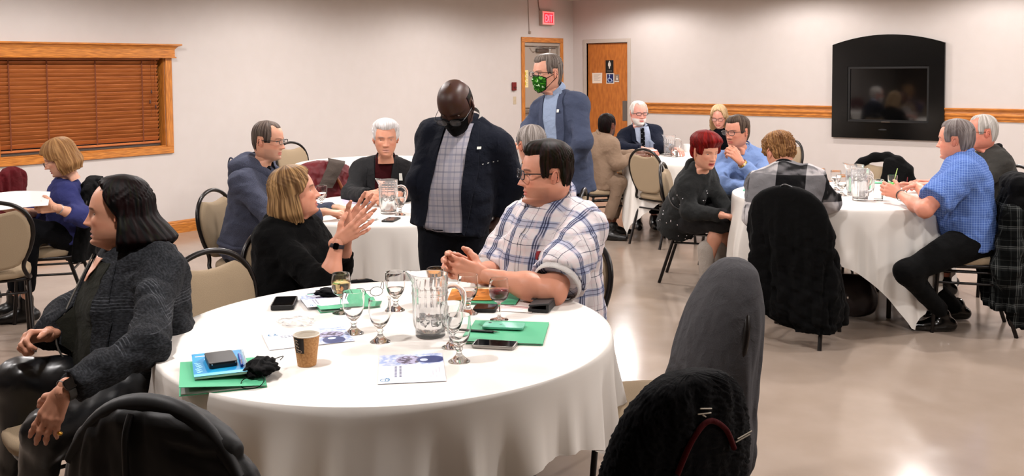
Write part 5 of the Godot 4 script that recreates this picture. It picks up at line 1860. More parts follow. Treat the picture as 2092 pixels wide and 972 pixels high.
func hair_mesh(xf: Transform3D, s: Dictionary) -> ArrayMesh:
	var h: Dictionary = s.style
	var kind: String = h.kind
	var c1: Color = s.hair.srgb_to_linear()
	var c2: Color = s.get("hair2", s.hair.lightened(0.12)).srgb_to_linear()
	var nz := noise(h.get("seed", 1), 1.0, 2)
	var bottom: float = h.get("bottom", -0.10)
	var n := 144
	var ys := PackedFloat32Array([0.1165, 0.1145, 0.110, 0.104, 0.097])
	var y := 0.090
	while y > bottom:
		ys.append(y)
		y -= 0.006
	ys.append(bottom)
	ys.append(bottom - 0.004)
	var top: float = h.get("top", 0.016)
	var side: float = h.get("side", 0.010)
	var front: float = h.get("front", 0.066)
	var amp: float = h.get("strand", 0.003)
	var mb := MB.new()
	for i in ys.size():
		var yy := ys[i]
		for j in n:
			var a := wrapf(TAU * j / n - PI, -PI, PI)
			var A := absf(a)
			var base := face_pt(maxf(yy, -0.19), a, {"wide": s.get("wide", 1.0), "fat": 0.0})
			var cover := 0.0
			var off := 0.0
			if kind == "short":
				var yl: float = front + h.get("recede", 0.006) * smoothstep(0.35, 0.75, A)
				var at: float = h.get("temple", 1.0)
				yl = lerpf(yl, -0.012, smoothstep(at, at + 0.14, A))
				yl = lerpf(yl, 0.024, smoothstep(1.42, 1.50, A) * (1.0 - smoothstep(1.80, 1.88, A)))
				yl = lerpf(yl, h.get("nape", -0.082), smoothstep(1.85, 2.05, A))
				if h.get("bald", false):
					cover = smoothstep(1.25, 1.4, A) * smoothstep(0.068, 0.055, yy) * smoothstep(yl - 0.004, yl + 0.004, yy)
				else:
					cover = smoothstep(yl - 0.005, yl + 0.005, yy)
				off = lerpf(side, top, smoothstep(0.02, 0.085, yy))
				off *= 0.22 + 0.78 * smoothstep(0.0, 0.026, yy - yl)
				if yy < -0.04:
					off *= lerpf(1.0, 0.5, smoothstep(-0.04, -0.08, yy))
				off += h.get("quiff", 0.0) * bump(A, 0.0, 0.7) * smoothstep(0.05, 0.075, yy) * smoothstep(0.118, 0.095, yy)
			else:
				# hanging hair: keeps the skull's width below the eyes
				if yy < 0.0:
					var q := lut(HEAD, 0.0)
					var w: float = q[0] * s.get("wide", 1.0) * (1.0 + h.get("flare", 0.0) * smoothstep(0.0, bottom, yy))
					base = Vector3(w * sin(a), yy, (-0.012 + 0.085 * cos(a)) if cos(a) > 0.0 else (-0.012 + 0.088 * cos(a) * (1.0 + h.get("back_flare", 0.0) * smoothstep(0.0, bottom, yy))))
				var part_shift: float = h.get("part", 0.0)
				var open := lerpf(h.get("open_top", 0.55), h.get("open", 0.95), smoothstep(front, -0.02, yy))
				open = open * smoothstep(front + 0.012 - 0.03 * part_shift * signf(a) * minf(A, 1.0), front - 0.012, yy)
				cover = smoothstep(open - 0.07, open + 0.07, A) if open > 0.02 else 1.0
				if h.has("fringe") and yy > h.fringe:
					cover = maxf(cover, smoothstep(h.fringe, h.fringe + 0.008, yy))
				off = lerpf(side, top, smoothstep(0.02, 0.09, yy))
				off += h.get("full", 0.0) * smoothstep(0.03, -0.05, yy)
				off *= 1.0 - 0.8 * smoothstep(bottom + h.get("tuck", 0.02), bottom - 0.004, yy) * 1.0
			var nrm := Vector3(base.x / 0.0062, maxf(yy, 0.0) / 0.0134, base.z / 0.0095).normalized()
			var strand := nz.get_noise_3d(a * h.get("freq", 9.0) * (0.4 + 0.6 * clampf((0.13 - yy) * 12.0, 0.0, 1.0)), yy * h.get("vfreq", 12.0), 0.0)
			off += amp * strand * 2.0 * smoothstep(0.118, 0.055, yy)
			var p := base + nrm * lerpf(-0.012, off, cover)
			if kind != "short" and yy < 0.0:
				p = Vector3(base.x * 0.5, yy, base.z * 0.4 - 0.01).lerp(base + nrm * off, smoothstep(0.25, 0.75, cover))
				p.y += 0.010 * nz.get_noise_2d(a * 20.0, 3.0) * smoothstep(bottom + 0.03, bottom, yy)
			var tone := nz.get_noise_3d(a * 14.0, yy * 5.0, 7.0)
			mb.tint = c1.lerp(c2, clampf(tone * 1.6 + 0.35, 0.0, 1.0))
			mb.vert(xf * p)
	var m := ys.size()
	for i in m - 1:
		for j in n:
			var k := (j + 1) % n
			mb.quad(i * n + j, (i + 1) * n + j, (i + 1) * n + k, i * n + k)
	var last := PackedVector3Array()
	for j in n:
		last.append(mb.v[(m - 1) * n + j])
	mb.fan(last, false)
	return mb.mesh()

func skin_mat() -> StandardMaterial3D:
	return mat("skin", Color.WHITE, 0.46, 0.0, {"vertex_color_use_as_albedo": true, "metallic_specular": 0.4, "subsurf_scatter_enabled": true, "subsurf_scatter_strength": 0.06})

func hair_mat() -> StandardMaterial3D:
	return mat("hair", Color.WHITE, 0.55, 0.0, {"vertex_color_use_as_albedo": true, "metallic_specular": 0.22})

func add_eyes(root: Node3D, xf: Transform3D, s: Dictionary) -> void:
	var iris: Color = s.get("iris", Color(0.16, 0.10, 0.06))
	for e in [-1.0, 1.0]:
		var mb := MB.new()
		var seg := 16
		var n := 0
		for i in 9:
			var th := PI * 0.5 * i / 8.0
			for j in seg:
				var g := TAU * j / seg
				var p := Vector3(sin(th) * cos(g), sin(th) * sin(g), cos(th))
				var c := Color(0.66, 0.60, 0.56)
				if th < 0.62:
					c = iris
				if th < 0.22:
					c = Color(0.01, 0.01, 0.01)
				mb.tint = c.srgb_to_linear()
				mb.vert(xf * (Vector3(e * 0.0315, 0.0, face_pt(0.0, 0.42, s).z - 0.0050) + Vector3(p.x * 0.0118, p.y * 0.0054, p.z * 0.0062)))
		for i in 8:
			for j in seg:
				var k := (j + 1) % seg
				mb.quad(i * seg + j, (i + 1) * seg + j, (i + 1) * seg + k, i * seg + k)
		part(root, "eye", mb.mesh(), mat("eye", Color.WHITE, 0.25, 0.0, {"vertex_color_use_as_albedo": true}))

func add_glasses(root: Node3D, xf: Transform3D, s: Dictionary) -> void:
	var g: Dictionary = s.glasses
	var m := mat("frame_%s" % g.color.to_html(), g.color, 0.3, g.get("metal", 0.0))
	var t := Node3D.new()
	t.name = "glasses"
	t.transform = xf * Transform3D(Basis(Vector3(1, 0, 0), g.get("tip", 0.0)), Vector3(0, g.get("drop", 0.0), g.get("out", 0.0)))
	root.add_child(t)
	var hw: float = g.get("w", 0.026)
	var hh: float = g.get("h", 0.018)
	var r: float = g.get("r", 0.0018)
	for e in [-1.0, 1.0]:
		var ring := []
		for j in 20:
			var a := TAU * j / 20
			ring.append(Vector3(e * 0.034 + signf(cos(a)) * pow(absf(cos(a)), 0.7) * hw, 0.002 + signf(sin(a)) * pow(absf(sin(a)), 0.7) * hh, 0.103 - absf(cos(a) * hw * e + 0.034 - 0.034) * 0.0 - 0.10 * pow(absf(e * 0.034 + cos(a) * hw), 2.0) * 12.0))
		part(t, "rim", tubem(ring, r, 6, true), m)
		var lens := MB.new()
		lens.fan(PackedVector3Array(ring), false)
		part(t, "lens", lens.mesh(), mat("lens_glass", Color(0.95, 0.95, 0.97, 0.05), 0.02, 0.0, {"transparency": BaseMaterial3D.TRANSPARENCY_ALPHA}))
		part(t, "temple", tubem(Array(curve([Vector3(e * (0.034 + hw), 0.008, 0.099), Vector3(e * 0.074, 0.009, 0.085), Vector3(e * 0.081, 0.006, 0.02), Vector3(e * 0.0805, 0.004, -0.012), Vector3(e * 0.077, -0.014, -0.030)], 4)), r, 6), m)
	part(t, "bridge", tubem([Vector3(-0.034 + hw, 0.006, 0.1035), Vector3(0, 0.009, 0.107), Vector3(0.034 - hw, 0.006, 0.1035)], r, 6), m)

func add_mask(root: Node3D, xf: Transform3D, s: Dictionary, m: Material, edge: Material) -> void:
	var rows := []
	var off := []
	for i in 15:
		var r := PackedVector3Array()
		var o := []
		for j in 21:
			var u := j / 10.0 - 1.0
			var ytop := -0.006 - 0.020 * u * u
			var ybot := -0.120 + 0.018 * u * u
			var y := lerpf(ytop, ybot, i / 14.0)
			var a := u * 1.02
			var p := face_pt(maxf(y, -0.113), a, s)
			p.y = y
			var q := face_pt(-0.036, 0.0, s).z
			var tent := lerpf(p.z, q - 0.055 * u * u, 0.62 * (1.0 - u * u) * sin(PI * clampf(i / 14.0 * 0.9 + 0.06, 0.0, 1.0)))
			var dir := Vector3(p.x, 0, p.z + 0.03).normalized()
			p = Vector3(p.x, y, maxf(p.z, tent)) + dir * 0.006
			r.append(xf * p)
			o.append(xf.basis * (dir * -0.003))
		rows.append(r)
		off.append(o)
	var mb := MB.new()
	mb.slab(rows, off)
	var k := part(root, "face_mask", mb.mesh(), m)
	var path := PackedVector3Array()
	for j in 21:
		path.append(rows[0][j])
	for i in range(1, 15):
		path.append(rows[i][20])
	for j in range(19, -1, -1):
		path.append(rows[14][j])
	for i in range(13, 0, -1):
		path.append(rows[i][0])
	mb = MB.new()
	mb.tube(path, 0.0028, 6, true)
	part(k, "edging", mb.mesh(), edge)
	for e in [0, 20]:
		var g := -1.0 if e == 0 else 1.0
		var ear := xf * Vector3(g * 0.080, -0.002, -0.018)
		part(k, "ear_loop", tubem([rows[1][e], ear, xf * Vector3(g * 0.081, -0.030, -0.020), rows[13][e]], 0.0022, 6), edge)

# hand: x towards the thumb, y towards the fingertips, z out of the palm
func add_hand(mb: MB, wrist: Vector3, fingers: Vector3, palm: Vector3, right: bool, curl, spread: float, cell: float, size := 1.0, thumb := 0.5) -> void:
	var y := fingers.normalized()
	var z := (palm - y * palm.dot(y)).normalized()
	var x := y.cross(z)
	if not right:
		x = -x
	var B := Basis(x, y, z).scaled_local(Vector3.ONE * size)
	var f := Field.new()
	f.k = 0.010 * size
	var P := func(p: Vector3) -> Vector3: return wrist + B * p
	f.add(P.call(Vector3(0, -0.02, 0)), P.call(Vector3(0, 0.012, 0)), 0.026 * size, 0.026 * size, z, 0.35)
	var kn := [Vector3(0.031, 0.088, 0), Vector3(0.010, 0.093, -0.002), Vector3(-0.011, 0.089, -0.001), Vector3(-0.030, 0.079, 0.002)]
	var ln := [[0.046, 0.026, 0.020], [0.050, 0.030, 0.021], [0.046, 0.028, 0.020], [0.036, 0.021, 0.018]]
	var rd := [0.0092, 0.0095, 0.0090, 0.0080]
	for i in 4:
		f.add(P.call(Vector3(kn[i].x * 0.55, 0.01, 0)), P.call(kn[i]), 0.015 * size, 0.0115 * size, z, 0.1)
		var c: float = curl[i] if curl is Array else curl
		var ang := 0.0
		var p: Vector3 = kn[i]
		var fan := (1.5 - i) * spread
		for q in 3:
			ang += c * [0.85, 1.15, 0.75][q]
			var d := Vector3(sin(fan) * cos(ang), cos(fan) * cos(ang), sin(ang))
			var e: Vector3 = p + d * ln[i][q]
			f.add(P.call(p), P.call(e), rd[i] * (1.0 - 0.07 * q) * size, rd[i] * (0.93 - 0.09 * q) * size)
			p = e
	var t0 := Vector3(0.022, 0.022, 0.006)
	var dirs := [Vector3(0.72, 0.66, 0.20 + 0.3 * thumb), Vector3(0.45, 0.85, 0.25 + 0.5 * thumb), Vector3(0.25, 0.9, 0.25 + 0.5 * thumb)]
	var tl := [0.044, 0.032, 0.025]
	for q in 3:
		var e: Vector3 = t0 + dirs[q].normalized() * tl[q]
		f.add(P.call(t0), P.call(e), [0.0145, 0.0112, 0.0100][q] * size, [0.0115, 0.0102, 0.0078][q] * size)
		t0 = e
	f.build(mb, cell)

func shoe(root: Node3D, ankle: Vector3, toe: Vector3, m: Material, size := 1.0, called := "shoe", boot := 0.0) -> void:
	var f := Field.new()
	f.k = 0.03
	var d := Vector3(toe.x, 0, toe.z).normalized()
	var g := Vector3(ankle.x, 0, ankle.z)
	f.add(g - d * 0.045 * size + Vector3.UP * 0.042, g + d * 0.06 * size + Vector3.UP * 0.042, 0.042, 0.045)
	f.add(g + d * 0.06 * size + Vector3.UP * 0.035, g + d * 0.17 * size + Vector3.UP * 0.028, 0.046, 0.034, Vector3.UP, 0.25)
	f.add(g + Vector3.UP * 0.05, g + Vector3.UP * (0.10 + boot), 0.042, 0.045 + boot * 0.08)
	f.planes = [[Vector3(0, 0.004, 0), Vector3.DOWN]]
	var mb := MB.new()
	f.build(mb, 0.010)
	part(root, called, mb.mesh(), m)

# a strip of cloth laid on a garment: two edges of points in the body's front plane, projected onto the field
func strip(F: Field, a: Array, b: Array, n: int, off: float, thick := 0.004, from_back := false, across := 5) -> ArrayMesh:
	var ca := curve(a, n)
	var cb := curve(b, n)
	var dir := Vector3(0, 0, 1.0 if from_back else -1.0)
	var rows := []
	var offs := []
	var last_z := 0.1
	for i in ca.size():
		var r := PackedVector3Array()
		var o := []
		for j in across:
			var p: Vector3 = ca[i].lerp(cb[i], float(j) / (across - 1))
			var h := F.hit(Vector3(p.x, p.y, p.z) - dir * 0.6, dir)
			if absf(h.z) > 0.5:
				h.z = last_z
			last_z = h.z
			r.append(h - dir * off)
			o.append(dir * thick)
		rows.append(r)
		offs.append(o)
	var mb := MB.new()
	mb.slab(rows, offs, from_back)
	return mb.mesh()

func v2(x: float, y: float) -> Vector3:
	return Vector3(x, y, 0)

func person(s: Dictionary) -> Dictionary:
	var root := thing("person", s.label, "person", Vector3(s.hip.x, 0, s.hip.z), s.yaw)
	var inv := root.transform.affine_inverse()
	var hip: Vector3 = inv * s.hip
	var neck: Vector3 = inv * s.neck
	var head: Vector3 = inv * s.head
	var look: Vector3 = inv.basis * s.look
	var g: float = s.get("girth", 1.0)
	var fem: bool = s.get("female", false)
	var sw: float = s.get("shoulder", 0.142 if fem else 0.168)
	var up := (neck - hip).normalized()
	var fwd := (Vector3(0, 0, 1) - up * up.z).normalized()
	var left := up.cross(fwd)
	var tw: float = s.get("twist", 0.0)
	var sl := left.rotated(up, tw)
	var roll: float = s.get("shrug", 0.0)
	var shL := neck + sl * sw - up * 0.062 + up * roll
	var shR := neck - sl * sw - up * 0.062 - up * roll
	var waist := hip.lerp(neck, 0.36)
	var chest := hip.lerp(neck, 0.70)
	var hs: float = s.get("size", 1.0)
	var S := 0.40 if not fem else 0.36
	var rh := (0.160 if not fem else 0.165) * g
	var rw := (0.148 if not fem else 0.132) * g
	var rc := (0.163 if not fem else 0.145) * g
	# head frame
	var hz := look.normalized()
	var hx := Vector3.UP.cross(hz).normalized()
	var hy := hz.cross(hx).normalized()
	if s.has("tilt"):
		hx = hx.rotated(hz, s.tilt)
		hy = hy.rotated(hz, s.tilt)
	var hxf := Transform3D(Basis(hx, hy, hz).scaled_local(Vector3.ONE * hs), head)
	# body
	var mb := MB.new()
	mb.tint = s.skin.srgb_to_linear()
	var F := Field.new()
	F.k = 0.04
	F.add(hip, waist, rh - 0.03, rw - 0.03, fwd, S)
	F.add(waist, chest, rw - 0.03, rc - 0.035, fwd, S)
	F.add(chest, neck - up * 0.03, rc - 0.05, 0.065, fwd, S)
	F.add(shL, shR, 0.045, 0.045)
	F.add(neck - up * 0.02, head - hy * 0.10 * hs - hz * 0.02, 0.058 * (0.9 if fem else 1.0) + s.get("fat", 0.0) * 0.012, 0.05 + s.get("fat", 0.0) * 0.010)
	var arms := {}
	for side in ["L", "R"]:
		if not s.has(ARM[side]):
			continue
		var A: Array = s[ARM[side]]
		var el: Vector3 = inv * A[0]
		var wr: Vector3 = inv * A[1]
		var sh := shL if side == "L" else shR
		arms[side] = [sh, el, wr]
		var ag: float = s.get("arm_girth", 1.0)
		F.add(sh, el, 0.045 * ag, 0.040 * ag)
		F.add(el, el.lerp(wr, 0.35), 0.040 * ag, 0.040 * ag)
		F.add(el.lerp(wr, 0.35), wr, 0.040 * ag, 0.027 * lerpf(1.0, ag, 0.4))
	var legs := {}
	for side in ["L", "R"]:
		if not s.has(LEG[side]):
			continue
		var A: Array = s[LEG[side]]
		var kn: Vector3 = inv * A[0]
		var an: Vector3 = inv * A[1]
		var hj := hip + (left if side == "L" else -left) * 0.085
		legs[side] = [hj, kn, an]
		F.add(hj, kn, 0.065, 0.042)
		F.add(kn, kn.lerp(an, 0.35), 0.042, 0.045)
		F.add(kn.lerp(an, 0.35), an, 0.045, 0.032)
	F.build(mb, 0.016)
	add_head(mb, hxf, s)
	mb.tint = s.skin.srgb_to_linear()
	for side in arms:
		var A: Array = s[ARM[side]]
		if A.size() > 2:
			add_hand(mb, arms[side][2], inv.basis * A[2], inv.basis * A[3], side == "R", A[4], A[5] if A.size() > 5 else 0.06, s.get("hand_cell", 0.005), s.get("hand_size", 0.97 if fem else 1.05), A[6] if A.size() > 6 else 0.5)
	part(root, "body", mb.mesh(), skin_mat())
	add_eyes(root, hxf, s)
	if s.has("style"):
		part(root, "hair", hair_mesh(hxf, s), hair_mat())
	if s.has("glasses"):
		add_glasses(root, hxf, s)
	# upper garment
	var t: Dictionary = s.top
	var e: float = t.get("ease", 0.012)
	var G := Field.new()
	G.k = t.get("k", 0.05)
	G.amp = t.get("fold", 0.007)
	G.noise = noise(s.get("seed", 3), t.get("fold_freq", 6.5), 3)
	G.noise.fractal_type = FastNoiseLite.FRACTAL_RIDGED
	G.nscale = t.get("fold_scale", Vector3(1, 1, 1))
	var hem: float = t.get("hem", 0.03)
	G.add(hip - up * hem, hip + up * 0.06, rh + e + t.get("flare", 0.0), rh + e, fwd, S * 0.85, 2 if t.get("cut_hem", true) else 0)
	G.add(hip + up * 0.04, waist, rh + e, rw + e, fwd, S)
	G.add(waist, chest, rw + e, rc + e, fwd, S)
	G.add(chest, neck - up * 0.055, rc + e - 0.012, 0.085 + e, fwd, S)
	G.add(shL - up * 0.008, shR - up * 0.008, 0.050 + e, 0.050 + e)
	G.add(neck - up * 0.03, shL.lerp(neck, 0.25), 0.062 + e * 0.5, 0.058 + e * 0.5)
	G.add(neck - up * 0.03, shR.lerp(neck, 0.25), 0.062 + e * 0.5, 0.058 + e * 0.5)
	if s.has("belly"):
		G.add(waist + fwd * s.belly * 0.5 - up * 0.03, waist + fwd * s.belly * 0.5 + up * 0.10, rw * 0.92 + e, rw * 0.80 + e, fwd, 0.15)
	if s.has("bust"):
		for q in [-1.0, 1.0]:
			G.add(chest - up * 0.04 + left * 0.07 * q + fwd * 0.075, chest - up * 0.04 + left * 0.07 * q + fwd * s.bust, 0.062, 0.055)
	for side in arms:
		var a: Array = arms[side]
		var sl_: float = t.get("sleeve", 0.93)
		var ag: float = s.get("arm_girth", 1.0)
		if sl_ < 0.0:
			G.add(a[0], a[0].lerp(a[1], -sl_), 0.055 * ag + e, 0.060 * ag + e + t.get("cuff", 0.0), Vector3.ZERO, 0.0, 1)
		else:
			G.add(a[0], a[1], 0.047 * ag + e * 0.9, 0.043 * ag + e * 0.7)
			var cuff: Vector3 = a[1].lerp(a[2], sl_)
			G.add(a[1], cuff, 0.043 * ag + e * 0.7, 0.032 * ag + e * 0.6 + t.get("cuff", 0.0), Vector3.ZERO, 0.0, 1)
	if t.has("collar_height"):
		G.add(neck - up * 0.03, neck + (head - hy * 0.1 - neck).normalized() * t.collar_height, 0.070, 0.066, Vector3.ZERO, 0.0, 1)
	mb = MB.new()
	G.build(mb, t.get("cell", 0.013))
	part(root, t.name, mb.mesh(), t.mat)
	# lower garment
	if s.has("bottom"):
		var bt: Dictionary = s.bottom
		var H := Field.new()
		H.k = 0.045
		H.amp = bt.get("fold", 0.006)
		H.noise = noise(s.get("seed", 3) + 50, 5.0, 2)
		H.noise.fractal_type = FastNoiseLite.FRACTAL_RIDGED
		H.add(hip + left * 0.06, hip - left * 0.06, 0.115 * g, 0.115 * g)
		H.add(hip, hip + up * 0.09, rh - 0.004, rw + 0.002, fwd, S)
		for side in legs:
			var a: Array = legs[side]
			if bt.get("skirt", false):
				H.add(a[0], a[1], 0.105 * g, 0.085)
			else:
				var th: float = bt.get("thigh", 1.0)
				H.add(a[0], a[1], 0.094 * g * th, 0.062 * th)
				H.add(a[1], a[1].lerp(a[2], bt.get("length", 0.95)), 0.062 * th, bt.get("ankle", 0.054), Vector3.ZERO, 0.0, 1)
		if bt.get("skirt", false) and legs.size() == 2:
			H.add(legs.L[1], legs.R[1], 0.08, 0.08)
			H.add(legs.L[0].lerp(legs.L[1], 0.5), legs.R[0].lerp(legs.R[1], 0.5), 0.09, 0.09)
		mb = MB.new()
		H.build(mb, bt.get("cell", 0.014))
		part(root, bt.name, mb.mesh(), bt.mat)
	if s.has("shoes"):
		for side in legs:
			var A: Array = s[LEG[side]]
			var toe: Vector3 = inv.basis * (A[2] if A.size() > 2 else root.transform.basis.z)
			shoe(root, legs[side][2], toe, s.shoes, s.get("shoe_size", 1.0), s.get("shoe_name", "shoe"), s.get("boot", 0.0))
	return {"root": root, "G": G, "hip": hip, "neck": neck, "waist": waist, "chest": chest, "up": up, "fwd": fwd, "left": left, "shL": shL, "shR": shR, "arms": arms, "legs": legs, "head": hxf, "inv": inv, "hy": hy}

# collar band that stands round the neck, with two points in front
func shirt_collar(c: Dictionary, m: Material, r := 0.068, h := 0.034, drop := 0.012, points := true, open := 0.25) -> void:
	var ax: Vector3 = (c.head.origin - c.head.basis.y * 0.12 - c.neck).normalized()
	ax = (ax + c.up).normalized()
	var f: Vector3 = (c.fwd - ax * ax.dot(c.fwd)).normalized()
	var l: Vector3 = ax.cross(f)
	var o: Vector3 = c.neck + ax * (drop + 0.020)
	var rows := []
	var offs := []
	for i in 4:
		var row := PackedVector3Array()
		var of := []
		for j in 33:
			var a := lerpf(open, TAU - open, j / 32.0)
			var q := i / 3.0
			var rr := r * (1.06 - 0.10 * q + 0.04 * sin(q * PI))
			var y := h * q - 0.014 * cos(a) * (1.0 - 0.5 * q)
			row.append(o + ax * y + l * (sin(a) * rr * 0.96) + f * (cos(a) * rr * 1.08 - 0.008))
			of.append((l * sin(a) + f * cos(a)) * -0.004)
		rows.append(row)
		offs.append(of)
	rows.reverse()
	offs.reverse()
	var mb := MB.new()
	mb.slab(rows, offs)
	if points:
		for e in [-1.0, 1.0]:
			var a: float = open * e
			var p0: Vector3 = o + ax * (h * 0.9 - 0.010) + l * (sin(a) * r * 0.95) + f * (cos(a) * r * 1.05)
			var p1: Vector3 = o + ax * (h * 0.9) + l * (sin(1.35 * e) * r * 1.02) + f * (cos(1.35 * e) * r * 1.08)
			var tip: Vector3 = o - ax * 0.038 + l * (e * r * 0.62) + f * (r * 1.22)
			var tip2: Vector3 = o - ax * 0.010 + l * (e * r * 1.15) + f * (r * 0.62)
			var lo := PackedVector3Array()
			var hi := PackedVector3Array()
			var of := []
			for j in 6:
				var q := j / 5.0
				hi.append(p0.lerp(p1, q) + (f + l * e) * 0.004)
				lo.append(tip.lerp(tip2, q) + (f + l * e) * 0.006)
				of.append((f + l * e * 0.5).normalized() * -0.004)
			mb.slab([hi, lo], [of, of], e < 0.0)
	part(c.root, "shirt_collar", mb.mesh(), m)

# shirt front, lapels and jacket edge; heights are in body coordinates along y
func suit_front(c: Dictionary, shirt: Material, jacket: Material, o := {}) -> void:
	var G: Field = c.G
	var yn: float = c.neck.y + o.get("top", 0.035)
	var yb: float = c.neck.y - o.get("deep", 0.30)
	var cx: float = c.neck.x
	var bx: float = c.neck.lerp(c.hip, clampf(o.get("deep", 0.30) / 0.5, 0.0, 1.0)).x + o.get("shift", 0.0)
	var w: float = o.get("width", 0.075)
	var wb: float = o.get("width_low", 0.02)
	var ym := lerpf(yn, yb, 0.5)
	var mx := lerpf(cx, bx, 0.5)
	var wm := lerpf(w, wb, 0.42)
	part(c.root, o.get("shirt_name", "shirt_front"), strip(G, [v2(cx - w, yn), v2(mx - wm, ym), v2(bx - wb, yb)], [v2(cx + w, yn), v2(mx + wm, ym), v2(bx + wb, yb)], 8, 0.006, 0.006, false, 9), shirt)
	for e in [-1.0, 1.0]:
		var lw: float = o.get("lapel", 0.055)
		part(c.root, "lapel", strip(G, [v2(cx + e * (w + 0.012), yn + 0.012), v2(mx + e * (wm - 0.004), ym), v2(bx + e * (wb - 0.006), yb)], [v2(cx + e * (w + 0.030), yn + 0.004), v2(mx + e * (wm + lw), ym + 0.05), v2(bx + e * (wb + 0.004), yb - 0.015)], 8, 0.013, 0.006, false, 5), jacket)

func tie(c: Dictionary, m: Material, length := 0.36) -> void:
	var n: Vector3 = c.neck
	part(c.root, "tie", strip(c.G, [v2(n.x - 0.016, n.y + 0.02), v2(n.x - 0.020, n.y - 0.005), v2(n.x - 0.024, n.y - length * 0.5), v2(n.x - 0.034, n.y - length)], [v2(n.x + 0.016, n.y + 0.02), v2(n.x + 0.020, n.y - 0.005), v2(n.x + 0.024, n.y - length * 0.5), v2(n.x + 0.034, n.y - length)], 5, 0.016, 0.006, false, 4), m)

func wrist_band(c: Dictionary, side: String, at: float, r: float, w: float, m: Material, called: String, face: Material = null) -> void:
	var a: Array = c.arms[side]
	var p: Vector3 = a[1].lerp(a[2], at)
	var d: Vector3 = (a[2] - a[1]).normalized()
	var u := d.cross(Vector3(0, 0, 1) if absf(d.z) < 0.8 else Vector3.RIGHT).normalized()
	var q := d.cross(u)
	var rs := []
	for e in [[-w / 2, r], [-w / 2, r + 0.003], [w / 2, r + 0.003], [w / 2, r], [-w / 2, r]]:
		var ring := PackedVector3Array()
		for j in 24:
			var g := TAU * j / 24
			ring.append(p + d * e[0] + u * cos(g) * e[1] + q * sin(g) * e[1])
		rs.append(ring)
	var mb := MB.new()
	mb.rings(rs)
	var o := part(c.root, called, mb.mesh(), m)
	if face:
		var n: Vector3 = (c.inv * Vector3(0, 1.645, 0) - p)
		n = (n - d * n.dot(d)).normalized()
		n = (n + Vector3.UP * 0.35).normalized()
		n = (n - d * n.dot(d)).normalized()
		part(o, "dial", rounded_slab(Vector3(w * 1.5, 0.010, w * 1.7), w * 0.45), face, Transform3D(Basis(n.cross(d), n, d).orthonormalized(), p + n * (r + 0.001)))

func cuff(c: Dictionary, side: String, at: float, r: float, m: Material) -> void:
	wrist_band(c, side, at, r, 0.03, m, "shirt_cuff")

# ---------------------------------------------------------------- patterned cloth
func patterned(key: String, t: Texture2D, scale: float, off := Vector3.ZERO, rough := 0.9) -> StandardMaterial3D:
	if mats.has(key):
		return mats[key]
	var m := mat(key, Color.WHITE, rough, 0.0, {"metallic_specular": 0.25})
	tri_map(m, t, Vector3.ONE * scale)
	m.uv1_offset = off
	if scale < 3.5:
		creased(m, 0.35)
	return m

func cardigan_mat() -> StandardMaterial3D:      # charcoal knit, mottled, with bands of pale ribs
	var t := ink("cardigan", 256, 256, func(im: Image):
		var nz := noise(71, 0.11, 3)
		for y in 256:
			var rib := 0.0
			for b in [60, 190]:
				if absi(y - b) < 17 and (y - b + 17) % 7 < 2:
					rib = 1.0
			for x in 256:
				var v := clampf(nz.get_noise_2d(x * 0.8, y * 2.0) * 1.5 + 0.5, 0.0, 1.0)
				var c := Color(0.085, 0.088, 0.097).lerp(Color(0.165, 0.172, 0.185), v)
				if rib > 0.0:
					c = c.lerp(Color(0.34, 0.35, 0.37), 0.45 + 0.3 * v)
				im.set_pixel(x, y, c))
	return patterned("cardigan", t, 2.6)

func plaid_shirt_mat() -> StandardMaterial3D:
	var navy := Color(0.06, 0.07, 0.15)
	var t := plaid("plaid_shirt", Color(0.80, 0.775, 0.78), [[0.50, 0.115, Color(0.36, 0.42, 0.60), 0.38, 3], [0.43, 0.022, navy, 0.62, 1], [0.50, 0.018, navy, 0.7, 1], [0.57, 0.022, navy, 0.62, 1], [0.44, 0.012, navy, 0.45, 2], [0.56, 0.012, navy, 0.45, 2], [0.06, 0.010, navy, 0.65, 3], [0.90, 0.006, Color(0.50, 0.22, 0.30), 0.22, 3], [0.20, 0.05, Color(0.84, 0.74, 0.74), 0.3, 3]], 256)
	return patterned("plaid_shirt", t, 7.4)

func blue_check_mat() -> StandardMaterial3D:
	return patterned("blue_check", plaid("blue_check", Color(0.27, 0.37, 0.61), [[0.5, 0.10, Color(0.56, 0.66, 0.84), 0.5, 3]], 64), 70.0)

func shirt_check() -> StandardMaterial3D:
	return patterned("shirt_check", plaid("shirt_check", Color(0.60, 0.585, 0.61), [[0.25, 0.05, Color(0.36, 0.37, 0.44), 0.4, 3], [0.62, 0.10, Color(0.46, 0.47, 0.53), 0.35, 3], [0.9, 0.02, Color(0.30, 0.32, 0.40), 0.35, 3]], 128), 12.0)

func block_check() -> StandardMaterial3D:
	var t := ink("block_check", 128, 128, func(im: Image):
		im.fill(Color(0.70, 0.68, 0.68))
		im.fill_rect(Rect2i(64, 0, 64, 64), Color(0.40, 0.395, 0.40))
		im.fill_rect(Rect2i(0, 64, 64, 64), Color(0.40, 0.395, 0.40))
		im.fill_rect(Rect2i(64, 64, 64, 64), Color(0.045, 0.045, 0.05)))
	return patterned("block_check", t, 2.9, Vector3(0.76, 0.63, 0.75), 0.95)

func pattern_mat() -> StandardMaterial3D:
	var t := ink("squiggle", 128, 128, func(im: Image):
		im.fill(Color(0.03, 0.03, 0.035))
		var rng := RandomNumberGenerator.new()
		rng.seed = 5
		for k in 240:
			var w := rng.randi_range(2, 7)
			im.fill_rect(Rect2i(rng.randi_range(0, 124), rng.randi_range(0, 124), w, 9 - w), Color(0.72, 0.70, 0.70)))
	return patterned("squiggle", t, 6.0)

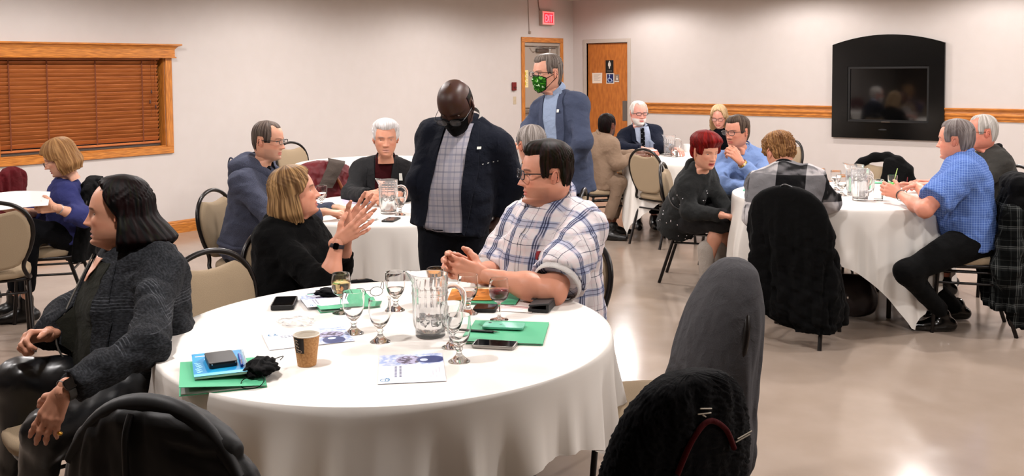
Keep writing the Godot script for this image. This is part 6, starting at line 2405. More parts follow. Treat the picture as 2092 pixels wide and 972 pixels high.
func leaf_mat() -> StandardMaterial3D:
	var t := ink("leaf_print", 128, 128, func(im: Image):
		im.fill(Color(0.10, 0.30, 0.05))
		var rng := RandomNumberGenerator.new()
		rng.seed = 12
		for k in 46:
			var p := Vector2(rng.randf() * 128, rng.randf() * 128)
			var a := rng.randf() * TAU
			var col: Color = [Color(0.25, 0.55, 0.12), Color(0.42, 0.70, 0.30), Color(0.72, 0.82, 0.66), Color(0.05, 0.20, 0.04)][k % 4]
			for q in 22:
				var w := int(6.0 * sin(PI * q / 22.0)) + 1
				var c := p + Vector2(cos(a), sin(a)) * q
				im.fill_rect(Rect2i(int(c.x) - w / 2, int(c.y) - w / 2, w, w), col))
	return patterned("leaf_print", t, 9.0)

func dotted_tie() -> StandardMaterial3D:
	var t := ink("dots", 64, 64, func(im: Image):
		im.fill(Color(0.018, 0.02, 0.035))
		for p in [Vector2i(14, 14), Vector2i(46, 46)]:
			im.fill_rect(Rect2i(p.x, p.y, 9, 9), Color(0.55, 0.56, 0.60)))
	return patterned("dots", t, 20.0)

# ---------------------------------------------------------------- small dress details
func ring_on(c: Dictionary, h: float, _r: float) -> Array:       # a closed ring on the garment at height h above the hips
	var o: Vector3 = c.hip + c.up * h
	var out := []
	for j in 36:
		var g := TAU * j / 36
		var d: Vector3 = c.left * sin(g) + c.fwd * cos(g)
		out.append(c.G.hit(o + d * 0.5, -d) + d * 0.002)
	return out

func neck_ring(c: Dictionary, r: float, h: float) -> Array:
	var ax: Vector3 = ((c.head.origin - c.head.basis.y * 0.12 - c.neck).normalized() + c.up).normalized()
	var f: Vector3 = (c.fwd - ax * ax.dot(c.fwd)).normalized()
	var l: Vector3 = ax.cross(f)
	var out := []
	for j in 28:
		var g := TAU * j / 28
		out.append(c.neck + ax * (h - 0.016 * cos(g)) + l * sin(g) * r * 0.98 + f * (cos(g) * r * 1.06 - 0.006))
	return out

func hood(c: Dictionary, m: Material, at: Vector3, r: float) -> void:     # a hood lying folded on the shoulders
	var f := Field.new()
	f.k = 0.05
	f.amp = 0.010
	f.noise = noise(88, 7.0, 2)
	var n: Vector3 = c.neck + at
	f.add(n + Vector3(-0.10, 0.012, -0.02), n + Vector3(0.10, 0.012, -0.02), 0.055, 0.055)
	f.add(n + Vector3(-0.09, 0.0, -0.09), n + Vector3(0.09, 0.0, -0.09), r, r)
	f.add(n + Vector3(-0.05, -0.06, -0.13), n + Vector3(0.05, -0.06, -0.13), r * 0.9, r * 0.9)
	f.add(n + Vector3(0.10, 0.01, -0.03), n + Vector3(0.055, -0.035, 0.075), 0.048, 0.034)
	f.add(n + Vector3(-0.10, 0.01, -0.03), n + Vector3(-0.055, -0.035, 0.075), 0.048, 0.034)
	f.add(n + Vector3(-0.06, 0.05, -0.07), n + Vector3(0.06, 0.05, -0.07), 0.03, 0.03)
	var mb := MB.new()
	f.build(mb, 0.011)
	part(c.root, "hood", mb.mesh(), m)
	part(c.root, "drawcord_loop", tubem(Array(curve([n + Vector3(0.0, 0.03, -0.165), n + Vector3(0.0, 0.05, -0.20), n + Vector3(0.0, 0.0, -0.215), n + Vector3(0.0, -0.03, -0.19)], 5)), 0.005, 6), m)

func sleeve_band(c: Dictionary, side: String, at: float, _r: float, m: Material) -> void:
	var a: Array = c.arms[side]
	var o: Vector3 = a[0].lerp(a[1], at - 0.03)
	var d: Vector3 = (a[1] - a[0]).normalized()
	var u := d.cross(Vector3(0, 0, 1)).normalized()
	var q := d.cross(u)
	var path := []
	for j in 28:
		var g := TAU * j / 28
		var n := u * cos(g) + q * sin(g)
		path.append(o + n * 0.094)
	var mb := MB.new()
	var rs := []
	for e in [[-0.012, 1.0], [0.0, 1.015], [0.018, 1.01], [0.020, 0.93]]:
		var ring := PackedVector3Array()
		for p in path:
			ring.append(o + (p - o) * e[1] + d * e[0])
		rs.append(ring)
	mb.rings(rs)
	part(c.root, "sleeve_hem", mb.mesh(), m)

func long_chain(c: Dictionary) -> void:
	var m := mat("chain_silver", Color(0.55, 0.54, 0.52), 0.3, 0.8)
	var pts := []
	for e in [[-0.07, 0.02], [-0.055, -0.12], [-0.03, -0.24], [-0.012, -0.34], [-0.008, -0.40]]:
		var p: Vector3 = c.G.hit(Vector3(c.neck.x + e[0], c.neck.y + e[1], 0.8), Vector3(0, 0, -1)) + Vector3(0, 0, 0.020)
		pts.append(p)
	part(c.root, "necklace", tubem(Array(curve(pts, 6)), 0.0035, 6), m)
	var ring := []
	for j in 16:
		var g := TAU * j / 16
		ring.append(pts[3] + Vector3(cos(g) * 0.022, sin(g) * 0.026 - 0.01, 0.008))
	part(c.root, "pendant_ring", tubem(ring, 0.005, 6, true), m)
	part(c.root, "pendant", tubem([pts[3] + Vector3(0, -0.038, 0.006), pts[4] + Vector3(0.008, -0.03, 0.004)], 0.006, 6), m)

func finger_ring(c: Dictionary) -> void:
	var a: Array = c.arms.L
	var d: Vector3 = (c.inv.basis * Vector3(0, -1, 0))
	var mb := MB.new()
	mb.ball(Transform3D(Basis.IDENTITY, a[2] + d * 0.118 + Vector3(0, 0, 0.014)), Vector3(0.011, 0.006, 0.008), 8)
	part(c.root, "finger_ring", mb.mesh(), mat("gold", Color(0.80, 0.60, 0.25), 0.3, 0.9))

func studs(c: Dictionary) -> void:
	var m := mat("stud_silver", Color(0.80, 0.80, 0.82), 0.25, 0.9)
	var rng := RandomNumberGenerator.new()
	rng.seed = 3
	var b := MB.new()
	b.ball(Transform3D.IDENTITY, Vector3.ONE * 0.006, 6)
	var stud := b.mesh()
	for k in 56:
		var h := rng.randf_range(-0.10, 0.34)
		var g := rng.randf_range(-2.4, 2.0)
		var o: Vector3 = c.hip + c.up * h
		var d: Vector3 = c.left * sin(g) + c.fwd * cos(g)
		part(c.root, "stud", stud, m, Transform3D(Basis.IDENTITY, c.G.hit(o + d * 0.6, -d)))

func held_things() -> void:
	# the sheets the woman in purple reads
	var mb := MB.new()
	var rows := []
	var off := []
	var A := Vector3(-6.03, 0.815, -2.90)
	var B := Vector3(-6.40, 0.79, -2.62)
	var up := Vector3(-0.15, 0.065, -0.09)
	for i in 7:
		var r := PackedVector3Array()
		var o := []
		for j in 7:
			var u := j / 6.0
			var q := 1.0 - i / 6.0
			r.append(A.lerp(B, u) + up * q + Vector3(0, 0.018 * sin(u * PI) * q - 0.03 * u * u * (1.0 - q), 0))
			o.append(Vector3(0, -0.0012, 0))
		rows.append(r)
		off.append(o)
	mb.slab(rows, off, true)
	single("paper_sheets", mb.mesh(), mat("paper_white", Color.WHITE), "white sheets held by the woman in the purple sweater", "paper")
	single("reading_card", sheet_mesh(0.16, 0.12), mat("paper_white", Color.WHITE), "small white card held by the man in the beige suit", "card", Vector3(-4.80, 0.842, -8.20), 0.5)

func build_people() -> void:
	var c: Dictionary
	# reader
	c = person({"label": "woman in a purple sweater and glasses reading a white paper at the left", "hip": Vector3(-6.371, 0.555, -3.205), "neck": Vector3(-6.387, 0.895, -3.191), "head": Vector3(-6.342, 1.081, -3.138), "look": Vector3(-0.389, -0.346, 0.854), "yaw": -0.455, "left_arm": [Vector3(-6.065, 0.696, -3.152), Vector3(-6.058, 0.790, -2.959), Vector3(-0.717, 0.050, 0.695), Vector3(-0.618, -0.100, -0.780), [0.5, 0.55, 0.6, 0.6]], "right_arm": [Vector3(-6.690, 0.656, -3.190), Vector3(-6.519, 0.724, -2.973), Vector3(-0.270, 0.226, 0.936), Vector3(-0.249, 0.487, -0.837), 0.5], "left_leg": [Vector3(-6.278, 0.639, -2.902), Vector3(-6.450, 0.115, -2.932), Vector3(-0.464, 0.000, 0.886)], "right_leg": [Vector3(-6.530, 0.588, -2.954), Vector3(-6.685, 0.088, -2.962), Vector3(-0.464, 0.000, 0.886)],
		"female": true, "skin": Color(0.80, 0.60, 0.50), "hair": Color(0.44, 0.31, 0.19), "hair2": Color(0.62, 0.47, 0.31), "brow_k": 0.4, "lips": Color(0.66, 0.36, 0.36), "seed": 21,
		"style": {"kind": "bob", "bottom": -0.105, "open": 1.0, "open_top": 0.35, "front": 0.075, "top": 0.022, "side": 0.022, "full": 0.012, "flare": 0.05, "tuck": 0.05, "fringe": 0.045, "seed": 2},
		"glasses": {"color": Color(0.20, 0.10, 0.08), "drop": -0.012, "out": 0.004, "r": 0.0013, "h": 0.013},
		"bust": 0.10, "top": {"name": "sweater", "mat": cloth("purple_knit", Color(0.205, 0.22, 0.42), 0.14, 0.95, 30.0), "ease": 0.022, "sleeve": 0.62, "cuff": 0.016, "fold": 0.012, "hem": 0.05},
		"bottom": {"name": "trousers", "mat": cloth("navy_slacks", Color(0.03, 0.033, 0.05), 0.15, 0.95, 30.0), "length": 0.82}, "shoes": mat("black_shoe", Color(0.015, 0.015, 0.015), 0.35), "boot": 0.05})
	part(c.root, "necklace", strip(c.G, [v2(c.neck.x - 0.055, c.neck.y + 0.0), v2(c.neck.x - 0.02, c.neck.y - 0.10), v2(c.neck.x, c.neck.y - 0.16), v2(c.neck.x + 0.004, c.neck.y - 0.21)], [v2(c.neck.x - 0.052, c.neck.y + 0.0), v2(c.neck.x - 0.017, c.neck.y - 0.10), v2(c.neck.x + 0.004, c.neck.y - 0.16), v2(c.neck.x + 0.009, c.neck.y - 0.21)], 5, 0.006, 0.003, false, 2), mat("silver_chain", Color(0.70, 0.68, 0.68), 0.3, 0.7))
	wrist_band(c, "L", 0.86, 0.030, 0.008, mat("silver_chain", Color.WHITE), "bracelet")
	# cardigan
	c = person({"label": "dark-haired woman in a charcoal cardigan turning left at the front table", "hip": Vector3(-3.088, 0.543, -1.793), "neck": Vector3(-3.194, 0.984, -1.843), "head": Vector3(-3.192, 1.151, -1.780), "look": Vector3(-0.627, 0.030, 0.779), "yaw": -0.002, "left_arm": [Vector3(-2.715, 0.801, -1.597), Vector3(-2.700, 0.733, -1.323), Vector3(-0.287, -0.890, 0.354), Vector3(-0.556, -0.267, -0.787), [0.12, 0.16, 0.2, 0.25]], "right_arm": [Vector3(-3.431, 0.755, -1.690), Vector3(-3.233, 0.760, -1.541), Vector3(0.140, 0.142, 0.980), Vector3(0.399, -0.650, -0.647), [0.95, 1.0, 1.05, 1.1]], "left_leg": [Vector3(-2.920, 0.550, -1.378), Vector3(-3.005, 0.258, -1.354), Vector3(-0.464, 0.000, 0.886)], "right_leg": [Vector3(-3.264, 0.621, -1.455), Vector3(-3.304, 0.275, -1.437), Vector3(-0.464, 0.000, 0.886)],
		"female": true, "girth": 1.36, "size": 1.02, "hand_size": 0.92, "hand_cell": 0.0034, "fat": 0.35, "skin": Color(0.74, 0.53, 0.43), "hair": Color(0.045, 0.034, 0.032), "hair2": Color(0.075, 0.05, 0.045), "brow": Color(0.10, 0.06, 0.05), "lips": Color(0.58, 0.30, 0.29), "mouth": 0.5, "seed": 22, "arm_girth": 1.0, "shoulder": 0.165,
		"style": {"kind": "bob", "bottom": -0.112, "open": 1.55, "open_top": 1.0, "front": 0.094, "top": 0.018, "side": 0.022, "full": 0.020, "flare": 0.30, "back_flare": 0.75, "tuck": 0.03, "strand": 0.0035, "seed": 5},
		"bust": 0.13, "belly": 0.10, "top": {"name": "cardigan", "mat": cardigan_mat(), "ease": 0.028, "sleeve": 0.93, "cuff": 0.008, "fold": 0.014, "hem": 0.14, "flare": 0.02, "cell": 0.0105, "cut_hem": false},
		"bottom": {"name": "leather_trousers", "mat": mat("faux_leather", Color(0.045, 0.046, 0.055), 0.33, 0.0, {"metallic_specular": 0.5}), "thigh": 1.12, "fold": 0.010, "cell": 0.012}, "shoes": mat("black_shoe", Color(0.015, 0.015, 0.015), 0.35)})
	suit_front(c, cloth("olive_top", Color(0.16, 0.16, 0.13), 0.3, 0.9, 30.0), cardigan_mat(), {"deep": 0.52, "width": 0.070, "width_low": 0.095, "lapel": 0.05, "top": 0.005, "shirt_name": "olive_top"})
	part(c.root, "neckline", strip(c.G, [v2(c.neck.x - 0.030, c.neck.y + 0.02), v2(c.neck.x - 0.018, c.neck.y - 0.02), v2(c.neck.x - 0.004, c.neck.y - 0.055)], [v2(c.neck.x + 0.030, c.neck.y + 0.02), v2(c.neck.x + 0.018, c.neck.y - 0.02), v2(c.neck.x + 0.004, c.neck.y - 0.055)], 5, 0.014, 0.004, false, 5), mat("chest_skin", Color(0.74, 0.53, 0.43), 0.5))
	long_chain(c)
	wrist_band(c, "L", 0.96, 0.031, 0.022, mat("watch_band", Color(0.30, 0.29, 0.28), 0.4, 0.5), "wristwatch", mat("watch_glass", Color(0.01, 0.01, 0.012), 0.08))
	finger_ring(c)
	# hoodie
	c = person({"label": "grey-haired man with glasses in a blue-grey hooded sweater", "hip": Vector3(-4.956, 0.575, -3.600), "neck": Vector3(-4.885, 1.031, -3.650), "head": Vector3(-4.796, 1.224, -3.658), "look": Vector3(0.882, -0.082, -0.464), "yaw": 1.984, "right_arm": [Vector3(-4.576, 0.735, -3.542), Vector3(-4.408, 0.810, -3.757), Vector3(0.715, -0.099, -0.693), Vector3(0.000, -1.000, 0.000), 0.3], "left_arm": [Vector3(-4.930, 0.716, -3.950), Vector3(-4.633, 0.776, -4.062), Vector3(0.838, -0.099, -0.537), Vector3(0.000, -1.000, 0.000), 0.3], "right_leg": [Vector3(-4.553, 0.581, -3.754), Vector3(-4.628, 0.162, -3.767), Vector3(0.784, 0.000, -0.621)], "left_leg": [Vector3(-4.748, 0.545, -3.954), Vector3(-4.737, 0.157, -3.935), Vector3(0.784, 0.000, -0.621)],
		"skin": Color(0.76, 0.55, 0.45), "hair": Color(0.20, 0.16, 0.14), "hair2": Color(0.40, 0.35, 0.32), "brow_k": 0.5, "beard": Color(0.55, 0.47, 0.42), "beard_amount": 0.35, "seed": 23, "girth": 1.05, "fat": 0.2,
		"style": {"kind": "short", "front": 0.078, "recede": 0.016, "temple": 0.92, "top": 0.006, "side": 0.004, "nape": -0.085, "bottom": -0.095, "strand": 0.001, "seed": 3},
		"glasses": {"color": Color(0.05, 0.035, 0.035), "w": 0.026, "h": 0.013, "r": 0.002},
		"top": {"name": "hooded_sweater", "mat": cloth("blue_heather", Color(0.34, 0.355, 0.43), 0.34, 0.95, 16.0), "ease": 0.030, "fold": 0.013, "hem": 0.06, "cell": 0.012},
		"bottom": {"name": "jeans", "mat": cloth("dark_denim", Color(0.035, 0.042, 0.062), 0.25, 0.9, 30.0)}, "shoes": mat("black_shoe", Color(0.015, 0.015, 0.015), 0.35)})
	hood(c, cloth("blue_heather", Color.BLACK), Vector3(0, 0.03, 0.005), 0.060)
	shirt_collar(c, cloth("dark_check", Color(0.05, 0.05, 0.065), 0.3), 0.073, 0.046, 0.018)
	part(c.root, "waistband", tubem(ring_on(c, 0.015, 0.205), 0.014, 6, true), cloth("blue_heather", Color.BLACK))
	# blonde
	c = person({"label": "blonde woman in a black top raising both hands while talking", "hip": Vector3(-3.528, 0.565, -2.827), "neck": Vector3(-3.604, 0.918, -2.869), "head": Vector3(-3.546, 1.081, -2.849), "look": Vector3(0.607, 0.205, -0.768), "yaw": 1.768, "right_arm": [Vector3(-3.186, 0.700, -2.724), Vector3(-3.172, 0.907, -2.775), Vector3(0.508, 0.522, -0.685), Vector3(-0.835, 0.251, -0.489), [0.10, 0.06, 0.10, 0.16], 0.16, 0.2], "left_arm": [Vector3(-3.592, 0.673, -3.142), Vector3(-3.391, 0.915, -3.037), Vector3(0.408, 0.748, -0.523), Vector3(0.772, 0.108, 0.627), [0.12, 0.08, 0.12, 0.2], 0.13, 0.2], "right_leg": [Vector3(-3.132, 0.639, -2.877), Vector3(-3.174, 0.213, -2.877), Vector3(0.940, 0.000, -0.341)], "left_leg": [Vector3(-3.308, 0.603, -3.055), Vector3(-3.342, 0.176, -3.061), Vector3(0.940, 0.000, -0.341)],
		"female": true, "girth": 1.25, "hand_cell": 0.0034, "skin": Color(0.80, 0.56, 0.46), "hair": Color(0.34, 0.245, 0.155), "hair2": Color(0.66, 0.52, 0.355), "brow": Color(0.34, 0.22, 0.13), "lips": Color(0.66, 0.34, 0.33), "seed": 24, "fat": 0.15,
		"style": {"kind": "bob", "bottom": -0.125, "open": 1.25, "open_top": 0.55, "front": 0.078, "top": 0.020, "side": 0.018, "full": 0.016, "flare": 0.10, "back_flare": 0.12, "tuck": 0.05, "strand": 0.004, "freq": 14.0, "vfreq": 5.0, "seed": 6},
		"bust": 0.12, "top": {"name": "black_top", "mat": cloth("black_knit", Color(0.013, 0.013, 0.014), 0.15, 0.97, 30.0), "ease": 0.032, "sleeve": 0.42, "cuff": 0.006, "fold": 0.012, "hem": 0.10, "flare": 0.03, "cell": 0.012},
		"bottom": {"name": "trousers", "mat": cloth("black_slacks", Color(0.014, 0.014, 0.015), 0.15, 0.95, 30.0)}, "shoes": mat("black_shoe", Color(0.015, 0.015, 0.015), 0.35)})
	part(c.root, "turtle_collar", tubem(neck_ring(c, 0.068, 0.022), 0.016, 8, true), cloth("black_knit", Color.BLACK))
	part(c.root, "necklace", tubem(neck_ring(c, 0.078, -0.002), 0.006, 6, true), mat("bead_grey", Color(0.12, 0.13, 0.15), 0.3))
	wrist_band(c, "R", 0.90, 0.030, 0.017, mat("band_plum", Color(0.085, 0.06, 0.11), 0.5), "fitness_band", mat("watch_glass", Color.BLACK))
	# blazer
	c = person({"label": "smiling white-haired man in a black blazer and dark red shirt", "hip": Vector3(-5.094, 0.562, -4.895), "neck": Vector3(-4.971, 0.979, -4.805), "head": Vector3(-4.872, 1.167, -4.718), "look": Vector3(0.736, -0.059, 0.675), "yaw": 0.720, "right_arm": [Vector3(-5.037, 0.779, -4.534), Vector3(-4.676, 0.824, -4.364), Vector3(0.979, 0.000, 0.205), Vector3(0.291, -0.566, -0.772), 0.7], "left_arm": [Vector3(-4.686, 0.765, -4.837), Vector3(-4.566, 0.815, -4.526), Vector3(-0.025, 0.064, 0.998), Vector3(-0.640, -0.768, 0.017), 0.6], "right_leg": [Vector3(-4.838, 0.521, -4.546), Vector3(-4.873, 0.127, -4.592), Vector3(0.621, 0.000, 0.784)], "left_leg": [Vector3(-4.693, 0.520, -4.660), Vector3(-4.739, 0.125, -4.698), Vector3(0.621, 0.000, 0.784)],
		"skin": Color(0.74, 0.52, 0.42), "hair": Color(0.66, 0.64, 0.63), "hair2": Color(0.86, 0.85, 0.85), "brow": Color(0.45, 0.40, 0.38), "brow_k": 0.6, "lips": Color(0.72, 0.52, 0.46), "mouth": 0.25, "seed": 25, "girth": 1.06, "size": 1.03,
		"style": {"kind": "short", "front": 0.070, "recede": 0.004, "top": 0.026, "side": 0.010, "quiff": 0.012, "bottom": -0.095, "strand": 0.005, "seed": 7},
		"top": {"name": "blazer", "mat": cloth("black_blazer", Color(0.15, 0.15, 0.155), 0.12, 0.9, 30.0), "ease": 0.028, "fold": 0.008, "hem": 0.10, "cell": 0.013},
		"bottom": {"name": "trousers", "mat": cloth("black_slacks", Color.BLACK)}, "shoes": mat("black_shoe", Color(0.015, 0.015, 0.015), 0.35)})
	suit_front(c, cloth("burgundy_shirt", Color(0.20, 0.025, 0.04), 0.15), cloth("black_blazer", Color.BLACK), {"deep": 0.40, "width": 0.060, "width_low": 0.045, "top": 0.05})
	shirt_collar(c, cloth("burgundy_shirt", Color.BLACK), 0.072, 0.036, 0.012, true, 0.75)
	part(c.root, "lapel_badge", strip(c.G, [v2(c.neck.x + 0.105, c.neck.y - 0.06), v2(c.neck.x + 0.105, c.neck.y - 0.11)], [v2(c.neck.x + 0.125, c.neck.y - 0.06), v2(c.neck.x + 0.130, c.neck.y - 0.11)], 3, 0.024, 0.003, false, 3), mat("badge_white", Color(0.85, 0.85, 0.82), 0.5))
	# navy
	c = person({"label": "standing bald man in a navy suit and black mask looking down", "hip": Vector3(-3.255, 0.937, -3.606), "neck": Vector3(-3.215, 1.347, -3.692), "head": Vector3(-3.161, 1.468, -3.540), "look": Vector3(0.234, -0.620, 0.749), "yaw": 0.364, "right_arm": [Vector3(-3.332, 1.087, -3.454), Vector3(-3.365, 0.901, -3.542), Vector3(-0.005, -0.814, -0.580), Vector3(0.516, 0.000, -0.857), 0.6], "left_arm": [Vector3(-3.022, 1.071, -3.826), Vector3(-3.117, 0.882, -3.801), Vector3(-0.574, -0.816, -0.066), Vector3(-0.952, 0.000, 0.306), 0.6], "right_leg": [Vector3(-3.300, 0.467, -3.512), Vector3(-3.338, 0.028, -3.526), Vector3(0.249, 0.000, 0.968)], "left_leg": [Vector3(-3.144, 0.451, -3.710), Vector3(-3.171, 0.006, -3.734), Vector3(0.531, 0.000, 0.848)],
		"skin": Color(0.215, 0.115, 0.085), "hair": Color(0.055, 0.042, 0.040), "hair2": Color(0.075, 0.055, 0.05), "lips": Color(0.20, 0.10, 0.09), "brow_k": 0.6, "seed": 26, "girth": 1.10, "shoulder": 0.185, "size": 1.06, "fine": true,
		"style": {"kind": "short", "bald": true, "bottom": -0.09, "top": 0.002, "side": 0.0015, "strand": 0.0005, "seed": 8},
		"glasses": {"color": Color(0.03, 0.02, 0.02), "w": 0.026, "h": 0.016, "r": 0.0016, "drop": -0.012, "out": 0.010},
		"belly": 0.08, "top": {"name": "suit_jacket", "mat": cloth("navy_suit", Color(0.062, 0.076, 0.118), 0.10, 0.9, 30.0), "ease": 0.026, "fold": 0.008, "hem": 0.11, "cuff": 0.012, "cell": 0.012},
		"bottom": {"name": "trousers", "mat": cloth("navy_trousers", Color(0.040, 0.048, 0.076), 0.10, 0.9, 30.0)}, "shoes": mat("black_shoe", Color(0.015, 0.015, 0.015), 0.35)})
	suit_front(c, shirt_check(), cloth("navy_suit", Color.BLACK), {"deep": 0.50, "width": 0.062, "width_low": 0.105, "lapel": 0.060, "shift": 0.01, "top": 0.03})
	shirt_collar(c, cloth("pale_collar", Color(0.66, 0.63, 0.60), 0.08), 0.072, 0.040, 0.016, true, 0.5)
	add_mask(c.root, c.head, {"skin": Color.BLACK}, cloth("mask_cloth", Color(0.018, 0.017, 0.017), 0.15), cloth("mask_cloth", Color.BLACK))
	part(c.root, "lapel_pin", strip(c.G, [v2(c.neck.x + 0.105, c.neck.y - 0.080), v2(c.neck.x + 0.105, c.neck.y - 0.092)], [v2(c.neck.x + 0.122, c.neck.y - 0.080), v2(c.neck.x + 0.122, c.neck.y - 0.092)], 2, 0.024, 0.003, false, 3), mat("badge_white", Color.WHITE))
	for k in 5:
		part(c.root, "pocket_stitch", strip(c.G, [v2(c.neck.x + 0.105 + k * 0.020, c.neck.y - 0.170 + k * 0.004), v2(c.neck.x + 0.105 + k * 0.020, c.neck.y - 0.173 + k * 0.004)], [v2(c.neck.x + 0.110 + k * 0.020, c.neck.y - 0.169 + k * 0.004), v2(c.neck.x + 0.110 + k * 0.020, c.neck.y - 0.172 + k * 0.004)], 1, 0.007, 0.002, false, 2), mat("badge_white", Color.WHITE))
	# plaid
	c = person({"label": "man in a white and navy plaid shirt with glasses seated at the front table", "hip": Vector3(-2.350, 0.595, -3.251), "neck": Vector3(-2.375, 1.053, -3.264), "head": Vector3(-2.368, 1.212, -3.205), "look": Vector3(-0.627, -0.020, 0.779), "yaw": -0.137, "left_arm": [Vector3(-2.132, 0.799, -2.927), Vector3(-2.389, 0.847, -2.829), Vector3(-0.834, 0.224, 0.505), Vector3(-0.572, -0.156, -0.805), [0.42, 0.46, 0.5, 0.55]], "right_arm": [Vector3(-2.595, 0.759, -3.145), Vector3(-2.491, 0.841, -2.902), Vector3(-0.466, 0.348, 0.813), Vector3(0.899, -0.127, 0.420), [0.5, 0.55, 0.6, 0.6]], "left_leg": [Vector3(-2.263, 0.609, -2.887), Vector3(-2.239, 0.220, -2.852), Vector3(-0.115, 0.000, 0.993)], "right_leg": [Vector3(-2.482, 0.565, -3.004), Vector3(-2.439, 0.183, -2.947), Vector3(-0.115, 0.000, 0.993)],
		"girth": 1.30, "arm_girth": 1.22, "shoulder": 0.19, "size": 1.06, "hand_cell": 0.0034, "hand_size": 1.1, "fat": 0.95, "wide": 1.05, "skin": Color(0.80, 0.555, 0.455), "hair": Color(0.075, 0.052, 0.042), "hair2": Color(0.16, 0.11, 0.085), "brow_k": 0.75, "beard": Color(0.45, 0.29, 0.22), "beard_amount": 0.4, "seed": 27,
		"style": {"kind": "short", "front": 0.074, "recede": 0.004, "temple": 1.02, "top": 0.022, "side": 0.011, "quiff": 0.008, "nape": -0.08, "bottom": -0.092, "strand": 0.004, "seed": 9},
		"glasses": {"color": Color(0.035, 0.025, 0.06), "w": 0.026, "h": 0.018, "r": 0.0024},
		"belly": 0.17, "top": {"name": "plaid_shirt", "mat": plaid_shirt_mat(), "ease": 0.022, "sleeve": -0.86, "cuff": 0.022, "fold": 0.015, "fold_freq": 5.5, "hem": 0.16, "cell": 0.0105, "cut_hem": false},
		"bottom": {"name": "trousers", "mat": cloth("navy_slacks", Color.BLACK)}, "shoes": mat("black_shoe", Color(0.015, 0.015, 0.015), 0.35)})
	shirt_collar(c, plaid_shirt_mat(), 0.104, 0.044, 0.016, true, 0.5)
	part(c.root, "placket", strip(c.G, [v2(c.neck.x - 0.018, c.neck.y - 0.03), v2(c.neck.x - 0.018, c.neck.y - 0.22), v2(c.neck.x - 0.016, c.neck.y - 0.40)], [v2(c.neck.x + 0.018, c.neck.y - 0.03), v2(c.neck.x + 0.018, c.neck.y - 0.22), v2(c.neck.x + 0.020, c.neck.y - 0.40)], 6, 0.004, 0.004, false, 3), plaid_shirt_mat())
	part(c.root, "chest_emblem", strip(c.G, [v2(c.neck.x + 0.108, c.neck.y - 0.135), v2(c.neck.x + 0.110, c.neck.y - 0.165)], [v2(c.neck.x + 0.122, c.neck.y - 0.133), v2(c.neck.x + 0.121, c.neck.y - 0.167)], 3, 0.004, 0.003, false, 3), mat("emblem_red", Color(0.50, 0.04, 0.08), 0.8))
	sleeve_band(c, "L", 0.865, 0.088, cloth("white_trim", Color(0.88, 0.86, 0.85), 0.08))
	sleeve_band(c, "R", 0.865, 0.088, cloth("white_trim", Color.WHITE))
	# greyhair
	c = person({"label": "grey-haired man seen from behind between the standing men", "hip": Vector3(-3.569, 0.560, -4.698), "neck": Vector3(-3.564, 1.029, -4.697), "head": Vector3(-3.553, 1.182, -4.665), "look": Vector3(-0.893, -0.050, -0.447), "yaw": -1.544, "left_arm": [Vector3(-3.510, 0.781, -4.441), Vector3(-3.814, 0.736, -4.580), Vector3(-0.929, 0.000, 0.370), Vector3(0.000, -1.000, 0.000), 0.3], "right_arm": [Vector3(-3.695, 0.735, -4.930), Vector3(-3.905, 0.722, -4.890), Vector3(-0.890, 0.000, 0.455), Vector3(0.000, -1.000, 0.000), 0.3], "left_leg": [Vector3(-3.813, 0.563, -4.505), Vector3(-3.835, 0.188, -4.525), Vector3(-0.929, 0.000, 0.370)], "right_leg": [Vector3(-3.904, 0.526, -4.685), Vector3(-3.926, 0.155, -4.706), Vector3(-0.929, 0.000, 0.370)],
		"skin": Color(0.70, 0.48, 0.39), "hair": Color(0.36, 0.33, 0.31), "hair2": Color(0.60, 0.57, 0.55), "seed": 28,
		"style": {"kind": "short", "front": 0.075, "top": 0.012, "side": 0.009, "nape": -0.085, "bottom": -0.095, "strand": 0.002, "seed": 10},
		"top": {"name": "patterned_shirt", "mat": pattern_mat(), "ease": 0.018, "sleeve": -0.9, "cuff": 0.01, "fold": 0.008, "hem": 0.06, "cell": 0.014},
		"bottom": {"name": "trousers", "mat": cloth("grey_slacks", Color(0.30, 0.29, 0.28), 0.3, 0.95, 30.0)}, "shoes": mat("black_shoe", Color(0.015, 0.015, 0.015), 0.35)})
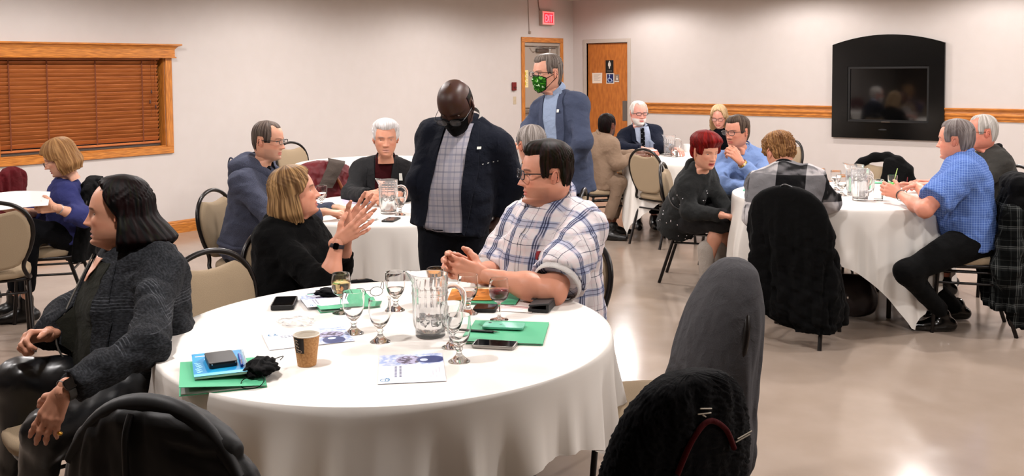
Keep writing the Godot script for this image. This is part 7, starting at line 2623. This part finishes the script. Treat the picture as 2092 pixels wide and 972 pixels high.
	# greenmask
	c = person({"label": "standing man in a slate blue blazer with a green leaf-print mask", "hip": Vector3(-3.697, 0.959, -5.264), "neck": Vector3(-3.754, 1.451, -5.241), "head": Vector3(-3.797, 1.618, -5.168), "look": Vector3(-0.397, -0.082, 0.914), "yaw": -0.073, "left_arm": [Vector3(-3.496, 1.172, -5.144), Vector3(-3.604, 0.976, -5.198), Vector3(-0.214, -0.976, 0.045), Vector3(-0.436, 0.000, -0.900), 0.4], "right_arm": [Vector3(-3.997, 1.240, -5.238), Vector3(-3.889, 1.158, -5.011), Vector3(-0.401, -0.318, 0.859), Vector3(0.490, -0.857, 0.158), 0.6], "left_leg": [Vector3(-3.587, 0.677, -5.216), Vector3(-3.584, 0.216, -5.237), Vector3(-0.191, 0.000, 0.982)], "right_leg": [Vector3(-3.756, 0.657, -5.259), Vector3(-3.773, 0.200, -5.278), Vector3(-0.191, 0.000, 0.982)],
		"skin": Color(0.77, 0.56, 0.47), "hair": Color(0.28, 0.245, 0.225), "hair2": Color(0.48, 0.44, 0.41), "brow_k": 0.6, "seed": 29, "girth": 0.95, "shoulder": 0.155, "size": 1.03,
		"style": {"kind": "short", "front": 0.072, "recede": 0.008, "top": 0.013, "side": 0.007, "quiff": 0.008, "nape": -0.085, "bottom": -0.095, "strand": 0.004, "seed": 11},
		"glasses": {"color": Color(0.10, 0.045, 0.035), "w": 0.026, "h": 0.015, "r": 0.002},
		"top": {"name": "blazer", "mat": cloth("slate_blazer", Color(0.27, 0.30, 0.385), 0.12, 0.9, 30.0), "ease": 0.026, "fold": 0.009, "hem": 0.15, "flare": 0.015, "cuff": 0.008, "cell": 0.013},
		"bottom": {"name": "trousers", "mat": cloth("black_slacks", Color.BLACK)}, "shoes": mat("black_shoe", Color(0.015, 0.015, 0.015), 0.35)})
	suit_front(c, cloth("sky_shirt", Color(0.56, 0.62, 0.72), 0.1), cloth("slate_blazer", Color.BLACK), {"deep": 0.44, "width": 0.060, "width_low": 0.050, "lapel": 0.05})
	shirt_collar(c, cloth("sky_shirt", Color.BLACK), 0.070, 0.042, 0.014, true, 0.45)
	add_mask(c.root, c.head, {"skin": Color.BLACK}, leaf_mat(), cloth("mask_cloth", Color.BLACK))
	part(c.root, "lapel_pin", strip(c.G, [v2(c.neck.x + 0.085, c.neck.y - 0.07), v2(c.neck.x + 0.085, c.neck.y - 0.09)], [v2(c.neck.x + 0.10, c.neck.y - 0.07), v2(c.neck.x + 0.10, c.neck.y - 0.09)], 2, 0.024, 0.003, false, 3), mat("badge_white", Color.WHITE))
	# beige
	c = person({"label": "man in a beige suit seen from behind at the far table", "hip": Vector3(-5.143, 0.566, -7.860), "neck": Vector3(-5.128, 0.973, -7.875), "head": Vector3(-5.080, 1.092, -7.897), "look": Vector3(0.021, -0.062, -0.998), "yaw": 2.714, "right_arm": [Vector3(-4.902, 0.737, -7.808), Vector3(-4.853, 0.797, -8.042), Vector3(0.646, 0.049, -0.762), Vector3(-0.122, -0.981, -0.154), 0.5], "left_arm": [Vector3(-5.117, 0.765, -8.150), Vector3(-4.965, 0.803, -8.273), Vector3(0.718, 0.000, -0.696), Vector3(0.000, -1.000, 0.000), 0.4], "right_leg": [Vector3(-4.909, 0.553, -7.853), Vector3(-4.994, 0.179, -7.759), Vector3(0.965, 0.000, -0.262)], "left_leg": [Vector3(-5.027, 0.543, -8.078), Vector3(-5.084, 0.148, -8.005), Vector3(0.583, 0.000, -0.812)],
		"skin": Color(0.36, 0.21, 0.15), "hair": Color(0.045, 0.032, 0.028), "hair2": Color(0.08, 0.05, 0.045), "beard": Color(0.06, 0.04, 0.035), "beard_amount": 0.9, "beard_depth": 0.004, "seed": 30, "fine": false,
		"style": {"kind": "short", "front": 0.10, "recede": 0.01, "temple": 1.15, "top": 0.005, "side": 0.005, "nape": -0.08, "bottom": -0.09, "strand": 0.002, "seed": 12},
		"top": {"name": "suit_jacket", "mat": cloth("beige_suit", Color(0.55, 0.46, 0.385), 0.12, 0.92, 30.0), "ease": 0.028, "fold": 0.010, "hem": 0.09, "cell": 0.015},
		"bottom": {"name": "trousers", "mat": cloth("beige_trousers", Color(0.52, 0.435, 0.365), 0.12, 0.92, 30.0), "cell": 0.015}, "shoes": mat("black_shoe", Color(0.015, 0.015, 0.015), 0.35)})
	part(c.root, "collar", tubem(neck_ring(c, 0.074, 0.006), 0.014, 8, true), cloth("beige_suit", Color.BLACK))
	# bearded
	c = person({"label": "white-bearded man in a navy suit and dark tie at the far table", "hip": Vector3(-5.315, 0.563, -8.937), "neck": Vector3(-5.266, 0.999, -8.816), "head": Vector3(-5.237, 1.173, -8.748), "look": Vector3(0.778, -0.060, 0.626), "yaw": 0.791, "right_arm": [Vector3(-5.309, 0.820, -8.513), Vector3(-5.056, 0.821, -8.522), Vector3(0.979, 0.000, -0.205), Vector3(0.000, -1.000, 0.000), 0.5], "left_arm": [Vector3(-4.990, 0.827, -8.766), Vector3(-4.796, 0.827, -8.665), Vector3(0.961, 0.000, 0.277), Vector3(0.000, -1.000, 0.000), 0.5], "right_leg": [Vector3(-5.145, 0.469, -8.554), Vector3(-5.135, 0.126, -8.537), Vector3(0.621, 0.000, 0.784)], "left_leg": [Vector3(-5.006, 0.468, -8.664), Vector3(-4.997, 0.124, -8.647), Vector3(0.621, 0.000, 0.784)],
		"skin": Color(0.82, 0.58, 0.52), "hair": Color(0.70, 0.67, 0.64), "hair2": Color(0.86, 0.84, 0.82), "brow_k": 0.5, "beard": Color(0.80, 0.78, 0.76), "beard_amount": 0.95, "beard_depth": 0.010, "seed": 31, "fine": false, "girth": 1.12, "size": 1.05, "fat": 0.3,
		"style": {"kind": "short", "front": 0.085, "recede": 0.012, "top": 0.010, "side": 0.010, "bottom": -0.095, "seed": 13},
		"glasses": {"color": Color(0.12, 0.03, 0.04), "w": 0.026, "h": 0.013, "r": 0.0024},
		"top": {"name": "suit_jacket", "mat": cloth("ink_suit", Color(0.085, 0.105, 0.165), 0.12, 0.9, 30.0), "ease": 0.028, "fold": 0.008, "hem": 0.08, "cell": 0.015},
		"bottom": {"name": "trousers", "mat": cloth("navy_slacks", Color.BLACK)}, "shoes": mat("black_shoe", Color(0.015, 0.015, 0.015), 0.35)})
	suit_front(c, cloth("ice_shirt", Color(0.62, 0.66, 0.74), 0.06), cloth("ink_suit", Color.BLACK), {"deep": 0.36, "width": 0.075, "width_low": 0.09, "lapel": 0.045})
	shirt_collar(c, cloth("ice_shirt", Color.BLACK), 0.075, 0.038, 0.010)
	tie(c, dotted_tie(), 0.34)
	cuff(c, "L", 0.95, 0.042, cloth("ice_shirt", Color.BLACK))
	# farblonde
	c = person({"label": "blonde woman with glasses looking down behind the man in the light blue shirt", "hip": Vector3(-4.716, 0.513, -9.728), "neck": Vector3(-4.713, 0.951, -9.634), "head": Vector3(-4.711, 1.120, -9.545), "look": Vector3(0.255, -0.382, 0.888), "yaw": 0.364, "right_arm": [Vector3(-4.760, 0.736, -9.325), Vector3(-4.628, 0.753, -9.176), Vector3(0.993, 0.000, 0.115), Vector3(0.000, -1.000, 0.000), 0.5], "left_arm": [Vector3(-4.486, 0.728, -9.606), Vector3(-4.466, 0.751, -9.304), Vector3(-0.115, 0.000, 0.993), Vector3(0.000, -1.000, 0.000), 0.5], "right_leg": [Vector3(-4.621, 0.439, -9.222), Vector3(-4.634, 0.081, -9.251), Vector3(0.621, 0.000, 0.784)], "left_leg": [Vector3(-4.480, 0.438, -9.335), Vector3(-4.492, 0.079, -9.363), Vector3(0.621, 0.000, 0.784)],
		"female": true, "skin": Color(0.82, 0.58, 0.51), "hair": Color(0.56, 0.44, 0.31), "hair2": Color(0.76, 0.66, 0.52), "brow_k": 0.4, "seed": 32, "fine": false,
		"style": {"kind": "bob", "bottom": -0.16, "open": 0.95, "open_top": 0.6, "front": 0.085, "top": 0.012, "side": 0.014, "full": 0.010, "flare": 0.10, "strand": 0.004, "seed": 14},
		"glasses": {"color": Color(0.16, 0.05, 0.06), "w": 0.025, "h": 0.014, "r": 0.0022},
		"top": {"name": "dark_top", "mat": cloth("dark_navy_knit", Color(0.035, 0.038, 0.065), 0.2, 0.95, 30.0), "ease": 0.02, "hem": 0.05, "cell": 0.016},
		"bottom": {"name": "trousers", "mat": cloth("black_slacks", Color.BLACK)}, "shoes": mat("black_shoe", Color(0.015, 0.015, 0.015), 0.35)})
	part(c.root, "scarf", tubem(neck_ring(c, 0.085, -0.005), 0.018, 8, true), cloth("black_knit", Color.BLACK))
	# redhair
	c = person({"label": "red-haired woman in a dark studded jacket and pale boots leaning forward", "hip": Vector3(-3.491, 0.545, -6.458), "neck": Vector3(-3.290, 0.889, -6.323), "head": Vector3(-3.196, 1.041, -6.268), "look": Vector3(0.886, -0.162, 0.434), "yaw": 1.597, "right_arm": [Vector3(-3.256, 0.619, -6.139), Vector3(-2.997, 0.614, -6.139), Vector3(0.779, -0.105, -0.618), Vector3(-0.062, -0.995, -0.078), 0.4], "left_arm": [Vector3(-3.171, 0.607, -6.512), Vector3(-3.038, 0.550, -6.396), Vector3(0.702, -0.680, -0.209), Vector3(-0.345, -0.832, -0.435), 0.4], "right_leg": [Vector3(-3.098, 0.545, -6.284), Vector3(-3.182, 0.185, -6.255), Vector3(0.942, 0.000, 0.335)], "left_leg": [Vector3(-3.125, 0.526, -6.466), Vector3(-3.178, 0.177, -6.450), Vector3(0.999, 0.000, 0.039)],
		"female": true, "size": 1.02, "skin": Color(0.78, 0.56, 0.46), "hair": Color(0.31, 0.036, 0.032), "hair2": Color(0.46, 0.08, 0.065), "brow": Color(0.32, 0.18, 0.14), "brow_k": 0.5, "lips": Color(0.58, 0.17, 0.17), "mouth": 0.5, "seed": 33,
		"style": {"kind": "short", "front": 0.046, "recede": -0.006, "temple": 0.86, "top": 0.040, "side": 0.020, "nape": -0.06, "bottom": -0.075, "quiff": 0.012, "strand": 0.005, "seed": 15},
		"bust": 0.10, "top": {"name": "studded_jacket", "mat": cloth("charcoal_jacket", Color(0.17, 0.175, 0.175), 0.14, 0.88, 30.0), "ease": 0.030, "fold": 0.012, "hem": 0.12, "flare": 0.02, "cell": 0.0125, "collar_height": 0.055},
		"bottom": {"name": "skirt", "skirt": true, "mat": cloth("charcoal_skirt", Color(0.16, 0.16, 0.165), 0.14, 0.9, 30.0)}, "shoes": cloth("boot_pale", Color(0.80, 0.76, 0.72), 0.2, 0.7, 18.0), "shoe_name": "boot", "boot": 0.24, "shoe_size": 0.85})
	studs(c)
	part(c.root, "collar", tubem(neck_ring(c, 0.080, 0.004), 0.020, 8, true), cloth("charcoal_jacket", Color.BLACK))
	part(c.root, "belt", tubem(ring_on(c, 0.17, 0.185), 0.010, 6, true), mat("belt_black", Color(0.02, 0.02, 0.02), 0.35))
	for e in [-1.0, 1.0]:
		part(c.root, "earring", boxm(Vector3(0.004, 0.022, 0.004), Vector3.ZERO, 0.001), mat("gold", Color(0.80, 0.60, 0.25), 0.3, 0.9), c.head * Transform3D(Basis.IDENTITY, Vector3(e * 0.080, -0.050, -0.008)))
	# blueshirt
	c = person({"label": "man in a light blue shirt with glasses resting his chin on his hand", "hip": Vector3(-3.308, 0.572, -7.206), "neck": Vector3(-3.307, 0.964, -7.145), "head": Vector3(-3.323, 1.138, -7.042), "look": Vector3(-0.242, -0.061, 0.968), "yaw": 0.310, "left_arm": [Vector3(-3.103, 0.761, -6.960), Vector3(-3.188, 0.926, -6.827), Vector3(-0.442, 0.743, 0.503), Vector3(-0.937, -0.105, -0.334), [0.9, 0.95, 1.0, 1.0]], "right_arm": [Vector3(-3.357, 0.730, -6.858), Vector3(-3.084, 0.728, -6.845), Vector3(0.840, 0.104, -0.533), Vector3(-0.606, -0.217, -0.765), 0.4], "right_leg": [Vector3(-3.233, 0.573, -6.754), Vector3(-3.243, 0.171, -6.781), Vector3(0.621, 0.000, 0.784)], "left_leg": [Vector3(-3.077, 0.571, -6.877), Vector3(-3.087, 0.169, -6.905), Vector3(0.621, 0.000, 0.784)],
		"skin": Color(0.72, 0.49, 0.40), "hair": Color(0.19, 0.145, 0.115), "hair2": Color(0.33, 0.28, 0.24), "brow_k": 0.6, "seed": 34, "size": 1.04, "nose": 1.1, "hand_cell": 0.0045,
		"style": {"kind": "short", "front": 0.070, "recede": 0.006, "top": 0.016, "side": 0.009, "nape": -0.085, "bottom": -0.095, "strand": 0.003, "seed": 16},
		"glasses": {"color": Color(0.13, 0.055, 0.045), "w": 0.027, "h": 0.018, "r": 0.0019},
		"top": {"name": "blue_shirt", "mat": cloth("chambray", Color(0.47, 0.565, 0.75), 0.10, 0.88, 30.0), "ease": 0.030, "sleeve": 0.88, "cuff": 0.010, "fold": 0.016, "fold_freq": 6.0, "hem": 0.06, "cell": 0.0125},
		"bottom": {"name": "trousers", "mat": cloth("black_slacks", Color.BLACK)}, "shoes": mat("black_shoe", Color(0.015, 0.015, 0.015), 0.35)})
	shirt_collar(c, cloth("chambray", Color.BLACK), 0.074, 0.036, 0.008, true, 0.6)
	wrist_band(c, "L", 0.90, 0.034, 0.014, mat("gold", Color(0.80, 0.60, 0.25), 0.3, 0.9), "wristwatch", mat("dial_cream", Color(0.80, 0.74, 0.60), 0.3))
	# checks
	c = person({"label": "woman in a white, grey and black check sweater seen from behind", "hip": Vector3(-2.290, 0.558, -5.596), "neck": Vector3(-2.374, 0.992, -5.714), "head": Vector3(-2.462, 1.101, -5.831), "look": Vector3(-0.738, -0.425, -0.524), "yaw": -2.908, "left_arm": [Vector3(-2.489, 0.735, -5.528), Vector3(-2.522, 0.738, -5.860), Vector3(-0.111, 0.000, -0.994), Vector3(0.000, -1.000, 0.000), 0.3], "right_arm": [Vector3(-2.150, 0.807, -5.879), Vector3(-2.354, 0.810, -6.049), Vector3(-0.988, 0.105, 0.111), Vector3(0.000, -1.000, 0.000), 0.4], "left_leg": [Vector3(-2.500, 0.556, -5.928), Vector3(-2.509, 0.164, -5.957), Vector3(-0.249, 0.000, -0.968)], "right_leg": [Vector3(-2.307, 0.563, -6.018), Vector3(-2.314, 0.174, -6.048), Vector3(-0.249, 0.000, -0.968)],
		"female": true, "girth": 1.18, "shoulder": 0.165, "skin": Color(0.76, 0.54, 0.44), "hair": Color(0.36, 0.24, 0.14), "hair2": Color(0.60, 0.44, 0.28), "seed": 35, "arm_girth": 1.1,
		"style": {"kind": "short", "front": 0.055, "top": 0.026, "side": 0.018, "nape": -0.06, "bottom": -0.075, "strand": 0.009, "freq": 6.0, "vfreq": 40.0, "seed": 17},
		"top": {"name": "check_sweater", "mat": block_check(), "ease": 0.030, "sleeve": 0.9, "fold": 0.012, "hem": 0.08, "cell": 0.012},
		"bottom": {"name": "trousers", "mat": cloth("black_slacks", Color.BLACK)}, "shoes": mat("black_shoe", Color(0.015, 0.015, 0.015), 0.35)})
	part(c.root, "collar", tubem(neck_ring(c, 0.066, 0.012), 0.013, 8, true), cloth("dark_check", Color(0.05, 0.05, 0.065), 0.3))
	# bluecheck
	c = person({"label": "man in a blue checked short-sleeved shirt seen from behind at the right", "hip": Vector3(-1.459, 0.568, -6.460), "neck": Vector3(-1.518, 1.045, -6.447), "head": Vector3(-1.566, 1.178, -6.457), "look": Vector3(-0.998, -0.042, -0.041), "yaw": -1.337, "left_arm": [Vector3(-1.618, 0.789, -5.992), Vector3(-1.862, 0.825, -6.338), Vector3(-0.947, 0.262, -0.184), Vector3(0.108, -0.333, -0.937), [0.5, 0.55, 0.6, 0.6]], "right_arm": [Vector3(-1.735, 0.763, -6.613), Vector3(-1.878, 0.835, -6.760), Vector3(-0.895, 0.108, 0.434), Vector3(0.218, -0.936, 0.275), 0.5], "left_leg": [Vector3(-1.706, 0.409, -5.946), Vector3(-1.579, 0.109, -6.281), Vector3(-0.848, 0.000, 0.531)], "right_leg": [Vector3(-1.767, 0.378, -6.279), Vector3(-1.577, 0.064, -6.625), Vector3(-0.848, 0.000, 0.531)],
		"girth": 1.2, "arm_girth": 1.12, "shoulder": 0.18, "size": 1.05, "fat": 0.5, "skin": Color(0.78, 0.52, 0.43), "hair": Color(0.34, 0.305, 0.295), "hair2": Color(0.49, 0.46, 0.45), "seed": 36,
		"style": {"kind": "short", "front": 0.075, "top": 0.014, "side": 0.010, "nape": -0.085, "bottom": -0.095, "strand": 0.003, "seed": 18},
		"belly": 0.10, "top": {"name": "checked_shirt", "mat": blue_check_mat(), "ease": 0.026, "sleeve": -0.80, "cuff": 0.016, "fold": 0.013, "hem": 0.06, "cell": 0.012},
		"bottom": {"name": "trousers", "mat": cloth("black_slacks", Color.BLACK), "thigh": 1.1}, "shoes": mat("gloss_shoe", Color(0.012, 0.012, 0.012), 0.18)})
	part(c.root, "collar", tubem(neck_ring(c, 0.078, 0.008), 0.014, 8, true), blue_check_mat())
	wrist_band(c, "L", 0.92, 0.034, 0.012, mat("black_rubber", Color(0.03, 0.03, 0.03), 0.5), "wristband")
	# greyshirt
	c = person({"label": "white-haired man with glasses in a dark grey shirt at the right edge", "hip": Vector3(-1.548, 0.555, -7.641), "neck": Vector3(-1.601, 1.005, -7.606), "head": Vector3(-1.656, 1.163, -7.548), "look": Vector3(-0.876, -0.063, 0.478), "yaw": -1.062, "left_arm": [Vector3(-1.638, 0.763, -7.227), Vector3(-1.875, 0.810, -7.080), Vector3(-0.780, 0.100, 0.618), Vector3(0.000, -1.000, 0.000), 0.4], "right_arm": [Vector3(-1.742, 0.744, -7.756), Vector3(-1.945, 0.800, -7.343), Vector3(-0.780, 0.100, 0.618), Vector3(0.000, -1.000, 0.000), 0.4], "left_leg": [Vector3(-1.815, 0.581, -7.239), Vector3(-1.816, 0.153, -7.272), Vector3(-0.784, 0.000, 0.621)], "right_leg": [Vector3(-1.867, 0.542, -7.515), Vector3(-1.869, 0.117, -7.547), Vector3(-0.784, 0.000, 0.621)],
		"girth": 1.1, "shoulder": 0.175, "size": 1.05, "fat": 0.3, "skin": Color(0.76, 0.48, 0.40), "hair": Color(0.55, 0.53, 0.50), "hair2": Color(0.74, 0.72, 0.70), "brow_k": 0.4, "seed": 37,
		"style": {"kind": "short", "front": 0.085, "recede": 0.014, "top": 0.008, "side": 0.009, "nape": -0.085, "bottom": -0.095, "strand": 0.002, "seed": 19},
		"glasses": {"color": Color(0.16, 0.11, 0.08), "w": 0.025, "h": 0.014, "r": 0.0014, "metal": 0.5},
		"top": {"name": "grey_shirt", "mat": cloth("charcoal_shirt", Color(0.215, 0.208, 0.195), 0.14, 0.92, 30.0), "ease": 0.028, "sleeve": 0.9, "fold": 0.013, "hem": 0.06, "cell": 0.013},
		"bottom": {"name": "trousers", "mat": cloth("black_slacks", Color.BLACK)}, "shoes": mat("black_shoe", Color(0.015, 0.015, 0.015), 0.35)})
	part(c.root, "collar", tubem(neck_ring(c, 0.074, 0.004), 0.012, 8, true), cloth("black_knit", Color.BLACK))
	held_things()

func _ready() -> void:
	set_camera_and_light()
	build_room()
	build_table(Vector2(-2.358, -2.288), "round banquet table in the foreground under the largest white cloth", "white square cloth on the front table with the pitcher and coffee cup", 1.45, 11, 0.985)
	build_table(Vector2(-4.42, -4.43), "round banquet table behind the standing man in navy", "white cloth on the middle table of the white-haired man", 0.5, 12, 1.06)
	build_table(Vector2(-4.42, -8.56), "round banquet table near the restroom door", "white cloth on the far table of the bearded man", 0.3, 13, 1.06)
	build_table(Vector2(-2.33, -6.65), "round banquet table at the right below the fireplace", "white cloth on the right-hand table with a corner hanging to the floor", 0.069, 14, 1.07)
	build_table(Vector2(-6.78, -6.42), "empty round banquet table near the window wall", "white cloth on the empty table behind the maroon leather jacket", 0.7, 15, 1.06)
	build_chairs()
	build_coats()
	build_front_table_things()
	build_other_table_things()
	build_people()
